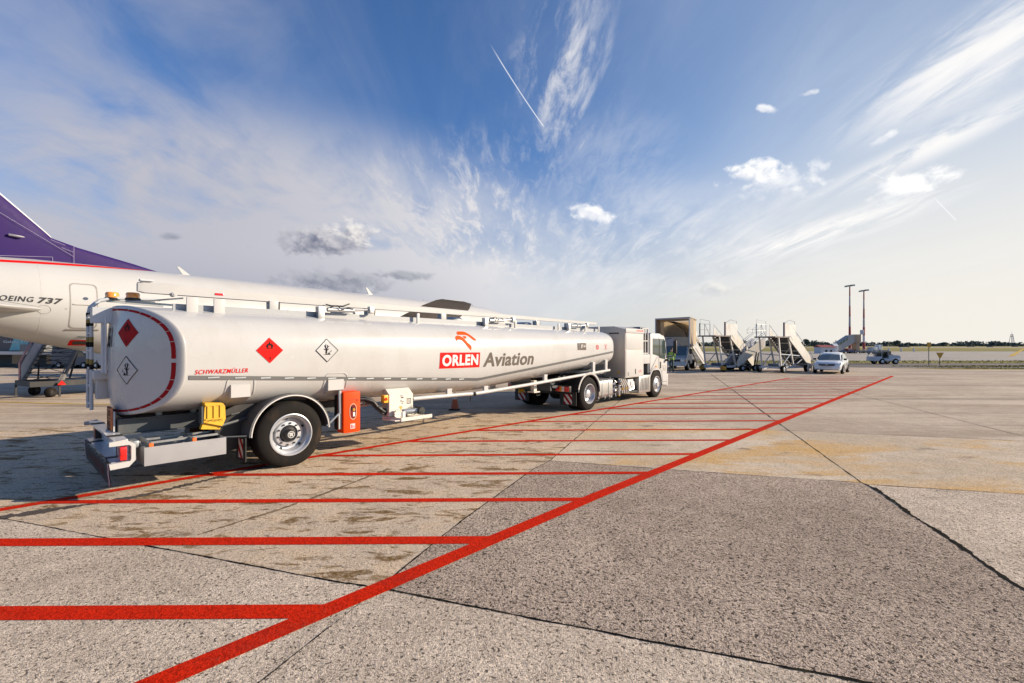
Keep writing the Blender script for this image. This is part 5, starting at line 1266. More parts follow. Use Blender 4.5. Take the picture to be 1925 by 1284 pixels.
for pth in ([(29.0 + .1 * i, 4.42 + .002 * i) for i in range(14)], [(31.0, 2.2 + .1 * i) for i in range(28)], [(28.2, 1.6 + .1 * i) for i in range(6)], [(32.0 - .1 * i, 3.0 - .0 * i) for i in range(14)]):
    mb = MB(); mb.tube([fus_at(a, b_, .001) for a, b_ in pth], .004, 4); mb.build("panel_seam", M("seam_pale", (.58, .55, .52), .5), plane)
mb = MB(); mb.text("737", -31.10, -30.44, 3.48, 3.69, lambda x, z: fus_at(-x, z + (x + 31) * -.02, .016), .035, .25, .12, sp=1.08); mb.text("BOEING", -32.16, -31.18, 3.50, 3.68, lambda x, z: fus_at(-x, z + (x + 31) * -.02, .016), .012, .25, .12, sp=1.14); mb.build("lettering", M("charcoal_letters", (.03, .027, .025), .5), plane, smooth=False)
mb = MB(); mb.flat([[(30.36 + .03 * math.cos(i * .5), 3.32 + .03 * math.sin(i * .5)) for i in range(13)]], lambda s_, z: fus_at(s_, z, .009)); mb.build("static_port", seam, plane, smooth=False)
# outflow hatch with red edging low on the flank
mb = MB(); mb.flat([rr_path(29.55, 30.13, 1.99, 2.20, .05)], lambda s_, z: fus_at(s_, z, .006), .12); hz2 = mb.build("outflow_valve", red, plane, smooth=False)
mb = MB(); mb.flat([rr_path(29.55, 30.03, 2.03, 2.16, .03)], lambda s_, z: fus_at(s_, z, .012), .12); mb.build("valve_opening", M("valve_dark", (.05, .04, .035), .6), hz2, smooth=False)
mb = MB(); mb.tube([fus_at(29.7, 2.32, .01), fus_at(29.95, 2.33, .01)], .02, 5); mb.build("drain_mast", dark_steel, plane)
# cabin windows
for i in range(34):
    st = 6.4 + i * .508
    mb = MB(); mb.flat([[(st + .115 * math.cos(a), 3.62 + .16 * math.sin(a)) for a in [j * .5236 for j in range(12)]]], lambda s_, z: fus_at(s_, z, .006)); mb.build("cabin_window", win_glass, plane, smooth=False)
for s_, z0, z1 in ((1.75, 3.95, 4.42), (2.2, 4.0, 4.6)):
    mb = MB(); mb.flat([[(s_, z0), (s_ + .42, z0 + .03), (s_ + .40, z1), (s_ + .05, z1 - .06)]], lambda a, z: fus_at(a, z, .008), .15); mb.build("cockpit_window", win_glass, plane, smooth=False)

# ================================================================== APRON EQUIPMENT
def P2(px, Z): return ((px - CXP) / FPX * Z, Z)
def plain_wheel(parent, x, y, z, r, w, name="wheel", ax=(0, 1, 0), n=22, hub=None):
    mb = MB(); mb.lathe([(r * .55, -w / 2), (r * .9, -w / 2), (r, -w * .3), (r, w * .3), (r * .9, w / 2), (r * .55, w / 2)], (x, y, z), ax, n); t = mb.build(name, rubber, parent)
    mb = MB(); mb.lathe([(.001, -w * .42), (r * .3, -w * .46), (r * .5, -w * .38), (r * .58, -w * .5), (r * .58, w * .5), (r * .5, w * .38), (r * .3, w * .46), (.001, w * .42)], (x, y, z), ax, n); mb.build("rim", hub or rim_grey, t)
    return t

# ---- traffic cone under the tank
cone = thing("traffic_cone", "worn orange and white traffic cone standing in the shade beneath the tank", "traffic cone", (*gp(855, 771), 0))
mb = MB(); mb.box(-.17, .17, -.17, .17, 0.02, .055, .012); mb.build("cone_base", black, cone)
mb = MB(); mb.lathe([(.125, .055), (.105, .16), (.07, .34)], (0, 0, 0), (0, 0, 1), 24); mb.lathe([(.051, .44), (.03, .54), (.001, .545)], (0, 0, 0), (0, 0, 1), 24); mb.build("cone_body", M("faded_orange", (.42, .10, .04), .6, dirt=(.15, .08, .05), dirt_amt=.5), cone)
mb = MB(); mb.lathe([(.0705, .34), (.0505, .44)], (0, 0, 0), (0, 0, 1), 24); mb.build("reflective_band", old_white, cone)

# ---- passenger stairs
dark_under = M("stair_underside", (.10, .10, .11), .6, var=.25)
def stairs(label, loc, az, H=2.70, group=None, yellow_wheel=False, barrier=False):
    o = thing("passenger_stairs", label, "passenger stairs", (*loc, 0), heading(az), group)
    W = .76; RUN = 3.05; zb = .42
    def sl(x): return H - (H - zb) * x / RUN
    mb = MB(); mb.box(-1.85, .1, -W, W, H - .09, H, .004); mb.box(-1.95, -1.85, -W * .9, W * .9, H - .10, H - .01); mb.build("platform", M("platform_brown", (.16, .13, .12), .6), o, smooth=False)
    n = 15
    mb = MB()
    for i in range(n):
        x = .1 + (RUN - .1) * i / n; z = sl(x)
        mb.box(x, x + .25, -W + .06, W - .06, z - .035, z); mb.box(x + .22, x + .25, -W + .06, W - .06, z - .17, z - .036)
    mb.build("tread_flight", dark_under, o, smooth=False)
    for sg in (-1, 1):
        mb = MB(); mb.prism([(0, sl(0) - .22), (RUN, sl(RUN) - .22), (RUN + .12, sl(RUN) - .05), (RUN, sl(RUN) + .06), (0, sl(0) + .02)], lambda p: (p[0], sg * W - .03, p[1]), lambda p: (p[0], sg * W + .03, p[1])); mb.build("stringer", cream, o, smooth=False)
        mb = MB(); mb.prism([(.55, sl(.55) + .06), (RUN, sl(RUN) + .06), (RUN, sl(RUN) + .60), (2.75, sl(2.75) + .72), (.15, sl(.15) + .78), (.15, sl(.15) + .20)], lambda p: (p[0], sg * W - .012, p[1]), lambda p: (p[0], sg * W + .012, p[1])); mb.build("side_panel", cream if sg < 0 else old_white, o, smooth=False)
        mb = MB(); mb.tube([(.15, sg * W, sl(.15) + 1.0), (2.85, sg * W, sl(2.85) + 1.0), (RUN + .25, sg * W, sl(RUN) + .75), (RUN + .2, sg * W, sl(RUN) + .2)], .018, 6)
        for x in (.2, 1.1, 2.0, 2.8): mb.tube([(x, sg * W, sl(x) + .05), (x, sg * W, sl(x) + 1.0)], .014, 5)
        mb.build("handrail", steel, o)
        mb = MB(); 
        for i in range(13):
            x = .2 + (RUN - .3) * i / 13; mb.box(x, x + .17, sg * (W - .10) - .025, sg * (W - .10) + .025, sl(x) - .13, sl(x) - .02)
        mb.build("step_bracket", old_white, o, smooth=False)
        # legs of the lifting frame
        mb = MB(); mb.bar((-1.30, sg * W * .92, H - .09), (-.95, sg * W * .92, .38), .09, .09); mb.build("leg", cream, o, smooth=False)
        mb = MB(); mb.bar((.0, sg * W * .92, H - .12), (.75, sg * W * .92, .38), .09, .09); mb.build("leg", cream, o, smooth=False)
        mb = MB(); mb.bar((-1.1, sg * W * .92, 1.35), (1.7, sg * W * .92, sl(1.7) - .2), .06); mb.bar((-.95, sg * W * .92, .42), (.35, sg * W * .92, 1.4), .05); mb.bar((.75, sg * W * .92, .45), (2.0, sg * W * .92, sl(2.0) - .2), .05); mb.build("brace", pale_grey, o, smooth=False)
        for x in (-1.0, 2.2): 
            plain_wheel(o, x, sg * (W + .12), .27, .27, .20, hub=yellow if yellow_wheel and x < 0 else None)
    mb = MB()
    for x in (.4, 1.2, 1.9, 2.6): mb.bar((x, -W + .05, sl(x) - .20), (x, W - .05, sl(x) - .20), .05)
    mb.bar((.5, -W + .05, sl(.5) - .22), (1.9, W - .05, sl(1.9) - .22), .04); mb.bar((1.6, -W + .05, sl(1.6) - .22), (2.8, W - .05, sl(2.8) - .22), .04); mb.build("cross_brace", cream, o, smooth=False)
    mb = MB(); mb.box(-1.25, 2.5, -W, -W + .10, .30, .44); mb.box(-1.25, 2.5, W - .10, W, .30, .44); mb.box(-1.25, -1.12, -W, W, .305, .435); mb.box(.9, 1.0, -W, W, .305, .435); mb.bar((-1.25, 0, .36), (-2.0, 0, .30), .07); mb.build("base_frame", pale_grey, o, smooth=False)
    mb = MB(); mb.box(-.7, .5, -.4, .4, .44, .62, .02); mb.build("hydraulic_unit", M("slate_box", (.09, .12, .16), .5), o)
    mb = MB(); y = W - .02
    for z in (.45, .9): mb.tube([(-1.55, y, H + z), (-.35, y, H + z)], .016, 6)
    for x in (-1.55, -1.0, -.35): mb.tube([(x, y, H), (x, y, H + .9)], .02, 6)
    mb.tube([(-1.0, y, H + .9), (-.4, y, H + .05)], .014, 5); mb.tube([(-1.60, y, H), (-1.66, y, H + .55), (-1.62, y, H + .95)], .03, 6); mb.tube([(-1.55, y, H + .9), (-1.57, y, H + 1.25), (-.4, y, H + 1.15), (-.36, y, H + .9)], .012, 5); mb.build("platform_railing", dark_steel if not barrier else steel, o)
    mb = MB(); mb.box(-.62, .85, -W - .015, -W + .015, H + .02, H + .88); mb.build("wind_screen", old_white, o, smooth=False)
    mb = MB(); mb.box(-.72, -.62, -W - .05, -W + .05, H, H + 1.0); mb.tube([(-.62, -W, H + .95), (.0, -W, H + 1.18), (.75, -W, H + 1.08), (.76, -W, H + .8)], .012, 5); mb.build("bumper_post", M("dark_violet_pad", (.07, .05, .08), .6), o, smooth=False)
    if yellow_wheel:
        for y_ in (-W - .25, W + .02):
            mb = MB(); mb.lathe([(.001, -.03), (.14, -.03), (.18, 0), (.14, .03), (.001, .03)], (-1.35, y_, .30), (1, .3, 0), 18); mb.build("spare_wheel", M("ochre_rim", (.40, .20, .02), .6), o)
        mb = MB(); mb.text("LOT", 1.5, 2.15, -.12, .12, lambda x, z: (x, -W - .016, sl(x) + .40 + z)); mb.build("lettering", M("faint_blue_print", (.45, .48, .62), .6), o, smooth=False)
    if barrier:
        mb = MB()
        mb.bar((1.6, -1.3, .0), (1.6, -1.3, .62), .09); mb.bar((3.4, -.9, .0), (3.4, -.9, .55), .09); mb.bar((1.6, -1.3, .55), (3.4, -.9, .5), .05); mb.bar((1.6, -1.3, .12), (3.4, -.9, .12), .05)
        mb.bar((2.5, -1.1, .1), (2.5, -1.1, .52), .04); mb.build("foot_barrier", white, o, smooth=False)
    return o
stairs("white passenger stairs with solid wind screen and yellow spare wheels beside the canopied stair truck", (16.1, 36.0), 58, 2.72, "passenger stairs parked in a row", yellow_wheel=True)
stairs("white passenger stairs with white foot barrier, parked beside the white hatchback car", (19.7, 34.6), 58, 2.62, "passenger stairs parked in a row", barrier=True)

# ---- low boarding ramps between the two stairs
def ramp(label, loc, az, L, H, logo, cagey):
    o = thing("boarding_ramp", label, "boarding ramp", (*loc, 0), heading(az), "low boarding ramps between the passenger stairs")
    zb = .42; W = .55
    def sl(x): return zb + (H - zb) * x / L
    for sg in (-1, 1):
        mb = MB(); mb.prism([(0, sl(0) - .15), (L, sl(L) - .15), (L + .05, sl(L) + .55), (.25, sl(.25) + .62), (0, sl(0) + .35)], lambda p: (p[0], sg * W - .03, p[1]), lambda p: (p[0], sg * W + .03, p[1])); pn = mb.build("side_panel", cream if sg < 0 else M("panel_grey_white", (.50, .50, .53), .5), o, smooth=False)
        mb = MB(); mb.tube([(.2, sg * W, sl(.2) + .6), (.25, sg * W, sl(.25) + .95), (L, sg * W, sl(L) + .95)], .016, 6)
        for x in (.7, 1.3, 1.9): mb.tube([(x, sg * W, sl(x) + .5), (x, sg * W, sl(x) + .95)], .012, 5)
        mb.build("handrail", steel, o)
        for x in (.35, L * .62): plain_wheel(o, x, sg * (W + .12), .23, .23, .18)
        if sg < 0 and logo:
            mb = MB(); mb.flat([[(.95, sl(.95) + .10), (1.25, sl(1.25) + .10), (1.25, sl(1.25) + .36), (.95, sl(.95) + .36)], [(1.0, sl(1.0) + .16), (1.12, sl(1.12) + .16), (1.12, sl(1.12) + .30), (1.0, sl(1.0) + .30)]], lambda x, z: (x, -W - .034, z)); mb.build("emblem", orange, pn, smooth=False)
            mb = MB(); mb.flat([[(1.45, sl(1.45) + .15), (1.85, sl(1.85) + .15), (1.85, sl(1.85) + .30), (1.45, sl(1.45) + .30)]], lambda x, z: (x, -W - .034, z)); mb.build("green_sign", M("pale_green_print", (.35, .50, .42), .5), pn, smooth=False)
    mb = MB()
    for i in range(9): x = .1 + (L - .2) * i / 9; mb.box(x, x + .24, -W + .03, W - .03, sl(x) - .04, sl(x))
    mb.build("tread_flight", dark_under, o, smooth=False)
    mb = MB(); mb.box(-.1, L * .75, -W, W, .24, .38); mb.bar((L * .7, -W * .8, .35), (L * .8, -W * .8, sl(L * .8) - .1), .07); mb.bar((L * .7, W * .8, .35), (L * .8, W * .8, sl(L * .8) - .1), .07); mb.bar((-.1, 0, .3), (-.9, 0, .28), .06); mb.build("chassis", black, o, smooth=False)
    if cagey:
        mb = MB()
        for y in (-W, 0, W): mb.tube([(L - .45, y, H + .9), (L - .5, y, H + 1.25), (L - .2, y, H + 1.4)], .014, 5)
        for z in (.95, 1.2): mb.tube([(L, -W, H + z - .05), (L - .45, -W, H + z), (L - .45, W, H + z), (L, W, H + z - .05)], .012, 5)
        mb.build("top_cage", steel, o)
    return o
ramp("low cream boarding ramp with a wire cage at its top, on a black trolley", (17.0, 36.2), 72, 2.5, 2.0, False, True)
ramp("low cream boarding ramp with an orange emblem on its side panel", (17.8, 37.3), 70, 2.5, 2.0, True, False)

# ---- stair truck with a canopy
st = thing("stair_truck", "white flat-nosed truck carrying a covered boarding stair with open canopy", "stair truck", (14.64, 39.9, 0), heading(215))
def fabric(name, col, tr):
    m, nt, b = new_mat(name); P = obj_coord(nt)
    c = mixc(noise(P, 2.5, 5), tuple(q * .8 for q in col), col); nt.links.new(c.s, b.inputs['Base Color']); b.inputs['Roughness'].default_value = .7
    t = nt.nodes.new('ShaderNodeBsdfTranslucent'); nt.links.new(c.s, t.inputs[0]); x = nt.nodes.new('ShaderNodeMixShader'); x.inputs[0].default_value = tr
    nt.links.new(b.outputs[0], x.inputs[1]); nt.links.new(t.outputs[0], x.inputs[2]); nt.links.new(x.outputs[0], nt.nodes['Material Output'].inputs[0])
    return m
tan_fabric = fabric("tan_canopy_lining", (.88, .77, .60), .62)
canvas = fabric("weathered_canopy_canvas", (.50, .42, .34), .45)
mb = MB(); mb.box(1.25, 3.15, -1.32, 1.32, 1.95, 2.06); mb.build("canopy_floor", M("canopy_floor_grey", (.30, .29, .29), .6), st, smooth=False)
mb = MB(); mb.prism([(3.35, 4.14), (3.35, 4.05), (1.25, 3.95), (1.25, 4.04)], lambda p: (p[0], -1.37, p[1]), lambda p: (p[0], 1.37, p[1] + .05)); mb.build("canopy_roof", canvas, st, smooth=False)
for sg in (-1, 1):
    mb = MB(); mb.box(2.30, 3.36, min(sg * 1.27, sg * 1.37), max(sg * 1.27, sg * 1.37), 1.90, 4.05); mb.build("canopy_side", canvas, st, smooth=False)
    mb = MB(); mb.box(1.25, 2.30, min(sg * 1.25, sg * 1.31), max(sg * 1.25, sg * 1.31), 2.0, 3.98); mb.build("canopy_side_panel", tan_fabric, st, smooth=False)
    mb = MB(); mb.bar((3.38, sg * 1.32, 1.92), (3.38, sg * 1.32, 4.12), .07); mb.bar((3.38, sg * .0, 4.09), (3.38, sg * 1.32, 4.09), .06); mb.build("canopy_post", pale_grey, st, smooth=False)
mb = MB(); mb.box(1.27, 1.30, -1.25, 1.25, 2.06, 3.95); mb.build("canopy_back", tan_fabric, st, smooth=False)
for q in (.55, .85, 1.15, 1.4):
    mb = MB(); mb.tube([(1.4 + q * .35, 1.2 - q * .1, 2.08), (1.4 + q * .35, 1.0 - q * .35, 3.2), (1.45 + q * .3, .55 - q * .55, 3.75), (1.45 + q * .3, -.2 - q * .4, 3.93)], .028, 6); mb.build("canopy_hoop", black, st)
mb = MB(); mb.box(3.30, 3.36, -1.27, 1.27, 1.93, 2.62); mb.build("apron_board", M("board_grey", (.36, .35, .35), .6), st, smooth=False)
mb = MB(); mb.prism([(.15, 2.60), (1.22, 2.60), (1.22, 2.0), (.75, 1.95), (.15, 2.4)], lambda p: (3.20, p[0], p[1]), lambda p: (3.42, p[0] + .02, p[1])); mb.build("folding_flap", tan_fabric, st, smooth=False)
# covered flight going down to the rear
L0, L1 = 1.25, -2.9
def fz(x): return 2.05 - (L0 - x) / (L0 - L1) * 1.68
for sg in (-1, 1):
    mb = MB(); mb.prism([(L0, fz(L0) - .25), (L1, fz(L1) - .22), (L1, fz(L1) + .62), (L0, fz(L0) + .80)], lambda p: (p[0], sg * .98, p[1]), lambda p: (p[0], sg * 1.04, p[1])); sp_ = mb.build("stair_side", white, st, smooth=False)
    mb = MB(); mb.prism([(L0 - .9, fz(L0 - .9) + .02), (L1 + .3, fz(L1 + .3) + .02), (L1 + .3, fz(L1 + .3) + .08), (L0 - .9, fz(L0 - .9) + .08)], lambda p: (p[0], sg * 1.041, p[1]), lambda p: (p[0], sg * 1.062, p[1])); mb.build("rub_rail", M("violet_grey", (.20, .18, .22), .5), sp_, smooth=False)
mb = MB()
for i in range(13): x = L0 - (L0 - L1) * i / 13; mb.box(x - .30, x, -.98, .98, fz(x) - .06, fz(x) - .02)
mb.build("tread_flight", dark_under, st, smooth=False)
mb = MB(); rows = []
for x in (L0, .2, L1 + .6):
    rows.append([(x, 1.02 * math.cos(t), fz(x) + 1.15 + .62 * math.sin(t)) for t in [math.pi * i / 12 for i in range(13)]])
mb.grid(rows); mb.build("stair_hood", fabric("translucent_hood", (.66, .58, .46), .4), st)
mb = MB(); mb.lathe([(1.28, 0), (1.28, .55), (1.1, .75), (.6, .9), (.001, .95)], (1.25, 0, 2.75), (-1, 0, -.35), 28); mb.build("hood_collar", silver, st)
mb = MB()
for x in (.5, -.6, -1.7): mb.tube([(x, 1.0, fz(x) + .6), (x - .3, 1.03, fz(x) + 1.2), (x - .4, .4, fz(x) + 1.7)], .02, 5)
mb.build("hood_frame", white, st)
# cab and chassis
cabo = [(2.05, .55), (2.05, 1.75), (2.25, 1.90), (3.15, 1.88), (3.42, 1.18), (3.95, 1.02), (4.02, .85), (4.02, .45), (3.45, .45), (3.40, .70), (3.2, .86), (2.85, .86), (2.62, .70), (2.55, .50)]
mb = MB(); mb.prism(cabo, lambda p: (p[0] + .15, -.80, p[1]), lambda p: (p[0] + .15, 1.24, p[1])); bmesh.ops.bevel(mb.bm, geom=[e for e in mb.bm.edges if abs(e.verts[0].co.y - e.verts[1].co.y) < .01], offset=.05, segments=2, affect='EDGES'); tc_ = mb.build("cab", white, st, angle=45)
mb = MB(); mb.prism([(3.16, 1.83), (3.41, 1.20), (3.45, 1.21), (3.20, 1.86)], lambda p: (p[0] + .16, -.70, p[1]), lambda p: (p[0] + .16, 1.12, p[1])); mb.build("windscreen", win_glass, tc_, smooth=False)
mb = MB(); mb.prism([(2.55, 1.22), (3.28, 1.20), (3.10, 1.72), (2.55, 1.74)], lambda p: (p[0] + .15, -.805, p[1]), lambda p: (p[0] + .15, 1.245, p[1])); mb.build("side_window", win_glass, tc_, smooth=False)
mb = MB(); mb.box(4.15, 4.18, -.40, .84, .72, .88); mb.build("grille", black, tc_)
for sg in (-1, 1):
    mb = MB(); mb.box(4.13, 4.185, .22 + min(sg * .66, sg * .92), .22 + max(sg * .66, sg * .92), .72, .88, .01); mb.build("headlight", lens_clear, tc_)
    mb = MB(); mb.box(3.85, 4.15, .22 + min(sg * .94, sg * 1.025), .22 + max(sg * .94, sg * 1.025), .78, .86, .01); mb.build("turn_signal", amber, tc_)
    mb = MB(); mb.tube([(3.35, .22 + sg * .95, 1.5), (3.5, .22 + sg * 1.2, 1.6)], .02, 6); mb.box(3.45, 3.55, .22 + min(sg * 1.12, sg * 1.32), .22 + max(sg * 1.12, sg * 1.32), 1.30, 1.70, .02); mb.build("mirror", black, tc_)
    plain_wheel(st, 3.17, .22 + sg * .87, .38, .38, .24); plain_wheel(st, .2, sg * .80, .38, .38, .4)
mb = MB(); mb.box(4.05, 4.25, -.8, 1.25, .38, .60, .03); mb.build("front_bumper", pale_grey, st)
mb = MB(); mb.box(-2.4, 3.5, -.42, .42, .45, .62); mb.bar((-1.0, -.85, .9), (1.3, -.85, 1.9), .08); mb.bar((-1.0, .85, .5), (1.3, .85, 1.8), .08); mb.box(.9, 1.8, -.9, .9, .50, 1.3); mb.build("truck_chassis", dark_steel, st, smooth=False)

# ---- person in hi-vis by the truck
def person(label, loc, az, pose, vest, trousers, scale=1.0, seated=False):
    o = thing("person", label, "person", (*loc, 0 if not seated else seated), heading(az)); o.scale = (scale,) * 3
    me = bpy.data.meshes.new("body"); bm = bmesh.new()
    J, E = pose
    vs = [bm.verts.new(p[:3]) for p in J]
    for a, b_ in E: bm.edges.new((vs[a], vs[b_]))
    bm.to_mesh(me); bm.free()
    b = bpy.data.objects.new("body", me); COL.objects.link(b); b.parent = o
    sk = b.modifiers.new("skin", 'SKIN'); sd = b.modifiers.new("sub", 'SUBSURF'); sd.levels = 1; sd.render_levels = 1
    for v, p in zip(me.skin_vertices[0].data, J): v.radius = (p[3], p[3] * (p[4] if len(p) > 4 else 1))
    me.skin_vertices[0].data[0].use_root = True
    m, nt, bs = new_mat("clothed_body_" + str(len(bpy.data.materials)))
    Q = obj_coord(nt); x, y, z = sep(Q)
    skin = ss(z, 1.49, 1.50) if not seated else ss(z, .60, .61)
    top = ss(z, .93, .94) if not seated else ss(z, -.05, -.04)
    c = mixc(top, trousers, vest); c = mixc(skin, c, (.42, .26, .19)); c = mixc(ss(noise(Q, 9.0, 4), .4, .7) * .25, c, (.03, .03, .03))
    if not seated: c = mixc(ss(z, .09, .08), c, (.02, .02, .02))
    nt.links.new(c.s, bs.inputs['Base Color']); bs.inputs['Roughness'].default_value = .75
    me.materials.append(m)
    return o
STAND = ([(0, 0, .95, .155, .75), (0, 0, 1.12, .15, .8), (0, 0, 1.34, .185, .65), (0, 0, 1.47, .07), (0, 0, 1.56, .085, 1.1), (.015, 0, 1.68, .098, .85), (0, 0, 1.76, .05),
          (0, .20, 1.40, .065), (.03, .27, 1.14, .052), (.16, .25, .92, .042), (.20, .24, .86, .035), (0, -.20, 1.40, .065), (-.02, -.26, 1.13, .052), (.08, -.27, .90, .042), (.10, -.26, .82, .035),
          (0, .10, .86, .10), (.03, .11, .50, .072), (-.02, .12, .10, .05), (.0, .12, .05, .05), (.14, .14, .04, .04), (0, -.10, .86, .10), (-.04, -.11, .50, .072), (-.10, -.12, .10, .05), (-.08, -.12, .05, .05), (.05, -.14, .04, .04)],
         [(0, 1), (1, 2), (2, 3), (3, 4), (4, 5), (5, 6), (2, 7), (7, 8), (8, 9), (9, 10), (2, 11), (11, 12), (12, 13), (13, 14), (0, 15), (15, 16), (16, 17), (17, 18), (18, 19), (0, 20), (20, 21), (21, 22), (22, 23), (23, 24)])
pr_ = person("person in a yellow-green hi-vis vest and dark trousers standing by the stair truck", (11.72, 34.4), 215, STAND, (.34, .52, .06), (.05, .075, .055))
mb = MB(); mb.lathe([(.106, -.02), (.108, .04), (.085, .09), (.001, .11)], (.0, 0, 1.69), (0, 0, 1), 16); mb.build("hair", M("dark_hair", (.03, .022, .018), .7), pr_)
mb = MB()
for z in (1.05, 1.20): mb.lathe([(.192, z), (.192, z + .05)], (0, 0, 0), (0, 0, 1), 18)
mb.build("reflective_band", M("reflective_grey", (.62, .63, .62), .35), pr_)

# ---- white car
car = thing("parked_car", "small white car with dark grille facing the camera beside the stairs", "car", (0, 0, 0), 0)
CAZ = 222.0; cu_ = Vector((math.sin(R(CAZ)), math.cos(R(CAZ)), 0)); fa = Vector((22.25, 32.9, 0)); car.location = fa - cu_ * 1.28; car.rotation_euler = (0, 0, heading(CAZ))
carw = M("car_white", (.72, .73, .74), .18, coat=1.0, var=.03)
SEC = [(-2.12, .72, .45, .86), (-2.05, .80, .32, .95), (-1.7, .84, .24, .98), (-.9, .86, .22, .96), (.3, .86, .22, .94), (.9, .86, .23, .93), (1.35, .85, .24, .90), (1.75, .82, .26, .83), (1.98, .77, .27, .77), (2.07, .70, .32, .70)]
mb = MB(); rows = []
for x, w, z0, z1 in SEC:
    ring = [(-w * .55, z1 + .02), (-w * .86, z1), (-w * .97, z1 - .10), (-w, (z0 + z1) * .5 + .05), (-w * .98, z0 + .14), (-w * .92, z0), (0, z0 - .01), (w * .92, z0), (w * .98, z0 + .14), (w, (z0 + z1) * .5 + .05), (w * .97, z1 - .10), (w * .86, z1), (w * .55, z1 + .02), (0, z1 + .035)]
    rows.append([(x, a, b_) for a, b_ in ring])
mb.grid(rows, True, True, True); mb.build("body", carw, car, angle=50)
GS = [(-1.75, .74, .96, .70, 1.0), (-1.15, .74, .96, .60, 1.36), (-.5, .75, .95, .60, 1.46), (.1, .75, .94, .59, 1.44), (.42, .75, .93, .60, 1.33), (1.12, .74, .90, .70, .92)]
mb = MB(); rows = []
for x, w, z0, w1, z1 in GS: rows.append([(x, a, b_) for a, b_ in [(-w, z0 - .04), (-w1, z1 - .05), (-w1 * .86, z1), (0, z1 + .02), (w1 * .86, z1), (w1, z1 - .05), (w, z0 - .04)]])
mb.grid(rows, True, True, True); mb.build("cabin_roof", carw, car, angle=45)
mb = MB(); mb.grid([[(1.10, -.66, .945), (1.13, 0, .965), (1.10, .66, .945)], [(.46, -.55, 1.315), (.48, 0, 1.355), (.46, .55, 1.315)]]); mb.build("windscreen", win_glass, car, smooth=False)
for sg in (-1, 1):
    mb = MB(); mb.prism([(.92, .98), (-1.25, 1.0), (-1.05, 1.28), (-.5, 1.37), (.1, 1.35), (.38, 1.27)], lambda p: (p[0], sg * (.755 - (p[1] - .95) * .28), p[1]), lambda p: (p[0], sg * (.775 - (p[1] - .95) * .28), p[1])); mb.build("side_window", win_glass, car, smooth=False)
    mb = MB(); mb.box(.72, .92, min(sg * .82, sg * 1.0), max(sg * .82, sg * 1.0), .93, 1.06, .03); mb.build("side_mirror", black, car)
    mb = MB(); mb.prism([(2.11, .62), (1.92, .765), (1.75, .75), (2.0, .60)], lambda p: (p[0] + .01, sg * .52, p[1]), lambda p: (p[0] - .06, sg * .79, p[1] + .02)); mb.build("headlight", lens_clear, car, smooth=False)
    mb = MB(); mb.box(2.02, 2.08, min(sg * .52, sg * .66), max(sg * .52, sg * .66), .36, .42, .01); mb.build("fog_lamp", lens_clear, car)
    for x in (1.28, -1.32):
        mb = MB(); mb.lathe([(.001, 0), (.345, 0), (.345, .06)], (x, sg * .872, .315), (0, -sg, 0), 24); mb.build("wheel_arch", black, car)
        plain_wheel(car, x, sg * .80, .305, .305, .19)
    mb = MB(); mb.box(-.55, -.40, min(sg * .84, sg * .885), max(sg * .84, sg * .885), .74, .77, .008); mb.build("door_handle", carw, car)
    mb = MB(); mb.tube([(.78, sg * .872, .90), (.80, sg * .878, .6), (.75, sg * .87, .28)], .006, 4); mb.tube([(-.22, sg * .872, .92), (-.22, sg * .878, .6), (-.22, sg * .865, .26)], .006, 4); mb.build("door_gap", ink, car)
mb = MB(); mb.prism([(-.50, .70), (.50, .70), (.44, .56), (-.44, .56)], lambda p: (2.03, p[0], p[1]), lambda p: (2.125 - abs(p[0]) * .08, p[0], p[1])); gr = mb.build("grille", black, car, smooth=False)
mb = MB(); mb.box(2.10, 2.135, -.45, .45, .625, .637); mb.build("grille_bar", silver, gr); mb = MB(); mb.prism([(-.08, .67), (.08, .67), (.06, .61), (0, .595), (-.06, .61)], lambda p: (2.12, p[0], p[1]), lambda p: (2.14, p[0], p[1])); mb.build("badge", silver, gr, smooth=False)
mb = MB(); mb.prism([(-.62, .44), (.62, .44), (.55, .34), (-.55, .34)], lambda p: (2.04, p[0], p[1]), lambda p: (2.105 - abs(p[0]) * .09, p[0], p[1])); mb.build("air_intake", black, car, smooth=False)
mb = MB(); mb.box(2.10, 2.135, -.26, .26, .455, .545); mb.build("number_plate", sticker_white, car)

# ---- baggage tow tractor with its driver
tow = thing("tow_tractor", "low white baggage tow tractor with open cab frame driving on the service road", "tow tractor", (*gp(1660.5, 684.6), 0), heading(92))
mb = MB(); mb.box(-1.30, 1.28, -.62, .62, .34, .62, .05); mb.prism([(.15, .62), (1.26, .62), (1.30, .78), (1.15, .92), (.30, .98), (.15, .92)], lambda p: (p[0], -.60, p[1]), lambda p: (p[0], .60, p[1])); mb.box(-1.30, -.55, -.60, .60, .621, .80, .03); twb = mb.build("tractor_body", M("tow_grey_white", (.52, .53, .56), .4), tow, angle=40)
mb = MB(); mb.box(-.02, .06, -.5, .5, .80, 1.12, .02); mb.box(-.55, -.15, -.45, .45, .60, .82, .03); mb.box(-.56, -.46, -.45, .45, .82, 1.25, .03); mb.build("seat", black, tow)
mb = MB()
for x in (-1.15, -.55, .12):
    for y in (-.55, .55): mb.bar((x, y, .62), (x + (.0 if x < .1 else -.10), y, 1.42), .05)
mb.box(-.66, .10, -.60, .60, 1.40, 1.46, .01); mb.bar((-1.15, -.55, 1.2), (-.55, -.55, 1.2), .04); mb.bar((-1.15, .55, 1.2), (-.55, .55, 1.2), .04); mb.build("cab_frame", M("frame_grey", (.28, .28, .30), .5), tow, smooth=False)
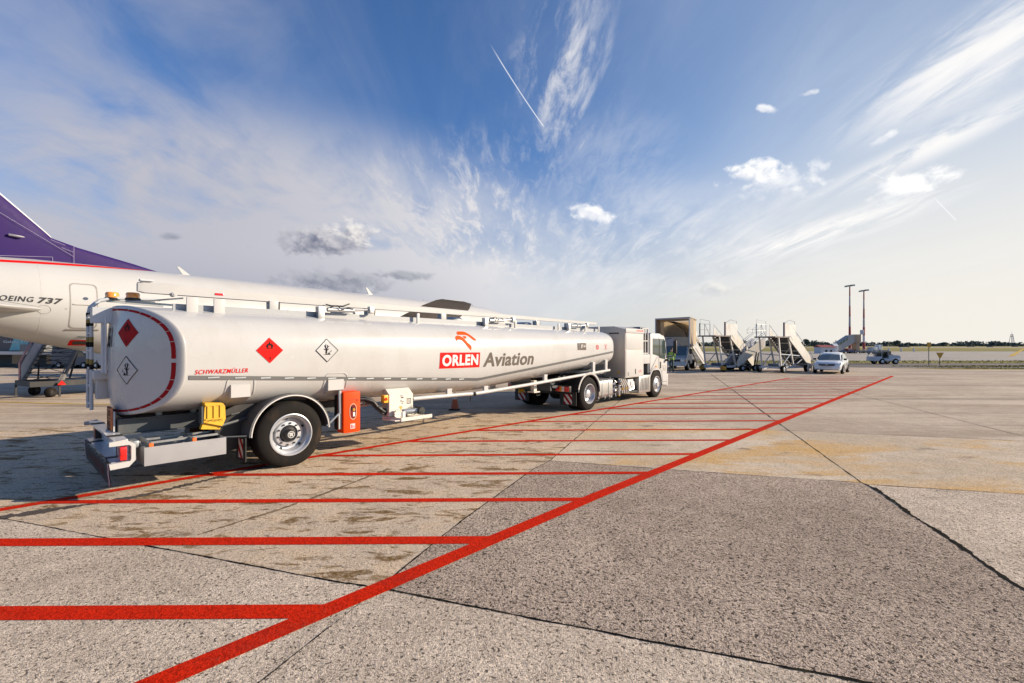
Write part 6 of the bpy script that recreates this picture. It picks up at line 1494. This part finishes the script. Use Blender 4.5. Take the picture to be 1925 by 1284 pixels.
mb = MB(); mb.tube([(.25, -.1, .9), (.02, -.1, 1.12)], .02, 6); mb.lathe([(.16, 0), (.17, .012), (.16, .024)], (.0, -.1, 1.12), (-.8, 0, .6), 16); mb.build("steering_wheel", black, tow)
mb = MB(); mb.box(1.26, 1.36, -.55, .55, .36, .75, .03); mb.build("front_bumper", old_white, tow)
mb = MB(); mb.prism([(-.05, .98), (.28, 1.0), (.30, 1.30), (.12, 1.38)], lambda p: (p[0] + .12, -.5, p[1]), lambda p: (p[0] + .14, .5, p[1])); mb.build("windscreen", win_glass, tow, smooth=False)
mb = MB(); mb.box(.35, .75, -.3, .3, .97, 1.04, .02); mb.build("bonnet_vent", black, tow)
for x in (-.55, .78):
    for sg in (-1, 1): plain_wheel(tow, x, sg * .55, .30, .30, .24)
SIT = ([(0, 0, .0, .15, .8), (0, 0, .18, .15, .8), (.02, 0, .42, .17, .65), (.03, 0, .55, .065), (.04, 0, .64, .085, 1.1), (.05, 0, .74, .098, .85), (.04, 0, .82, .05),
        (.02, .19, .46, .06), (.12, .24, .24, .05), (.36, .12, .34, .04), (.02, -.19, .46, .06), (.12, -.24, .24, .05), (.36, -.12, .34, .04),
        (.10, .11, -.02, .09), (.40, .13, -.02, .07), (.48, .13, -.36, .05), (.60, .13, -.38, .04), (.10, -.11, -.02, .09), (.40, -.13, -.02, .07), (.48, -.13, -.36, .05), (.60, -.13, -.38, .04)],
       [(0, 1), (1, 2), (2, 3), (3, 4), (4, 5), (5, 6), (2, 7), (7, 8), (8, 9), (2, 10), (10, 11), (11, 12), (0, 13), (13, 14), (14, 15), (15, 16), (0, 17), (17, 18), (18, 19), (19, 20)])
tl = Vector((*gp(1660.5, 684.6), 0)) + Matrix.Rotation(heading(92), 3, 'Z') @ Vector((-.36, 0, 0))
p2_ = person("person in a yellow hi-vis jacket seated at the wheel of the tow tractor", (tl.x, tl.y), 92, SIT, (.42, .50, .05), (.03, .035, .05), .72, seated=.90)
mb = MB(); mb.lathe([(.106, -.02), (.108, .04), (.085, .09), (.001, .11)], (.04, 0, .75), (0, 0, 1), 14); mb.build("hair", M("dark_hair", (.03, .022, .018), .7), p2_)

# ---- light masts
def mast(label, loc, H, box):
    o = thing("light_mast", label, "light mast", (*loc, 0), 0, "floodlight masts beyond the taxiway")
    bands = [0, 2.6, 4.3, 6.3] + [6.3 + (H - 6.3) * i / 4 for i in range(1, 5)]
    def rad(z): return .30 - .17 * z / H
    for i in range(len(bands) - 1):
        mb = MB(); mb.lathe([(rad(bands[i]), bands[i]), (rad(bands[i + 1]), bands[i + 1])], (0, 0, 0), (0, 0, 1), 16)
        cmat = (M("mast_red", (.32, .03, .03), .5) if i % 2 == 0 else M("mast_white", (.60, .58, .58), .5)) if i < 3 else (M("mast_faded_red", (.36, .10, .09), .5) if i % 2 == 0 else M("mast_grey", (.42, .38, .37), .5))
        mb.build("pole_section", cmat, o)
    hd = node("lamp_head", o)
    mb = MB(); mb.bar((-.85, 0, H), (.85, 0, H + .2), .12); mb.bar((0, -.8, H), (0, .8, H), .12); mb.build("crossarm", dark_steel, hd, smooth=False)
    for x, z in ((-.85, -.1), (-.35, .0), (.4, .12), (.85, .16)):
        mb = MB(); mb.box(x - .20, x + .20, -.35, .35, H + z - .22, H + z + .12, .04); mb.build("floodlight", grey_paint, hd)
    if box:
        mb = MB(); mb.box(-.75, -.15, -.3, .3, 4.5, 5.6, .05); mb.build("control_box", pale_grey, o)
    return o
mast("tall red and white banded floodlight mast with plain pole", P2(1597.5, 111), 16.0, False)
mast("red and white banded floodlight mast with a grey box on its pole", P2(1624, 114), 15.2, True)

# ---- yellow markers
sy = M("sign_ochre", (.70, .33, .03), .5, var=.08)
def marker(label, px, py, poly, zbot):
    o = thing("marker_sign", label, "sign", (*gp(px, py), 0), heading(90), "yellow marker signs on the grass")
    mb = MB(); mb.tube([(0, 0, 0), (0, 0, zbot + .15)], .03, 8); mb.build("post", dark_steel, o)
    mb = MB(); mb.prism(poly, lambda p: (p[0], -.045, zbot + p[1]), lambda p: (p[0], -.035, zbot + p[1])); bd = mb.build("sign_board", sy, o, smooth=False)
    mb = MB(); mb.prism([(p[0] * 1.06, p[1] * 1.06 - .01) for p in poly], lambda p: (p[0], -.034, zbot + p[1]), lambda p: (p[0], -.028, zbot + p[1])); mb.build("sign_rim", M("sign_rim_brown", (.22, .10, .02), .6), bd, smooth=False)
marker("small ochre keystone-shaped sign on the taller post in the grass", 1746, 687, [(-.20, .48), (.20, .48), (.19, .16), (.06, 0), (-.06, 0), (-.19, .16)], 1.74)
marker("wide ochre downward-pointing triangle sign on the shorter post in the grass", 1766.5, 686.7, [(-.36, .52), (.36, .52), (.06, 0), (-.06, 0)], .70)

# ---- far apron: hut, boarding stair, parked equipment, runway signs, tower
hut = thing("equipment_hut", "small white hut with red roof far beyond the white car", "hut", (*P2(1552, 108), 0), heading(90))
mb = MB(); mb.box(-1.9, 1.4, -1.2, 1.2, 0, 1.45); mb.build("wall", M("hut_white", (.60, .60, .62), .6), hut, smooth=False)
mb = MB(); mb.prism([(-1.5, 1.45), (1.5, 1.45), (0, 1.95)], lambda p: (-2.1, p[0], p[1]), lambda p: (1.6, p[0], p[1])); mb.build("roof", M("hut_red_roof", (.28, .06, .05), .6), hut, smooth=False)
for x in (-.9, .2):
    mb = MB(); mb.box(x, x + .5, -1.23, -1.201, .35, .8); mb.build("window", ink, hut)
mb = MB(); mb.box(1.6, 2.5, -.6, .6, 0, 1.7, .1); mb.prism([(-.7, 1.7), (.7, 1.7), (0, 2.3)], lambda p: (1.5, p[0], p[1]), lambda p: (2.6, p[0], p[1])); mb.build("porch", M("hut_white", (.60, .60, .62), .6), hut, smooth=False)
fs = thing("covered_stairs", "far boarding stair with caged handrails rising beside the floodlight masts", "boarding stairs", (*P2(1566, 109), 0), heading(88))
mb = MB(); mb.prism([(-.3, .5), (.6, .2), (4.6, 2.6), (4.6, 4.3), (3.6, 4.2), (.0, 1.9)], lambda p: (p[0], -.8, p[1]), lambda p: (p[0], .8, p[1])); mb.build("stair_body", M("far_stair_grey", (.40, .375, .35), .6), fs, smooth=False)
mb = MB(); mb.prism([(.2, 2.1), (2.9, 3.9), (2.9, 4.55), (.2, 2.75)], lambda p: (p[0], -.84, p[1] - .75), lambda p: (p[0], -.801, p[1] - .75)); mb.build("dark_glazing", win_glass, fs, smooth=False)
mb = MB()
for i in range(5): x = .2 + i * .68; mb.bar((x, -.86, 1.35 + i * .45), (x, -.86, 2.0 + i * .45), .07)
mb.build("glazing_bar", white, fs, smooth=False)
mb = MB(); mb.box(4.6, 6.0, -.9, .9, 2.5, 4.4); mb.box(5.0, 5.8, -.7, .7, .4, 2.5); mb.build("head_canopy", canvas, fs, smooth=False)
mb = MB(); mb.box(-.2, 5.8, -.8, .8, .35, .6); mb.build("chassis", M("cart_blue", (.05, .07, .16), .5), fs)
for x in (.5, 4.8):
    for sg in (-1, 1): plain_wheel(fs, x, sg * .7, .35, .35, .25, n=14)
carts = [("pale equipment cart with a red end parked under the taller mast", 1584, 110, 2.4, 1.1, (.62, .58, .55), (.55, .08, .05)), ("white equipment cart with a tall yellow crate between the masts", 1607, 110, 2.6, 1.5, (.70, .66, .58), (.6, .45, .1)),
         ("low dark equipment cart beside the boxed mast", 1618, 112, 2.2, .8, (.10, .10, .12), (.4, .35, .3)), ("small tan equipment cart near the tow tractor", 1632, 113, 1.8, 1.2, (.50, .38, .30), (.55, .20, .12)),
         ("grey equipment cart with open racks behind the tow tractor", 1645, 100, 2.6, 2.0, (.40, .42, .44), (.7, .7, .68))]
for lb, px, Z, w, h, c1, c2 in carts:
    o = thing("equipment_cart", lb, "equipment cart", (*P2(px, Z), 0), heading(84), "equipment carts parked beyond the taxiway")
    i = px
    mb = MB(); mb.box(-w / 2, w / 2, -.6, .6, .35, .55); mb.bar((-w / 2, 0, .4), (-w / 2 - .8, 0, .3), .08); mb.build("cart_bed", dark_steel, o, smooth=False)
    mb = MB(); mb.box(-w * .45, w * .05, -.5, .5, .551, h * .75, .05); mb.build("load", M("load%d" % i, c1, .5), o)
    mb = MB(); mb.box(w * .12, w * .40, -.5, .5, .551, h, .05); mb.build("crate", M("crate%d" % i, c2, .5), o)
    mb = MB()
    for x in (-w * .48, w * .48):
        for y in (-.55, .55): mb.bar((x, y, .5), (x, y, h * 1.05), .05)
    mb.build_each("rack_post", steel, o, smooth=False)
    for x in (-w * .35, w * .35): plain_wheel(o, x, -.55, .25, .25, .15, n=12); plain_wheel(o, x, .55, .25, .25, .15, n=12)
for lb, px, Z, w in (("long dark runway sign nearest to the masts", 1700, 330, 8.0), ("dark runway sign in the dry grass beyond the keystone sign", 1825, 390, 6.5), ("short dark runway sign just below the lattice tower", 1861, 345, 4.5), ("dark runway sign at the edge of the far grass by the tower", 1908, 390, 5.0)):
    o = thing("runway_sign", lb, "runway sign", (*P2(px, Z), 0), 0, "dark runway signs in the far grass")
    mb = MB(); mb.box(-w / 2, w / 2, -.2, .2, .3, 1.2, .05); mb.build("sign_board", M("runway_sign_dark", (.05, .04, .035), .6), o)
    mb = MB(); mb.box(-w * .4, -w * .36, -.1, .1, 0, .3); mb.box(w * .36, w * .4, -.1, .1, 0, .3); mb.build("sign_leg", dark_steel, o)
for lb, px, Z in (("small white marker post in the grass right behind the tow tractor", 1671, 132), ("small white marker post between the tow tractor and the ochre signs", 1694, 132), ("small white marker post next to the keystone sign", 1718, 132)):
    o = thing("marker_post", lb, "marker post", (*P2(px, Z), 0), 0, "white marker posts along the taxiway edge")
    mb = MB(); mb.box(-.25, .25, -.1, .1, .1, 1.0, .05); mb.build("post_panel", old_white, o); mb = MB(); mb.box(-.06, .06, -.06, .06, 0, .1); mb.build("post_foot", dark_steel, o)
tw = thing("lattice_tower", "slender lattice tower above a low brown building on the horizon", "tower", (*P2(1902, 900), 0), 0)
mb = MB()
for sx in (-1, 1):
    for sy_ in (-1, 1): mb.bar((sx * 3, sy_ * 3, 0), (sx * 1.0, sy_ * 1.0, 22), .5)
for i in range(7):
    a = 3 - 2 * i * 3.2 / 22; b_ = 3 - 2 * (i + 1) * 3.2 / 22; z = i * 3.2
    mb.bar((-a, -a, z), (b_, -b_, z + 3.2), .3); mb.bar((a, -a, z), (-b_, -b_, z + 3.2), .3)
mb.build("lattice", M("tower_grey", (.40, .38, .40), .6), tw, smooth=False)
mb = MB(); mb.box(-1.6, 1.6, -1.6, 1.6, 17, 18); mb.tube([(0, 0, 22), (0, 0, 27)], .2, 6); mb.build("aerial", M("tower_grey", (.40, .38, .40), .6), tw)
lb_ = thing("far_building", "low brown flat building on the horizon under the lattice tower", "building", (*P2(1896, 880), 0), 0)
mb = MB(); mb.box(-14, 14, -5, 5, 0, 4); mb.box(-6, 10, -4, 4, 4, 6); mb.build("wall", M("far_brown", (.26, .16, .15), .7), lb_, smooth=False)
mb = MB(); mb.prism([(-5.3, 4.01), (5.3, 4.01), (0, 5.4)], lambda p: (-14.3, p[0], p[1]), lambda p: (-6.1, p[0], p[1])); mb.build("roof", M("far_roof", (.20, .12, .11), .7), lb_, smooth=False)

# ---- trees on the far edge of the field
leafm = None
def leaf_mat(name, a, b_):
    m, nt, b = new_mat(name); P = obj_coord(nt)
    n = noise(P, .22, 5, .6); nt.links.new(mixc(ss(n, .35, .65), a, b_).s, b.inputs['Base Color']); b.inputs['Roughness'].default_value = .8; b.inputs['Specular IOR Level'].default_value = .15
    return m
wood = leaf_mat("far_wood_foliage", (.085, .110, .098), (.120, .140, .115)); leafg = leaf_mat("tree_foliage", (.060, .090, .082), (.090, .12, .095))  # far greens paled and greyed: distance haze put into the foliage colour
def clump(mb, rnd, c, r, n, s):
    for _ in range(n):
        while True:
            d = Vector((rnd.uniform(-1, 1), rnd.uniform(-1, 1), rnd.uniform(-1, 1)))
            if .25 < d.length < 1: break
        p = Vector(c) + Vector((d.x * r[0], d.y * r[1], d.z * r[2])); a = Vector((rnd.uniform(-1, 1), rnd.uniform(-1, 1), rnd.uniform(-1, 1))).normalized(); b_ = a.orthogonal().normalized(); a = a.cross(b_)
        k = s * rnd.uniform(.6, 1.3); mb.face([p + a * k, p + b_ * k * .7, p - a * k, p - b_ * k * .7])
rnd = random.Random(11); mb = MB()
PROF = [(1150, 6), (1345, 6.5), (1400, 7), (1440, 6), (1500, 6.5), (1560, 7), (1600, 6), (1650, 5.5), (1700, 5), (1750, 3.5), (1790, 2.5), (1830, 6), (1870, 5.5), (1890, 3), (1925, 4.5), (2100, 6)]
X = (1120 - CXP) / FPX * 600
while X < 800:
    px = X / 600 * FPX + CXP; h = lerp(PROF, px) * rnd.uniform(.65, 1.25)
    Z = rnd.uniform(585, 640); w = rnd.uniform(4, 9)
    clump(mb, rnd, (X, Z, h * .42), (w, 4, h * .6), int(40 + w * 6), 1.25)
    clump(mb, rnd, (X, Z - 3, h * .2), (w * 1.2, 3, h * .3), 26, 1.3)
    X += w * rnd.uniform(.35, .7)
o = mb.build("far_wood", wood, None, smooth=False, fixn=False); o["kind"] = "stuff"
for lb, px, Z, h, w in (("round dark tree standing above the wood behind the stairs", 1517, 500, 9.0, 4.6), ("round dark tree rising from the far wood behind the tow tractor", 1687, 520, 7.2, 4.4), ("small bushy tree at the end of the wood by the ochre signs", 1774, 540, 5.0, 4.0)):
    o = thing("tree", lb, "tree", (*P2(px, Z), 0), 0, "single trees on the far edge of the field")
    mb = MB(); mb.tube([(0, 0, 0), (.1, 0, h * .35), (.3, 0, h * .6)], [.45, .3, .12], 8); mb.tube([(.1, 0, h * .3), (1.2, .3, h * .6)], [.2, .08], 6); mb.tube([(.1, 0, h * .3), (-1.3, .2, h * .6)], [.2, .08], 6); mb.build("trunk", M("bark", (.06, .045, .035), .9), o)
    mb = MB()
    for i in range(11):
        a = rnd.uniform(0, 6.28); q = rnd.uniform(.2, .75); clump(mb, rnd, (math.cos(a) * w * q * .8, math.sin(a) * w * q * .6, h * rnd.uniform(.35, .80)), (w * .42, w * .4, h * .20), 60, .55)
    mb.build("crown", leafg, o, smooth=False, fixn=False)

# ================================================================== BEHIND THE TAIL: stair trailer and the terminal
tr = thing("stair_trailer", "grey stair flight on a dark towed flatbed under the airliner tail", "stair trailer", (-17.9, 17.9, 0), heading(31))
mb = MB(); mb.box(-.4, 3.6, -.05, .12, .42, .62); mb.box(-.4, 3.6, 1.6, 1.76, .42, .62); mb.box(-.4, -.25, .1201, 1.5999, .43, .61); mb.box(.5, 3.6, .1201, 1.5999, .56, .60); mb.build("flatbed", black, tr, smooth=False)
for x, y in ((.16, -.10), (2.2, -.12), (.1, 1.5), (2.6, 1.6)): plain_wheel(tr, x, y, .19, .19, .20, ax=(.62, -.78, 0), hub=black)
for x, y in ((-.38, 1.7), (.42, -.1), (1.5, -.1), (2.9, -.1)):
    mb = MB(); mb.bar((x, y, .0), (x, y, .45), .06); mb.build("support_jack", black, tr, smooth=False)
for x in (.45, 2.62):
    mb = MB(); mb.prism([(-.13, .44), (.13, .44), (0, .62)], lambda p: (x + p[0], -.235, p[1] + .02), lambda p: (x + p[0], -.225, p[1] + .02)); mb.build("warning_triangle", lens_red, tr, smooth=False)
A0, A1 = Vector((-19.4, 18.55, .55)), Vector((-20.9, 21.2, 2.5)); wv = Vector((1.42, .12, 0))
inv = (Matrix.Translation((-17.9, 17.9, 0)) @ Matrix.Rotation(heading(31), 4, 'Z')).inverted()
mb = MB(inv)
for i in range(13):
    c = A0 + (A1 - A0) * (i / 12); mb.bar(c, c + wv, .10, .03)
for i in range(0, 12, 2):
    c = A0 + (A1 - A0) * (i / 12); d = A0 + (A1 - A0) * ((i + 2) / 12); mb.bar(c, d + wv, .02); mb.bar(c + wv, d, .02)
mb.build("tread_flight", M("stair_iron", (.05, .05, .055), .5), tr, smooth=False)
for w_ in (Vector((0, 0, 0)), wv):
    mb = MB(inv); mb.bar(A0 + w_ - Vector((.0, .0, .05)), A1 + w_ - Vector((0, 0, .05)), .06, .16); mb.bar(A0 + w_ + Vector((-.02, -.1, .0)) , A1 + w_ + Vector((-.02, -.1, 0)), .03); mb.build("stringer", M("stair_stringer", (.20, .19, .18), .5), tr, smooth=False)
mb = MB(inv); a, b_ = A0 + Vector((-.05, 0, .02)), A1 + Vector((-.05, 0, .02)); up = Vector((-.02, 0, .62)); mb.grid([[a, b_], [a + up, b_ + up]]); 
for q in (.0,): mb.grid([[a + Vector((-.04, 0, 0)), b_ + Vector((-.04, 0, 0))], [a + up + Vector((-.04, 0, 0)), b_ + up + Vector((-.04, 0, 0))]])
mb.build("side_panel", M("panel_pale_violet", (.70, .70, .74), .5), tr, smooth=False)
mb = MB(inv); a = A0 + Vector((-.12, 0, .55)); mb.tube([a + Vector((0, 0, -.55)), a + Vector((0, 0, .2)), A1 + Vector((-.12, 0, 1.0))], .03, 6); mb.build("handrail", M("rail_red_white", (.60, .30, .30), .5), tr)
mb = MB(inv)
for t in (.35, .75):
    c = A0 + (A1 - A0) * t; mb.bar(Vector((c.x + (.4 if t < .5 else 1.3), c.y - .2, .55)), c + (Vector((.25, 0, 0)) if t < .5 else wv), .05)
mb.build("brace", black, tr, smooth=False)
mb = MB(); mb.box(2.0, 2.16, .5, .66, .6, 1.75); mb.box(1.6, 1.9, .4, .8, .6, .86, .02); mb.box(2.2, 2.5, .4, .8, .6, .80, .02); mb.build("winch_post", M("khaki_post", (.34, .30, .23), .6), tr)
mb = MB(); mb.tube([(1.9, 1.0, .6), (1.9, 1.0, 1.35)], .02, 6); mb.tube([(2.9, .3, .6), (3.1, .3, 1.25), (2.0, .3, 1.27)], .018, 6); mb.build("guard_rail", dark_steel, tr)

term = thing("terminal_building", "dark terminal building with white band and turquoise advert behind the airliner tail", "building", (-50, 42, 0), 0)
mb = MB(); mb.box(-40, 27, 0, 14, 1.42, 4.4); mb.build("upper_wall", M("terminal_brown", (.115, .10, .10), .6, var=.2, vscale=.3), term, smooth=False)
mb = MB(); mb.box(-40, 27, -.9, 0, 1.15, 1.42); mb.build("canopy_band", M("terminal_white_band", (.60, .57, .55), .5), term, smooth=False)
mb = MB(); mb.box(-40, 27, 1.5, 13, 0, 1.42); mb.build("ground_floor_wall", M("terminal_slate", (.075, .09, .115), .5, var=.25, vscale=.4), term, smooth=False)
for i in range(22):
    x = -39 + i * 3.0
    mb = MB(); mb.bar((x, -.4, 0), (x + .9, -.4, 1.15), .22, .22); mb.build("column", M("terminal_dark_strut", (.03, .032, .036), .5), term, smooth=False)
for i in range(20):
    x = -38 + i * 3.2
    mb = MB(); mb.box(x, x + 1.7, 1.44, 1.497, .25, 1.2); mb.build("window", win_glass, term, smooth=False)
mb = MB(); mb.box(-40.4, 27.4, -.2, 14.3, 4.4, 4.65); mb.build("roof", grey_paint, term, smooth=False)
bb = node("advert_panel", term)
mb = MB(); mb.prism([(5.05, 1.50), (6.95, 1.50), (6.45, 2.75), (5.55, 2.75)], lambda p: (p[0], -.16, p[1]), lambda p: (p[0], -.02, p[1])); mb.build("advert_board", M("turquoise_panel", (.20, .48, .50), .4, var=.35, vscale=1.2), bb, smooth=False)
mb = MB(); mb.text("Galaxy S10+", 4.55, 7.15, 2.12, 2.40, lambda x, z: (x, -.18, z), .01); mb.build("lettering", M("advert_letter", (.62, .64, .64), .4), bb, smooth=False)
mb = MB(); mb.box(7.1, 9.2, -1.2, -.02, 1.43, 2.05); mb.build("entrance_box", M("entrance_grey", (.17, .175, .18), .5), term, smooth=False)
for lb, x, y, c in (("pale service van parked beside the terminal wall", -33.8, 40.0, (.5, .5, .5)), ("dark service van parked further along the terminal wall", -37.5, 40.6, (.08, .09, .12))):
    o = thing("service_van", lb, "van", (x, y, 0), heading(95), "service vans by the terminal")
    mb = MB(); mb.prism([(-1.8, .3), (1.9, .3), (1.95, .8), (1.5, .95), (1.0, 1.55), (-1.75, 1.6), (-1.85, .9)], lambda p: (p[0], -.75, p[1]), lambda p: (p[0], .75, p[1])); mb.build("body", M("van_%d" % int(-x), c, .3), o, smooth=False)
    mb = MB(); mb.prism([(1.38, 1.0), (.98, 1.48), (.2, 1.5), (.2, 1.0)], lambda p: (p[0], -.76, p[1]), lambda p: (p[0], .76, p[1])); mb.build("side_window", win_glass, o, smooth=False)
    for xx in (-1.1, 1.2): plain_wheel(o, xx, -.7, .28, .28, .2, n=14); plain_wheel(o, xx, .7, .28, .28, .2, n=14)
